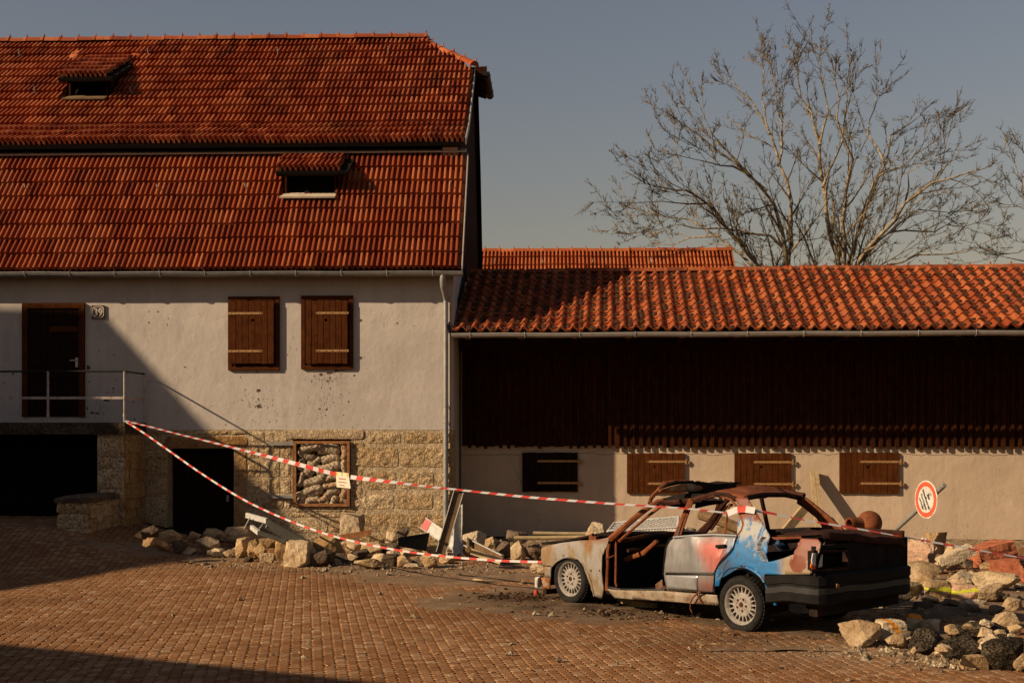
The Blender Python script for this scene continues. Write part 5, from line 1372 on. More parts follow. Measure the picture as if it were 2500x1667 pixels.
    mb = MB(); mb.tube([sp(1585, 1228), sp(1590, 1216, 1, -.02), C(1597, 1207, 1.30), C(1611, 1191, 1.24), C(1627, 1178, 1.22), C(1649, 1173, 1.2), C(1675, 1175, 1.15)], [.022, .024, .024, .022, .02, .02, .018], 6)
    mb.tube([C(1596, 1206, 1.33), C(1608, 1190, 1.27), C(1622, 1174, 1.25)], .010, 5); P('bent_header', mb, A['c_rust'])
    hd = panel('roof_header', [(1611, 1196), (1634, 1188), (1660, 1182), (1690, 1181), (1712, 1187), (1716, 1193), (1700, 1199), (1640, 1200.5), (1612, 1201)], A['c_cream'], lat=.93, dent=.02, thick=.03)
    panel('roof_skin_lifted', [(1612, 1194), (1630, 1180), (1650, 1174), (1678, 1173.5), (1702, 1178), (1740, 1181), (1772, 1178.5), (1802, 1180), (1799, 1185), (1793, 1187), (1791, 1204), (1740, 1205), (1690, 1206), (1700, 1198), (1716, 1192), (1690, 1181), (1655, 1183)], A['c_burnt'], lat=1.0, dent=.03, thick=.03)
    mb = MB(); V = []; F = []; nu, nv = 8, 6
    c0, c1, c2, c3 = C(1628, 1177, 1.0), C(1800, 1180, 1.0), C(1812, 1178, 1.3), C(1640, 1174, 1.3)
    for j in range(nv + 1):
        for i in range(nu + 1):
            s, t = i / nu, j / nv; p = c0.lerp(c1, s).lerp(c3.lerp(c2, s), t); p.z += .03 * fbm(p, 4, 2, 5) ; V.append(p)
    mb.add(V, [(j * (nu + 1) + i, j * (nu + 1) + i + 1, (j + 1) * (nu + 1) + i + 1, (j + 1) * (nu + 1) + i) for j in range(nv) for i in range(nu)]); o = P('roof_skin_torn', mb, A['c_rust_dark']); md = o.modifiers.new('thickness', 'SOLIDIFY'); md.thickness = .012
    panel('headliner_remains', [(1598, 1226), (1625, 1216), (1652, 1208), (1680, 1205), (1744, 1206), (1738, 1213), (1700, 1219), (1684, 1235), (1660, 1240), (1620, 1232), (1604, 1234)], A['c_burnt'], off=-.12, dent=.03)
    panel('headliner_remains', [(1700, 1222), (1740, 1214), (1766, 1222), (1762, 1228), (1730, 1233), (1700, 1240)], A['c_burnt'], off=-.3, dent=.03)
    # ---- bonnet, buckled and black
    mb = MB(); V = []; F = []; L_ = [(1322, 1323), (1350, 1320.5), (1380, 1317.5), (1412, 1312), (1440, 1304), (1465, 1302), (1490, 1306)]
    lp = []
    for a, b in L_:
        x, z = cl(a, b, .70); lp.append((x, z))
    nv = 8
    for x, z in lp:
        for j in range(nv + 1):
            t = j / nv; V.append((x, .70 - 1.4 * t, z + .035 * math.sin(math.pi * t) * .6 - .05 * t + .02 * fbm((x, t * 1.4, 0), 3)))
    F = [(i * (nv + 1) + j, i * (nv + 1) + j + 1, (i + 1) * (nv + 1) + j + 1, (i + 1) * (nv + 1) + j) for i in range(len(lp) - 1) for j in range(nv)]
    mb.add(V, F); o = P('bonnet', mb, A['c_burnt']); md = o.modifiers.new('thickness', 'SOLIDIFY'); md.thickness = .03
    mb = MB(); mb.span(2.0, xf - .1, -.7, .7, .22, .5); P('engine_block', mb, A['c_burnt'], smooth=False)
    p = sp(1441, 1314); mb = MB(); mb.box(p + Vector((0, -.06, .0)), (.12, .05, .05)).box(p + Vector((.03, -.06, .03)), (.03, .04, .05)); P('bonnet_hinge', mb, A['c_rust'], smooth=False)
    # ---- cabin: floor, firewall, dash, column, bulkhead, scorched remains
    mb = MB(); mb.add([(2.0, .74, .17), (2.0, -.74, .17), (-.1, -.74, .30), (-.1, .74, .30)], [(0, 1, 2, 3)]); mb.add([(-.1, .74, .30), (-.1, -.74, .30), (-.95, -.7, .42), (-.95, .7, .42)], [(0, 1, 2, 3)]); o = P('floor_pan', mb, A['c_burnt']); md = o.modifiers.new('t', 'SOLIDIFY'); md.thickness = .04
    mb = MB(); mb.span(1.96, 2.0, -.76, .74, .15, .78); P('firewall', mb, A['c_burnt'], smooth=False)
    mb = MB(); mb.tube([(1.72, .72, .80), (1.70, .3, .84), (1.70, -.3, .84), (1.72, -.72, .80)], .03, 6); mb.tube([(1.62, .70, .70), (1.6, 0, .72), (1.62, -.70, .70)], .022, 6)
    P('dash_frame', mb, A['c_rust_dark'])
    p0, p1 = C(1573, 1349, 1.55), C(1600, 1325, 1.35); mb = MB(); mb.tube([p0 + Vector((.3, 0, -.1)), p0, p1], [.03, .035, .028], 8); mb.tube([p1, p1 + (p1 - p0) * .2], [.035, .02], 8); P('steering_column', mb, A['c_rust'])
    mb = MB(); mb.span(-.16, -.13, -.72, .72, .3, .80); mb.span(-.13, .35, -.7, .7, .3, .42); P('rear_bulkhead', mb, A['c_burnt'], smooth=False)
    mb = MB()
    for k in range(26):
        c = Vector((rn.uniform(.6, 1.3), rn.uniform(.1, .72), .28 + rn.uniform(-.03, .07))); mb.box(c, (rn.uniform(.04, .16), rn.uniform(.03, .12), rn.uniform(.015, .06)), Matrix.Rotation(rn.uniform(0, 6), 3, Vector((rn.random(), rn.random(), rn.random())).normalized()))
    P('scorched_debris', mb, A['c_fabric'], smooth=False)
    # ---- tail: panel, boot lid, lamps, bumper
    xr = -1.05
    lampL = [(1982, 1345), (2067, 1344), (2068, 1388), (1980, 1392)]
    mb = MB(); ys = [clx(a, b, xr) for a, b in lampL]; yl0, yl1 = ys[0][0], ys[1][0]; zl1, zl0 = ys[0][1], ys[3][1]
    for y0, y1, z0_, z1_ in ((-.79, .80, .40, zl0), (-.79, .80, zl1, .95), (-.40, yl1, zl0, zl1), (-.79, -.72, zl0, zl1), (yl0 - .0, .80, zl0, zl1)):
        mb.span(xr, xr + .05, min(y0, y1), max(y0, y1), z0_, z1_)
    mb.span(xr + .14, xr + .18, -.78, .78, .40, .93); tp = P('tail_panel', mb, A['c_burnt'], smooth=False)
    # left tail lamp
    mb = MB(); 
    for a, b in ((0, 1), (1, 2), (2, 3), (3, 0)):
        p, q = ys[a], ys[b]; mb.tube([(xr - .01, p[0], p[1]), (xr - .01, q[0], q[1])], .012, 5)
    lamp = P('tail_lamp', mb, A['c_rust_dark'])
    panel('reflector', [(1984, 1350), (1991, 1349), (1987, 1361), (1987, 1374), (1992, 1381), (1984, 1382), (1981, 1368)], A['c_lens_white'], lat=xr - .02, parent=lamp, thick=.01)
    panel('reflector', [(2006, 1352), (2008, 1354), (2006.5, 1382), (1998, 1385), (2002, 1372)], A['c_lens_white'], lat=xr - .02, parent=lamp, thick=.01)
    panel('orange_lens', [(1980, 1374), (1985, 1380), (1993, 1386), (1986, 1389), (1979, 1384)], A['c_lens_orange'], lat=xr - .03, parent=lamp, thick=.012)
    mb = MB(); mb.span(xr - .005, xr + .03, -.72, -.40, zl0, zl1); P('tail_lamp', mb, A['c_burnt'], smooth=False)
    # boot lid, sprung open and twisted
    fl, fr_ = Vector((-.36, .60, 1.0)), Vector((-.30, -.60, 1.0)); rl, rr = Vector((-1.0, .62, 1.075)), Vector((-1.09, -.66, .94))
    V = []; F = []; nu, nv = 10, 10
    for j in range(nv + 1):
        t = j / nv
        for i in range(nu + 1):
            s = i / nu; p = fl.lerp(rl, s).lerp(fr_.lerp(rr, s), t); p.z += .02 * math.sin(math.pi * t) - .022 * max(0, fbm((t * 3, s, 0), 2.2, 2, 4)) - .03 * max(0, 1 - abs(t - .55) / .12) * s; V.append(p)
    n = nu + 1; F = [(j * n + i, j * n + i + 1, (j + 1) * n + i + 1, (j + 1) * n + i) for j in range(nv) for i in range(nu)]
    b = len(V); V += [V[j * n + nu] + Vector((-.03, 0, -.05 - .05 * math.sin(j * 1.1) ** 2 * .6)) for j in range(nv + 1)]; F += [(j * n + nu, (j + 1) * n + nu, b + j + 1, b + j) for j in range(nv)]
    mb = MB().add(V, F); o = P('boot_lid', mb, A['c_rust_dark']); md = o.modifiers.new('thickness', 'SOLIDIFY'); md.thickness = .025
    mb = MB(); mb.span(-.33, -.13, -.68, .68, .90, .93); P('parcel_shelf', mb, A['c_burnt'], smooth=False)
    # bumper
    path = [(-.46, .815), (-.80, .825), (-.98, .82), (-1.07, .78), (-1.11, .70), (-1.135, .40), (-1.14, 0), (-1.135, -.40), (-1.11, -.70), (-1.07, -.79), (-.98, -.82), (-.45, -.82)]
    _p = []
    for i in range(len(path) - 1):
        for k in range(3): _p.append((path[i][0] + (path[i + 1][0] - path[i][0]) * k / 3, path[i][1] + (path[i + 1][1] - path[i][1]) * k / 3))
    path = _p + [path[-1]]
    prof = [(-.06, .675), (-.005, .67), (.016, .655), (.016, .575), (.004, .565), (.004, .545)]
    prof2 = [(.004, .545), (.012, .54), (.012, .485), (.004, .48)]
    prof3 = [(.004, .48), (.012, .47), (.008, .40), (-.02, .375), (-.05, .37)]
    def sweep(pf, name, mat, par):
        V = []; F = []; m_ = len(pf)
        for i, (x, y) in enumerate(path):
            a = Vector(path[max(i - 1, 0)]); c = Vector(path[min(i + 1, len(path) - 1)]); t = (c - a).normalized(); nrm = Vector((t.y, -t.x)) * 1
            if nrm.dot(Vector((x + .3, y))) < 0: nrm = -nrm
            drop = -.025 * (1 if i < 2 else 0) * (2 - i) * .5 + .022 * fbm((x, y, 0), 2.2)
            for o_, z in pf: V.append((x + nrm.x * o_, y + nrm.y * o_, z + drop - .02 * (1 - abs(x + .4) / .7 if x > -.9 else 0)))
        for i in range(len(path) - 1):
            for k in range(m_ - 1): F.append((i * m_ + k, i * m_ + k + 1, (i + 1) * m_ + k + 1, (i + 1) * m_ + k))
        return P(name, MB().add(V, F), mat, par)
    bp_ = sweep(prof, 'rear_bumper', A['c_bumper'], car); sweep(prof2, 'bumper_insert', A['c_strip'], bp_); sweep(prof3, 'bumper_skirt', A['c_bumper'], bp_)
    panel('plate_mark', [(2042, 1424), (2050, 1425), (2049, 1436), (2042, 1434)], A['c_cream'], lat=-1.165, thick=.004)
    mb = MB(); mb.span(-1.0, -.9, -.7, .7, .25, .42); P('rear_crossmember', mb, A['c_burnt'], smooth=False)
    # hanging loop of rusty trim under the sill
    mb = MB(); lo = [(1712, 1443), (1703, 1447), (1692, 1457), (1686, 1470), (1685, 1485), (1690, 1495)]; mb.tube([sp(a, b, 1, .05) if b < 1488 else sp(a, b, 1, .06) for a, b in lo], .009, 5); mb.tube([sp(a, b, 1, .03) for a, b in ((1702, 1446), (1706, 1460), (1713, 1471))], .009, 5); P('hanging_trim', mb, A['c_rust'])
    # ---- wheels
    def wheel(cx_, cz_, y, s, flat, nm='wheel', rot=0.0):
        M = Matrix.Translation((cx_, y, cz_)) @ Matrix.Rotation(R(-90) if s > 0 else R(90), 4, 'X') @ Matrix.Rotation(rot, 4, 'Z')
        w = .088
        tp_ = [(.205, .075), (.212, .09), (.235, .098), (.262, .095), (.283, .078), (.292, .05), (.295, 0), (.292, -.05), (.283, -.078), (.262, -.095), (.212, -.09), (.2, -.075)]
        mb = MB(); mb.lathe(tp_, M, 56)
        V = []
        for v in mb.V:
            q = v.copy()
            if q.z < 0.0: 
                dpt = -q.z; q.z = .002 + .01 * 0; q.y += (1 if (q.y - y) > 0 else -1) * dpt * .45
            low = smooth01((.10 - q.z) / .10); q.y += (1 if (q.y - y) > 0 else -1) * .022 * low * flat
            V.append(q)
        mb.V = V
        # tread blocks
        tyre = P(nm, mb, A['c_tyre'])
        mt = MB()
        for k in range(44):
            a = 2 * math.pi * k / 44
            for h, da in ((.045, 0), (-.005, .07), (-.05, 0)):
                p = M @ Vector((math.cos(a + da) * .2945, math.sin(a + da) * .2945, h))
                if p.z < .02: continue
                mt.box(p, (.034, .028, .012), (M.to_3x3() @ Matrix.Rotation(a + da, 3, 'Z') @ Matrix.Rotation(R(90), 3, 'Y')) @ Matrix.Identity(3))
        P('tread', mt, A['c_tyre'], tyre, False)
        rim = MB(); rim.lathe([(.2, -.07), (.19, -.06), (.182, .0), (.176, .045), (.184, .06), (.196, .078), (.206, .086), (.212, .082), (.208, .072), (.2, -.07)], M, 56)
        rim.lathe([(.126, .02), (.126, .045), (.12, .056), (.06, .066), (.028, .068), (.028, .04)], M, 40)
        n = 20
        for k in range(n):
            a = 2 * math.pi * (k + .5) / n; c, s_ = math.cos(a), math.sin(a); tw = .006; bw = .011
            Vv = []
            for r_, h0, h1, ww in ((.115, .02, .052, bw), (.15, .015, .05, tw), (.186, .01, .052, tw * 1.1)):
                for sg in (-1, 1):
                    for h in (h0, h1): Vv.append(M @ Vector((c * r_ - s_ * ww * sg, s_ * r_ + c * ww * sg, h)))
            Ff = []
            for q in (0, 4):
                Ff += [(q, q + 1, q + 5, q + 4), (q + 2, q + 6, q + 7, q + 3), (q + 1, q + 3, q + 7, q + 5)]
            rim.add(Vv, Ff)
        ro = P('rim', rim, A['c_alloy'], tyre)
        hub = MB(); hub.lathe([(0, .062), (.0275, .062)], M, 20)
        for k in range(5):
            a = 2 * math.pi * k / 5 + .3; Mh = M @ Matrix.Translation((math.cos(a) * .062, math.sin(a) * .062, .0675)); hub.lathe([(0, .001), (.0135, .001)], Mh, 10)
            a += .63; Mh = M @ Matrix.Translation((math.cos(a) * .064, math.sin(a) * .064, .0668)); hub.lathe([(0, .001), (.0055, .001)], Mh, 8)
        P('bolt_hole', hub, A['c_rust_dark'], tyre, False)
        bk = MB(); bk.lathe([(0, -.012), (.19, -.012)], M, 30); P('brake_disc', bk, A['c_burnt'], tyre, False)
    xr_, zr_ = cl(1807, 1476, .79); xf_, zf_ = cl(1390, 1413, .79)
    wheel(xr_, zr_, .705, 1, .6, rot=.2); wheel(xf_, zf_, .705, 1, 1.5, rot=.5); wheel(xr_, zr_, -.705, -1, .8, rot=.9); wheel(xf_, zf_, -.705, -1, 1.2, rot=1.4)
    # wheel housings
    for xc in (xr_, xf_):
        for s in (1, -1):
            mb = MB(); V = []; k = 14
            for i in range(k + 1):
                a = math.pi * (i / k) * 1.1 - .15
                for y in (.79, .45): V.append((xc + .36 * math.cos(a), s * y, .28 + .36 * math.sin(a)))
            F = [(2 * i, 2 * i + 1, 2 * i + 3, 2 * i + 2) for i in range(k)]; mb.add(V, F)
            mb.add([V[2 * i + 1] for i in range(k + 1)], [tuple(range(k + 1))]); P('wheel_housing', mb, A['c_burnt'], smooth=False)
    return car
# ------------------------------------------------------------------ rubble
_rk = [0]
def rock_mesh(w, d, h, blocky, seed, sub=3, name='stone_chunk'):
    rn = random.Random(seed); bm = bmesh.new()
    if blocky:
        bmesh.ops.create_cube(bm, size=2.0); bmesh.ops.subdivide_edges(bm, edges=bm.edges[:], cuts=7, use_grid_fill=True)
        for v in bm.verts:
            L = max(abs(c) for c in v.co); v.co *= (1 - .10 * max(0, v.co.length / L - 1.18))
        cj = {}
        for v in bm.verts:
            f_ = Vector((0, 0, 0))
            for sx_ in (-1, 1):
                for sy_ in (-1, 1):
                    for sz_ in (-1, 1):
                        q_ = cj.setdefault((sx_, sy_, sz_), Vector((rn.uniform(-.2, .2), rn.uniform(-.2, .2), rn.uniform(-.14, .14))))
                        f_ += q_ * ((1 + sx_ * v.co.x) * (1 + sy_ * v.co.y) * (1 + sz_ * v.co.z) / 8)
            v.co += f_
        planes = [(Vector((rn.choice((-1, 1)) * rn.uniform(.5, 1), rn.choice((-1, 1)) * rn.uniform(.3, 1), rn.choice((-1, 1)) * rn.uniform(.3, 1))).normalized(), rn.uniform(1.1, 1.35)) for _ in range(4)]
        na = .06
    else:
        for k in range(17):
            n = Vector((rn.gauss(0, 1), rn.gauss(0, 1), rn.gauss(0, 1))); m_ = max(abs(c) for c in n); n = n.normalized().lerp(n / m_, .45) * rn.uniform(.8, 1.05); bm.verts.new(n)
        r_ = bmesh.ops.convex_hull(bm, input=bm.verts[:]); bmesh.ops.delete(bm, geom=[g_ for g_ in r_['geom_interior'] if isinstance(g_, bmesh.types.BMVert)], context='VERTS')
        bmesh.ops.triangulate(bm, faces=bm.faces[:])
        for _ in range(2):
            bmesh.ops.subdivide_edges(bm, edges=bm.edges[:], cuts=1 if _ else 2, use_grid_fill=True); bmesh.ops.triangulate(bm, faces=bm.faces[:])
        for _ in range(1): bmesh.ops.smooth_vert(bm, verts=bm.verts[:], factor=.35, use_axis_x=True, use_axis_y=True, use_axis_z=True)
        planes = []; na = .05
    for v in bm.verts:
        p = v.co
        for n, k in planes:
            t = p.dot(n)
            if t > k: p -= n * (t - k) * .96
        v.co = p * (1 + na * fbm(p, 1.9, 3, seed * .37) + .055 * fbm(p, 5.5, 3, seed * .71))
    mn = [min(v.co[i] for v in bm.verts) for i in range(3)]; mx = [max(v.co[i] for v in bm.verts) for i in range(3)]
    for v in bm.verts:
        v.co = Vector(((v.co.x - (mn[0] + mx[0]) / 2) / (mx[0] - mn[0]) * w, (v.co.y - (mn[1] + mx[1]) / 2) / (mx[1] - mn[1]) * d, (v.co.z - mn[2]) / (mx[2] - mn[2]) * h))
    me = bpy.data.meshes.new(name); bm.to_mesh(me); bm.free(); return me
SHARED = {}
def rock(box, mat, label=None, blocky=False, heap='a', rotz=None, tilt=0.0, lift=0.0, depth=None, name='stone_chunk', dk=1.0):
    x0, y0, x1, y1 = box; _rk[0] += 1; sd = _rk[0]; rn = random.Random(sd * 13)
    cx_ = (x0 + x1) / 2
    g = gnd(cx_, y1 + 1, lift)
    for _ in range(3): g = gnd(cx_, y1 + 1, lift + gz(g.x, g.y))
    zc = -g.x * SA + g.y * CA
    if depth: g = atz(cx_, y1, depth); zc = depth
    w, h = (x1 - x0) * zc / FPX, (y1 - y0) * zc / FPX
    d = (.55 * w + .45 * h) * dk; me = rock_mesh(w, d, h * 1.06, blocky, sd, name=name); me.materials.append(MAT[mat])
    M = Matrix.Translation((g.x, g.y + d * .5, g.z - h * .05)) @ Matrix.Rotation((rn.uniform(-.35, .35) if rotz is None else rotz), 4, 'Z')
    if tilt: M = M @ Matrix.Rotation(tilt, 4, 'Y')
    gl = {'a': ('pale sandstone lump in the rubble row below the farmhouse wall', 'rubble along the farmhouse wall'),
          'b': ('rough limestone chunk in the debris pile right of the car', 'rubble right of the car'),
          'c': ('broken stone lump on the paving at the lower right corner', 'stones at the lower right corner'),
          'd': ('sandstone chunk in the debris between farmhouse and car bonnet', 'debris left of the car')}[heap]
    o = put(name, me, None, M, label=label or gl[0], cat='stone', **{}, group=gl[1])
    if not label: AUTO.setdefault(heap, []).append((cx_, mat, w * h, o))
    return o, g, w, d, h
AUTO = {}
def auto_labels():
    where = {'a': 'in the farmhouse rubble row', 'b': 'in the pile right of the car', 'c': 'in the lower right corner', 'd': 'between farmhouse and car front'}
    for hp, L in AUTO.items():
        L.sort(key=lambda q: q[0]); med = sorted(q[2] for q in L)[len(L) // 2]
        for i, (x, mat, sz, o) in enumerate(L):
            o['label'] = '%s %s stone, %s plain one from the left %s' % ('larger' if sz > med else 'smaller', {'rubble': 'ochre', 'rubble_pale': 'pale', 'rubble_dark': 'dark'}[mat], nth(i + 1), where[hp])
def spray_mark(o, mat, z0, z1, ang=0.0):
    """a sprayed stripe: the faces of the stone near the band get the spray colour"""
    me = o.data; me.materials.append(MAT[mat]); k = len(me.materials) - 1
    zs = [v.co.z for v in me.vertices]; lo, hi = min(zs), max(zs)
    for p in me.polygons:
        c = p.center; t = (c.z + c.x * math.tan(ang) - lo) / (hi - lo)
        if z0 < t < z1 and p.normal.y < .45: p.material_index = k
def build_rubble():
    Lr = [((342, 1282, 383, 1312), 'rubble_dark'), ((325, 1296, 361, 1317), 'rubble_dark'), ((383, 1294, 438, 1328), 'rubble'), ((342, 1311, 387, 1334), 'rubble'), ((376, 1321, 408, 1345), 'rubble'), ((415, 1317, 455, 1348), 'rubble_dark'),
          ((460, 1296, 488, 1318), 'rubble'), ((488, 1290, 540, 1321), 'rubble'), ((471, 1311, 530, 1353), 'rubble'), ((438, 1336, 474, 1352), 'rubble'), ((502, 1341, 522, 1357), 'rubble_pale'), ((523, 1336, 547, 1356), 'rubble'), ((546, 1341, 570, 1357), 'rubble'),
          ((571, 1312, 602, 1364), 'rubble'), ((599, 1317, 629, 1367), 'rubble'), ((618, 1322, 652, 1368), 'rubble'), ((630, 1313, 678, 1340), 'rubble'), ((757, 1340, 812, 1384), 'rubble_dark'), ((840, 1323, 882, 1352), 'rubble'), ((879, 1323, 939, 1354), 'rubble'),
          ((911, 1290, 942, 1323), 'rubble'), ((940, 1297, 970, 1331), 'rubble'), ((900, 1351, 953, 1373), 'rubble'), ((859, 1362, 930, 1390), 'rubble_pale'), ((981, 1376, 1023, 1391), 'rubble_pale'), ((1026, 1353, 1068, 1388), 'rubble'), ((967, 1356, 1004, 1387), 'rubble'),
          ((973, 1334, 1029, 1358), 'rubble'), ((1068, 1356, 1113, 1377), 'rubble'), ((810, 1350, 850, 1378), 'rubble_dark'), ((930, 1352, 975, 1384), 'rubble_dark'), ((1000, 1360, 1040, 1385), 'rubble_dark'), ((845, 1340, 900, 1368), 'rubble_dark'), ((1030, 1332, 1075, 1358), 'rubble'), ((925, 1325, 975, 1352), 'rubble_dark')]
    for b, m in Lr: rock(b, m, heap='a')
    rock((532, 1285, 640, 1338), 'rubble', 'broad flat brown sandstone slab in the rubble left of the metal frame', dk=.7)
    rock((629, 1350, 667, 1372), 'rubble_pale', 'small pale brick-like stone in front of the rubble row', True)
    rock((668, 1316, 704, 1373), 'rubble', 'upright narrow stone beside the big cubic block', True)
    rock((691, 1321, 758, 1384), 'rubble', 'big rough cubic sandstone block standing in front of the rubble row', True, rotz=-.15)
    rock((757, 1303, 840, 1366), 'rubble', 'large angular sandstone boulder right of the cubic block', rotz=.4)
    rock((827, 1256, 883, 1312), 'rubble_pale', 'pale rounded stone leaning on the wall below the netted window', True, depth=20.6)
    rock((964, 1286, 1001, 1311), 'rubble_dark', 'dark burnt stone on top of the rubble near the downpipe', depth=20.4)
    rock((1124, 1297, 1183, 1345), 'rubble_pale', 'pale stone behind the leaning barrier boards', heap='d', depth=20.3)
    for b, m in (((1127, 1331, 1172, 1366), 'rubble'), ((1180, 1309, 1217, 1345), 'rubble'), ((1207, 1322, 1247, 1362), 'rubble_dark'), ((1293, 1374, 1331, 1400), 'rubble'), ((1160, 1340, 1200, 1366), 'rubble'), ((1110, 1350, 1130, 1366), 'rubble'), ((1380, 1300, 1430, 1330), 'rubble'), ((1310, 1385, 1345, 1405), 'rubble_pale')): rock(b, m, heap='d')
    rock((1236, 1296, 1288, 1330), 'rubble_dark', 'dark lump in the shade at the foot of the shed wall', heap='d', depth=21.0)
    o = rock((1245, 1320, 1285, 1370), 'rubble_pale', 'pale stone with a black smear beside the car front', heap='d')[0]
    rock((1279, 1326, 1324, 1370), 'rubble_dark', 'reddish burnt stone touching the car front', heap='d')
    rock((1430, 1276, 1494, 1330), 'rubble_pale', 'pale boulder behind the bonnet left of the wire mesh panel', heap='d', depth=18.8)
    rock((1664, 1288, 1712, 1330), 'rubble_pale', 'pale stone seen through the rear side window', heap='d', depth=18.6)
    rock((2080, 1297, 2166, 1400), 'rubble', 'ochre boulder carrying the rusty pipe bend behind the boot lid', True, heap='b', depth=17.4)
    rock((1500, 1294, 1565, 1392), 'rubble', 'left of three ochre boulders under the white wire mesh panel', True, heap='d', depth=17.9)
    rock((1570, 1292, 1630, 1392), 'rubble', 'middle of three ochre boulders under the white wire mesh panel', True, heap='d', depth=17.9)
    rock((1634, 1292, 1676, 1392), 'rubble', 'right of three ochre boulders under the white wire mesh panel', True, heap='d', depth=17.9)
    rock((1752, 1305, 1835, 1396), 'rubble', 'ochre boulder under the log and short plank behind the car', True, heap='d', depth=17.3)
    rock((1395, 1316, 1445, 1374), 'rubble', 'ochre stone propping the two peeled poles behind the bonnet', True, heap='d', depth=18.9)
    # heap right of the car
    bb = [((2204, 1374, 2310, 1425), 'rubble_pale'), ((2309, 1326, 2333, 1360), 'rubble_pale'), ((2378, 1341, 2408, 1382), 'rubble'), ((2316, 1396, 2400, 1432), 'rubble_pale'), ((2197, 1421, 2262, 1458), 'rubble_pale'), ((2388, 1425, 2470, 1472), 'rubble_pale'),
          ((2364, 1463, 2413, 1479), 'rubble_pale'), ((2455, 1459, 2500, 1492), 'rubble_pale'), ((2406, 1374, 2428, 1396), 'rubble'), ((2430, 1394, 2466, 1412), 'rubble'), ((2303, 1463, 2350, 1483), 'rubble_dark'), ((2225, 1312, 2262, 1345), 'rubble'), ((2345, 1362, 2380, 1392), 'rubble_dark'),
          ((2280, 1372, 2318, 1402), 'rubble'), ((2395, 1372, 2440, 1412), 'rubble'), ((2240, 1330, 2275, 1360), 'rubble'), ((2330, 1345, 2360, 1370), 'rubble_dark'), ((2410, 1440, 2450, 1470), 'rubble_dark'), ((2255, 1452, 2300, 1476), 'rubble_dark'), ((2180, 1440, 2230, 1466), 'rubble_dark'), ((2360, 1476, 2400, 1494), 'rubble_dark'), ((2230, 1470, 2290, 1490), 'rubble_dark'), ((2420, 1478, 2460, 1500), 'rubble_dark')]  # added dark stones towards the end carry the car's shadow in their colour
    for b, m in bb: rock(b, m, heap='b')
    rock((2198, 1322, 2298, 1388), 'pink_stone', 'large pinkish boulder beside the car tail', heap='b')
    rock((2263, 1298, 2314, 1356), 'rubble', 'upright ochre slab standing at the top of the debris pile', True, heap='b', rotz=.5, dk=.5)
    rock((2385, 1326, 2500, 1388), 'red_stone', 'big brick red masonry block at the right edge, upper one', True, heap='b', rotz=.25, tilt=-.22)
    rock((2432, 1368, 2515, 1424), 'red_stone', 'brick red masonry block below the bigger red one', True, heap='b', rotz=-.2, tilt=-.1)
    rock((2388, 1396, 2502, 1446), 'rubble_pale', 'long pale porous limestone slab in the middle of the pile', heap='b', dk=.8)
    # tilted beam of stone
    p0, p1 = gnd(2312, 1398, .12), gnd(2380, 1362, .2); mb = rock_mesh(.62, .2, .2, True, 901, name='stone_beam'); mb.materials.append(MAT['rubble_pale'])
    c = (gnd(2310, 1402) + gnd(2382, 1402)) / 2 + Vector((0, .1, .16)); put('stone_beam', mb, None, Matrix.Translation(c) @ Matrix.Rotation(-.42, 4, 'Y') @ Matrix.Rotation(.2, 4, 'Z'), label='long square stone beam tilted across the debris pile', cat='stone', group='rubble right of the car')
    o = rock((2268, 1420, 2335, 1463), 'rubble_pale', 'pale stone with a yellow sprayed stripe, the left of two', True, heap='b', rotz=.1)[0]; spray_mark(o, 'spray_yellow', .50, .68)
    o = rock((2331, 1427, 2395, 1465), 'pink_stone', 'pinkish stone with a yellow sprayed stripe, the right of two', True, heap='b', rotz=-.3)[0]; spray_mark(o, 'spray_yellow', .52, .72, -.15)
    # corner heap in front
    for b, m in (((2164, 1549, 2226, 1588), 'rubble_pale'), ((2225, 1544, 2290, 1587), 'rubble_pale'), ((2401, 1592, 2470, 1628), 'rubble_pale'), ((2393, 1528, 2446, 1552), 'rubble_pale'), ((2429, 1494, 2500, 1531), 'rubble_pale'), ((2225, 1578, 2252, 1598), 'rubble_pale'), ((2256, 1512, 2300, 1542), 'rubble_pale'), ((2480, 1596, 2515, 1640), 'rubble_pale'), ((2340, 1585, 2380, 1604), 'rubble_pale'), ((2466, 1524, 2500, 1548), 'rubble'), ((2360, 1515, 2392, 1536), 'rubble_pale'), ((2192, 1540, 2235, 1570), 'rubble_dark')): rock(b, m, heap='c')
    rock((2060, 1518, 2158, 1584), 'rubble_pale', 'biggest pale boulder nearest the car tail on the paving', heap='c', rotz=.3)
    o = rock((2144, 1516, 2216, 1568), 'rubble_pale', 'pale stone with an orange sprayed stripe beside the biggest boulder', True, heap='c', rotz=.2)[0]; spray_mark(o, 'spray_orange', .55, .95, .9)
    o = rock((2217, 1499, 2260, 1538), 'rubble_pale', 'small pale stone with an orange dab behind the others', heap='c')[0]; spray_mark(o, 'spray_orange', .72, .98, .2)
    o = rock((2348, 1600, 2418, 1634), 'rubble', 'single squared brick lying in front of the asphalt lumps', True, heap='c', rotz=.15, dk=.6)[0]
    rock((2387, 1550, 2445, 1596), 'rubble_pale', 'slanting pale slab resting on the asphalt lumps', True, heap='c', rotz=-.5, tilt=.55, dk=.4, depth=10.75)
    for i, (b, l) in enumerate((((2232, 1538, 2322, 1600), 'left dark asphalt lump between the corner stones'), ((2305, 1556, 2410, 1616), 'middle dark asphalt lump behind the brick'), ((2410, 1566, 2515, 1640), 'dark asphalt lump at the right picture edge'), ((2330, 1524, 2480, 1570), 'flat dark asphalt slab behind the slanting pale slab'))):
        o = rock(b, 'asphalt', l, heap='c', name='asphalt_lump')[0]; o['category'] = 'asphalt'; del o['group']
    rf = random.Random(31)
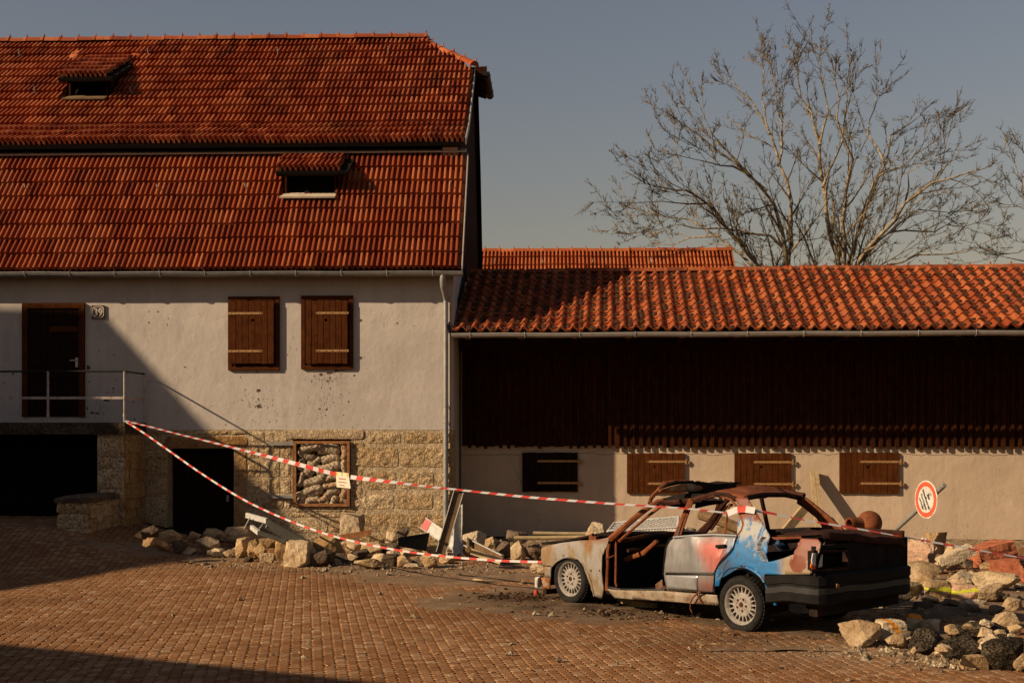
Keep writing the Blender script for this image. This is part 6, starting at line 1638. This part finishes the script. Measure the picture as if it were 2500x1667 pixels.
    for k in range(34):
        x, y = rf.uniform(2200, 2495), rf.uniform(1345, 1478); s = rf.uniform(14, 34); rock((x, y - s * rf.uniform(.5, .9), x + s * 1.2, y), rf.choice(('rubble', 'rubble_pale', 'rubble_pale', 'rubble_dark')), heap='b')
    for k in range(14):
        x, y = rf.uniform(2200, 2480), rf.uniform(1530, 1612); s = rf.uniform(12, 30); rock((x, y - s * rf.uniform(.5, .9), x + s * 1.2, y), rf.choice(('rubble', 'rubble_pale', 'rubble_pale')), heap='c', lift=.16 if 2250 < x < 2480 and y < 1600 else 0)
    for k in range(26):
        x = rf.uniform(430, 1110); y = 1350 + 30 * min(1, (x - 400) / 400) + rf.uniform(-16, 8); s = rf.uniform(14, 32); rock((x, y - s * rf.uniform(.5, .9), x + s * 1.2, y), rf.choice(('rubble', 'rubble', 'rubble_pale', 'rubble_dark')), heap='a')
    for k in range(12):
        x = rf.uniform(1130, 1320); y = 1345 + rf.uniform(-10, 22); s = rf.uniform(14, 30); rock((x, y - s * .7, x + s * 1.2, y), rf.choice(('rubble', 'rubble_pale', 'rubble_dark')), heap='d')
    # gravel, soot crumbs and straw
    rn = random.Random(77)
    def scatter(name, areas, n, s0, s1, mat, flat=.6, label=''):
        mb = MB()
        for k in range(n):
            (px, py, rx, ry, wt) = rn.choices(areas, [a[4] for a in areas])[0]
            x, y = px + rn.gauss(0, rx), py + rn.gauss(0, ry)
            if y < 1300: continue
            g = gnd(x, min(y, 1700)); g.z = gz(g.x, g.y)
            if g.y > 23.4: continue
            s = rn.uniform(s0, s1) * rn.choice((.5, .7, 1, 1.4)); a = rn.uniform(0, 6.28)
            V = [g + Vector((math.cos(a + q * 1.57) * s * rn.uniform(.6, 1.2), math.sin(a + q * 1.57) * s * rn.uniform(.6, 1.2), s * rn.uniform(0, .5) * flat)) for q in range(4)] + [g + Vector((rn.uniform(-.3, .3) * s, rn.uniform(-.3, .3) * s, s * flat * rn.uniform(.8, 1.6))), g - Vector((0, 0, s * .4))]
            mb.add(V, [(0, 1, 4), (1, 2, 4), (2, 3, 4), (3, 0, 4), (0, 5, 1), (1, 5, 2), (2, 5, 3), (3, 5, 0)])
        mb.build(name, MAT[mat], kind='stuff', label=label)
    scatter('gravel', [(700, 1378, 160, 8, 3), (950, 1388, 120, 7, 3), (1150, 1385, 90, 10, 3), (2230, 1592, 110, 9, 4), (2330, 1615, 60, 8, 3), (2280, 1470, 90, 14, 3), (2400, 1400, 70, 30, 3), (1250, 1330, 150, 12, 2), (480, 1350, 90, 8, 2), (1700, 1500, 300, 14, 1), (1300, 1500, 500, 80, 1)], 3000, .012, .04, 'gravel', .8, 'loose gravel and stone crumbs strewn round the rubble')
    scatter('soot_crumbs', [(1270, 1457, 55, 6, 3), (1430, 1478, 70, 8, 3), (1520, 1490, 70, 9, 3), (1660, 1505, 70, 8, 2), (1860, 1556, 120, 8, 2), (1180, 1392, 50, 6, 2), (2050, 1560, 60, 10, 1)], 2200, .008, .03, 'soot', .5, 'black soot crumbs and burnt scraps on the paving round the car')
    mb = MB()
    for k in range(420):
        x, y = rn.uniform(100, 2400), rn.uniform(1420, 1660)
        if rn.random() < .4: x, y = rn.gauss(1800, 150), rn.gauss(1555, 12)
        g = gnd(x, y); g.z = gz(g.x, g.y) + .008; a = rn.uniform(0, 3.14); L = rn.uniform(.012, .05); W_ = rn.uniform(.004, .014); d = Vector((math.cos(a), math.sin(a), 0)); e = Vector((-d.y, d.x, 0))
        mb.add([g - d * L, g + e * W_, g + d * L + Vector((0, 0, .008)), g - e * W_ + Vector((0, 0, .004))], [(0, 1, 2, 3)])
    mb.build('litter', MAT['leaf'], kind='stuff', label='bits of straw, dry leaves and chips scattered over the paving')
    # trodden earth that fills the joints and creeps over the blocks
    V = []; nu, nv = 150, 90
    for i in range(nu + 1):
        for j in range(nv + 1):
            x = -9 + 19 * i / nu; y = 11.5 + 10.6 * j / nv
            a = 0
            for (px, py, rx, ry, k) in ((1150, 1390, 2.6, 2.2, 1.0), (1650, 1470, 3.6, 2.3, .95), (2300, 1450, 3.2, 2.6, 1.25), (2260, 1590, 2.6, 1.0, 1.1), (700, 1365, 3.6, 1.1, .9), (1300, 1350, 4.0, 2.0, 1.1), (1950, 1540, 2.4, 1.0, 1.0)):
                g = gnd(px, py); a = max(a, k * max(0, 1 - (((x - g.x) / rx) ** 2 + ((y - g.y) / ry) ** 2)))
            V.append((x, y, gz(x, y) - .034 + .046 * a ** .5 + .024 * fbm((x, y, 0), 1.7, 4) * min(1, 3 * a)))
    n = nv + 1; F = [(i * n + j, i * n + j + 1, (i + 1) * n + j + 1, (i + 1) * n + j) for i in range(nu) for j in range(nv)]
    MB().add(V, F).build('trodden_earth', MAT['dirt'], smooth=True, sharp=180, kind='stuff', label='trodden dusty earth and soot over the paving round the car and rubble')
    # earth and rubble bank behind the car along the shed wall
    V = []; F = []; nu, nv = 90, 12
    for i in range(nu + 1):
        for j in range(nv + 1):
            u = .6 + 11.6 * i / nu; v = -.02 - 3.0 * j / nv; p = S3(u, v, 0)
            h = .20 * smooth01(1 - abs(v + .4) / 2.4) * (.75 + .5 * fbm((u, v, 0), 1.1)) * smooth01((u - .6) / 2.0) * (1 - .75 * smooth01((u - 7.0) / 1.5))
            p.z = h + .05 * fbm((u, v, 2), 4, 3) - .04; V.append(p)
    n = nv + 1; F = [(i * n + j, i * n + j + 1, (i + 1) * n + j + 1, (i + 1) * n + j) for i in range(nu) for j in range(nv)]
    MB().add(V, F).build('rubble_bank', MAT['gravel'], kind='stuff', label='low bank of earth and crushed stone along the shed wall')

# ------------------------------------------------------------------ loose timber, boards and metal
def build_debris():
    A = MAT
    def post(name, a, b, w, h, mat, label, cat, group=None, up=(0, -1, 0)): 
        return MB().bar(a, b, w, h, Vector(up)).build(name, A[mat], None, label=label, cat=cat, group=group)
    # leaning double post behind the car
    (u0, _), (u1, _) = shit(1976, 1150), shit(1996, 1150); zt = shit(1986, 1148)[1]
    root = empty('timber_post', S3((u0 + u1) / 2, -.8, 0), 'upright pale timber post leaning on the shed wall behind the car', 'timber')
    for k, uu in enumerate((u0 + .035, u1 - .04)):
        MB().bar(S3(uu, -.85, -.02), S3(uu, -.07, zt - .01 * k), .075, .09, -SV).build('plank', A['pale_wood'], root)
    a, b = shit(1888, 1318, -1.3), shit(1963, 1240, -.25); p0, p1 = S3(a[0] - .25, -1.5, a[1] - .35), S3(b[0], -.3, b[1])
    post('timber_beam', p0, p1 + (p1 - p0) * .05, .15, .13, 'pale_wood_x', 'thick slanting timber beam leaning against the upright post', 'timber')
    p0, p1 = atz(1710, 1256, 18.0), atz(1830, 1300, 17.4); mb = MB(); mb.tube([p0, p0.lerp(p1, .4) + Vector((0, 0, .02)), p1 + (p1 - p0) * .3], [.075, .08, .07], 9); mb.build('log', A['old_wood'], None, label='brown round log seen through the rear side window', cat='log')
    p0, p1 = atz(1752, 1298, 17.8), atz(1830, 1297, 17.6); post('plank', p0, p1, .14, .09, 'old_wood', 'short weathered plank below the round log', 'plank')
    # poles by the shed wall
    for i, (q0, q1, zc, r, l) in enumerate((((1301, 1301), (1440, 1303), 19.6, .03, 'upper of two long peeled poles lying behind the car bonnet'), ((1255, 1313), (1430, 1311), 19.2, .032, 'lower of two long peeled poles lying behind the car bonnet'))):
        mb = MB(); mb.tube([atz(*q0, zc), atz((q0[0] + q1[0]) / 2, (q0[1] + q1[1]) / 2 + .5, zc), atz(*q1, zc)], r, 8); mb.build('wooden_pole', A['pale_wood_x'], None, label=l, cat='pole')
    # barrier boards
    def board(name, q0, z0, q1, z1, w, mat, label, t=.03, lip=True, twist=0.0, red=None):
        a, b = atz(*q0, z0), atz(*q1, z1); d = (b - a).normalized(); f = Vector((math.sin(twist), -math.cos(twist), 0)); x = d.cross(f).normalized(); n = x.cross(d).normalized(); L = (b - a).length
        root = empty(name, a, label, 'board')
        MB().bar(a, b, w, .012, n).build('face', A[mat], root)
        if lip:
            for s in (-1, 1): MB().bar(a + x * s * w / 2 + n * .02, b + x * s * w / 2 + n * .02, .012, .055, n).build('edge_strip', A['white_metal'], root)
        if red:
            MB().bar(b - d * .14 + n * .009, b + d * .004 + n * .009, w * .96, .008, n).build('red_band', A['tape_red'], root)
    board('barrier_board', (1076, 1352), 19.3, (1119, 1203), 19.9, .155, 'brown_board', 'brown channel board leaning with white edges under the tape')
    board('barrier_board', (1116, 1358), 19.5, (1117, 1232), 20.0, .14, 'white_metal', 'upright white metal board beside the leaning brown one', twist=.3)
    board('barrier_board', (1120, 1334), 20.1, (1035, 1276), 20.6, .19, 'white_metal', 'white barrier board with a red end in front of the downpipe', red=True)
    board('barrier_board', (1140, 1322), 19.9, (1228, 1366), 18.6, .13, 'brown_board', 'channel board sloping down towards the car front')
    board('barrier_board', (1150, 1345), 19.0, (1222, 1370), 18.4, .09, 'pale_wood_x', 'narrow pale board lying below the sloping channel board', lip=False)
    a = [atz(*q, z) for q, z in (((971, 1312), 19.6), ((1049, 1300), 20.2), ((1040, 1345), 20.0), ((972, 1333), 19.5))]
    MB().prism(a, (0, .025, 0)).build('black_panel', A['iron_black'], None, label='black sheet panel stuck in the rubble below the downpipe', cat='panel')
    a = [atz(*q, 19.7) for q in ((826, 1306), (905, 1293), (905, 1306), (830, 1322))]
    MB().prism(a, (0, .05, 0)).build('rusty_plate', A['rust_frame'], None, label='flat rusty plate below the pale rounded stone', cat='plate')
    # overturned metal frame
    z0 = 20.0; root = empty('metal_frame', atz(660, 1345, z0), 'overturned metal bench frame with pale end bars on the rubble', 'frame')
    T = lambda q, z: atz(*q, z)
    MB().bar(T((602, 1257), 20.3), T((652, 1271), 20.0), .05, .085).build('end_bar', A['white_metal'], root)
    MB().bar(T((614, 1286), 19.9), T((632, 1300), 19.6), .05, .07).build('end_bar', A['white_metal'], root)
    MB().bar(T((652, 1272), 20.0), T((752, 1325), 18.7), .05, .07).build('side_bar', A['dark_metal'], root)
    MB().bar(T((654, 1284), 20.0), T((722, 1322), 19.1), .02, .10).build('side_bar', A['dark_metal'], root)
    MB().bar(T((632, 1300), 19.6), T((702, 1322), 18.8), .05, .06).build('side_bar', A['dark_metal'], root)
    for q0, q1 in (((610, 1262), (596, 1290)), ((646, 1272), (629, 1296)), ((653, 1277), (649, 1287))): MB().tube([T(q0, 20.15), T(q1, 19.9)], .009, 5).build('rod', A['white_metal'], root)
    # white wire mesh panel
    zc = 18.2; TL, TR, BR, BL = (atz(*q, z) for q, z in (((1500, 1276), 18.5), ((1657, 1261), 18.5), ((1655, 1287), 17.9), ((1484, 1296), 17.9)))
    root = empty('wire_mesh_panel', (TL + BR) / 2, 'white wire mesh bed base lying behind the windscreen pillar', 'mesh panel')
    mb = MB()
    for a, b in ((TL, TR), (TR, BR), (BR, BL), (BL, TL)): mb.tube([a, b], .02, 6)
    dn = Vector((0, -.10, -.10)); mb.tube([BL, BL + dn * .4], .02, 6); mb.build('frame', A['white_metal'], root)
    mb = MB()
    for k in range(1, 22):
        t = k / 22; a, b = BL.lerp(BR, t), TL.lerp(TR, max(0, min(1, t + .06))); mb.bar(a, b, .022, .005, Vector((0, -1, 1)))
    for k in range(1, 8):
        t = k / 8; a, b = BL.lerp(TL, t), BR.lerp(TR, t); n = 22
        mb.tube([a.lerp(b, q / n) + Vector((0, 0, .008 * (-1) ** (q + k))) for q in range(n + 1)], .006, 4)
    for k in range(24):
        t = k / 24; a = BL.lerp(BR, t); mb.bar(a, a + Vector((.10, -.06, -.10)), .03, .005, Vector((0, -1, 0)))
    mb.build('mesh', A['white_metal'], root)
    # cast-iron pipe bend
    zc = 17.6; c = atz(2123, 1276, zc); k = zc / FPX
    root = empty('pipe_bend', c, 'rusty cast iron pipe bend lying behind the boot lid', 'pipe')
    p = atz(2072, 1281, zc - .1); mb = MB(); d = (c - p).normalized(); q = d.to_track_quat('Z', 'Y').to_matrix().to_4x4(); q.translation = p
    r = 17 * k; mb.lathe([(r * .8, .25), (r * .8, 0.01), (r * 1.05, 0), (r * 1.08, .05), (r * .98, .07), (r * .98, .34)], q, 24); mb.build('socket', A['pipe_rust'], root, smooth=True)
    mb = MB(); R_ = 30 * k; mb.lathe([(0.001, R_)] + [(R_ * math.sin(math.pi * i / 14), R_ * math.cos(math.pi * i / 14)) for i in range(1, 14)] + [(0.001, -R_)], Matrix.Translation(c) @ Matrix.Rotation(.5, 4, 'X'), 28); mb.build('bell', A['pipe_rust'], root, smooth=True)
    # bent white pipe, splinters
    mb = MB(); g = atz(2268, 1318, 18.6); mb.tube([atz(2240, 1326, 18.6), atz(2254, 1314, 18.6), atz(2259, 1315, 18.6), atz(2263, 1334, 18.5)], .025, 7); mb.build('bent_pipe', A['white_metal'], None, label='short bent white pipe sticking out of the debris pile', cat='pipe')
    mb = MB(); mb.prism([atz(*q, 18.0) for q in ((2321, 1362), (2344, 1330), (2347, 1333), (2345, 1350), (2328, 1364))], (0, .04, 0)); mb.build('wood_splinter', A['old_wood'], None, label='dark splintered board standing in the debris pile', cat='board')
    mb = MB(); mb.tube([gnd(2265, 1425, .03), gnd(2280, 1434, .03)], .03, 7); mb.build('pipe_stub', A['white_metal'], None, label='short pale pipe stub in front of the left yellow striped stone', cat='pipe')
    # thin rods and stick on the paving
    mb = MB(); mb.tube([gnd(1120, 1402, .01), gnd(1310, 1424, .012)], .009, 5); mb.build('iron_rod', A['iron_black'], None, label='thin black rod lying on the paving left of the car', cat='rod')
    mb = MB(); mb.tube([gnd(1916, 1545, .012), gnd(2020, 1560, .012)], .012, 5); mb.build('iron_rod', A['dark_metal'], None, label='thin grey rod on the paving behind the rear wheel', cat='rod')
    mb = MB(); mb.tube([gnd(1156, 1414, .02), gnd(1180, 1418, .025), gnd(1207, 1418, .02)], [.018, .022, .015], 6); mb.build('stick', A['pale_wood_x'], None, label='short pale stick lying on the paving left of the car', cat='stick')
    mb = MB(); mb.tube([gnd(1518, 1462, .05), gnd(1545, 1470, .05), gnd(1600, 1480, .03)], [.055, .06, .045], 9); mb.build('wood_roll', A['pale_wood_x'], None, label='pale split log lying under the car sill', cat='log')
    mb = MB(); mb.lathe([(0, .07), (.022, .065), (.03, .03), (.028, 0)], Matrix.Translation(gnd(1309, 1452)), 10); mb.build('red_cap', A['tape_red'], None, label='small red cap on the paving before the front wheel', cat='cap')

# ------------------------------------------------------------------ tape, notice, road sign
def tape(name, px, A0, A1, width, label, twist=lambda t: 0.0, tie=None):
    """px: photo path; hung in the upright plane through A0 and A1"""
    d = (A1 - A0); n = Vector((-d.y, d.x, 0)).normalized()
    P = [hit(x, y, A0, n) for x, y in px]
    # smooth resample
    S = []
    for i in range(len(P) - 1):
        p0, p1, p2, p3 = P[max(i - 1, 0)], P[i], P[i + 1], P[min(i + 2, len(P) - 1)]; m_ = max(2, int((p2 - p1).length / .045))
        for k in range(m_):
            t = k / m_; S.append(.5 * ((2 * p1) + (p2 - p0) * t + (2 * p0 - 5 * p1 + 4 * p2 - p3) * t * t + (3 * p1 - p0 - 3 * p2 + p3) * t ** 3))
    S.append(P[-1]); V = []; F = []; fm = []; acc = 0
    tot = sum((S[i + 1] - S[i]).length for i in range(len(S) - 1))
    for i, p in enumerate(S):
        if i: acc += (S[i] - S[i - 1]).length
        tg = (S[min(i + 1, len(S) - 1)] - S[max(i - 1, 0)]).normalized(); up = tg.cross(n).normalized(); up = up if up.z > 0 else -up
        a = twist(acc / tot); ax = up * math.cos(a) + n * math.sin(a); w = width(acc / tot) if callable(width) else width
        V += [p + ax * w / 2, p + n * .004 * math.sin(acc * 9), p - ax * w / 2]
        if i: 
            b = 3 * (i - 1); F += [(b, b + 3, b + 4, b + 1), (b + 1, b + 4, b + 5, b + 2)]; s = int(acc / .145) % 2; fm += [s, s]
    me = mesh_of(name, V, F, [MAT['tape_white'], MAT['tape_red']], True, None, fm)
    return put(name, me, None, label=label, cat='tape', group='barrier tape'), n
def build_tape():
    YF = HY - 1.13; A0 = at(304, 1027, YF + .02); zc_c = 13.35
    B = MC @ Vector(side_pt(1800, 1246, 1, .03)); 
    p1 = [(304, 1027), (360, 1040), (430, 1058), (520, 1080), (615, 1104), (720, 1131), (790, 1150), (850, 1163), (930, 1173), (1010, 1183), (1100, 1193), (1200, 1204), (1300, 1214), (1400, 1222), (1500, 1229.5), (1600, 1236), (1690, 1242), (1776, 1252)]
    tw = lambda t: 1.27 * (1 - math.exp(-((t - .46) / .10) ** 2)) + .1 * math.sin(t * 14)
    D1 = MC @ Vector(side_pt(1775, 1253, 1, .03))
    o, n = tape('barrier_tape', p1, A0, D1, .06, 'red white barrier tape from the landing rail to the car window carrying a notice', tw)
    D2 = atz(1322, 1372, 16.0)
    D2 = MC @ Vector(side_pt(1324, 1372, 1, .01))
    p2 = [(304, 1027), (350, 1056), (400, 1091), (500, 1161), (600, 1222), (700, 1268), (800, 1304), (900, 1329), (1000, 1347), (1100, 1359), (1200, 1367), (1270, 1370), (1323, 1371)]
    tape('barrier_tape', p2, A0, D2, .03, 'lower red white barrier tape sagging from the landing to the car front', lambda t: .2 + .6 * math.sin(t * 9.5 + .6) ** 2 * (1 - .4 * t))
    A3 = MC @ Vector(side_pt(1840, 1247, 1, .02)); E3 = atz(2560, 1373, 13.2)
    tape('barrier_tape', [(1843, 1246), (1880, 1252), (1975, 1271), (2075, 1287), (2200, 1309), (2330, 1332), (2420, 1348), (2500, 1362), (2560, 1373)], A3, E3, .038, 'thin twisted barrier tape from the car to the right edge', lambda t: 1.12 - .5 * (1 - smooth01(t / .15)) + .12 * math.sin(t * 17))
    tape('barrier_tape', [(1776, 1253), (1785, 1249), (1800, 1243.5), (1820, 1242.5), (1843, 1246)], D1 + Vector((0, -.03, 0)), A3 + Vector((0, -.03, 0)), .07, 'short piece of barrier tape wrapped round the rear pillar', lambda t: .2)
    # notice
    c = [hit(x, y, A0 - n * (.02 if n.y > 0 else -.02), n) for x, y in ((820, 1151), (851, 1154.5), (856, 1192), (822, 1188.5))]
    nn = n if n.y < 0 else -n
    pap = MB().prism(c, nn * .001).build('notice', MAT['paper'], None, label='cream paper notice with red print taped to the barrier tape', cat='notice')
    tl, tr, br, bl = c; ux = (tr - tl); uy = (tl - bl)
    for t in (.06, .48, .92):
        a = tl + ux * (t - .05) + nn * .003; b = tl + ux * (t + .05) + nn * .003; MB().add([a + uy * .0, b + uy * .0, b - uy * .24, a - uy * .24], [(0, 1, 2, 3)]).build('tape_strip', MAT['tape_yellow'], pap)
    ex = ux.normalized(); ez = (uy - ex * uy.dot(ex)).normalized(); ey = ex.cross(ez)
    for k, s in enumerate(('BETRETEN DER', 'BAUSTELLE VERBOTEN', 'Eltern haften')):
        M = Matrix((ex, ez, ex.cross(ez))).transposed().to_4x4(); M.translation = (tl + tr) / 2 - ez * (.10 + .045 * k) + nn * .003 + ex * .01
        text_mesh(s, .024 if k != 1 else .0185, MAT['print_red'], pap, M, 'print', .0006)
def build_sign():
    A = MAT; zc = 18.6; c = atz(2261, 1219, zc); u = Vector((.24, -.76, .48)).normalized(); n = Vector((-.92, -.38, .07)); n = (n - u * n.dot(u)).normalized(); r_ = u.cross(n).normalized()
    root = empty('road_sign', (c - u * (c.z / u.z)), 'round red rimmed road sign on a leaning grey pole', 'road sign')
    top = hit(2305, 1180, c, Vector((0, 1, 0))); 
    M3 = Matrix((r_, u, n)).transposed(); M = M3.to_4x4(); M.translation = c
    k = c.z / u.z
    pb, pt = c - n * .05 - u * (k + .1), c - n * .05 + u * .46
    MB().tube([pb, pt], .034, 12).build('pole', A['zinc'], root, smooth=True)
    MB().bar(c - n * .03 - u * .16 - r_ * .06, c - n * .03 - u * .16 + r_ * .06, .03, .06, n).bar(c - n * .03 + u * .16 - r_ * .06, c - n * .03 + u * .16 + r_ * .06, .03, .06, n).build('clamp', A['iron_black'], root)
    R0 = .29; MB().lathe([(0.0, -.004), (R0, -.004), (R0 + .004, 0), (R0, .004), (0, .004)], M, 48).build('disc', A['sign_white'], root, M=ID4)
    V = []; N = 48
    for q in range(N):
        a = 2 * math.pi * q / N
        for rr in (R0 * .70, R0 * .935): V.append(M @ Vector((rr * math.cos(a), rr * math.sin(a), .007)))
    MB().add(V, [(2 * q, 2 * q + 1, (2 * q + 3) % (2 * N), (2 * q + 2) % (2 * N)) for q in range(N)]).build('red_rim', A['sign_red'], root)
    for t, y, s in (('Bei', .075, .075), ('Schießbetrieb', .0, .062), ('Durchgang', -.07, .062), ('verboten', -.135, .055)):
        text_mesh(t, s, A['letter_black'], root, M @ Matrix.Translation((0, y - .01, .008)), 'lettering', .0012)

# ------------------------------------------------------------------ build everything
build_ground()
build_house()
build_landing()
build_shed()
build_barn()
build_neighbours()
build_trees()
build_car()
build_rubble()
auto_labels()
build_debris()
build_tape()
build_sign()
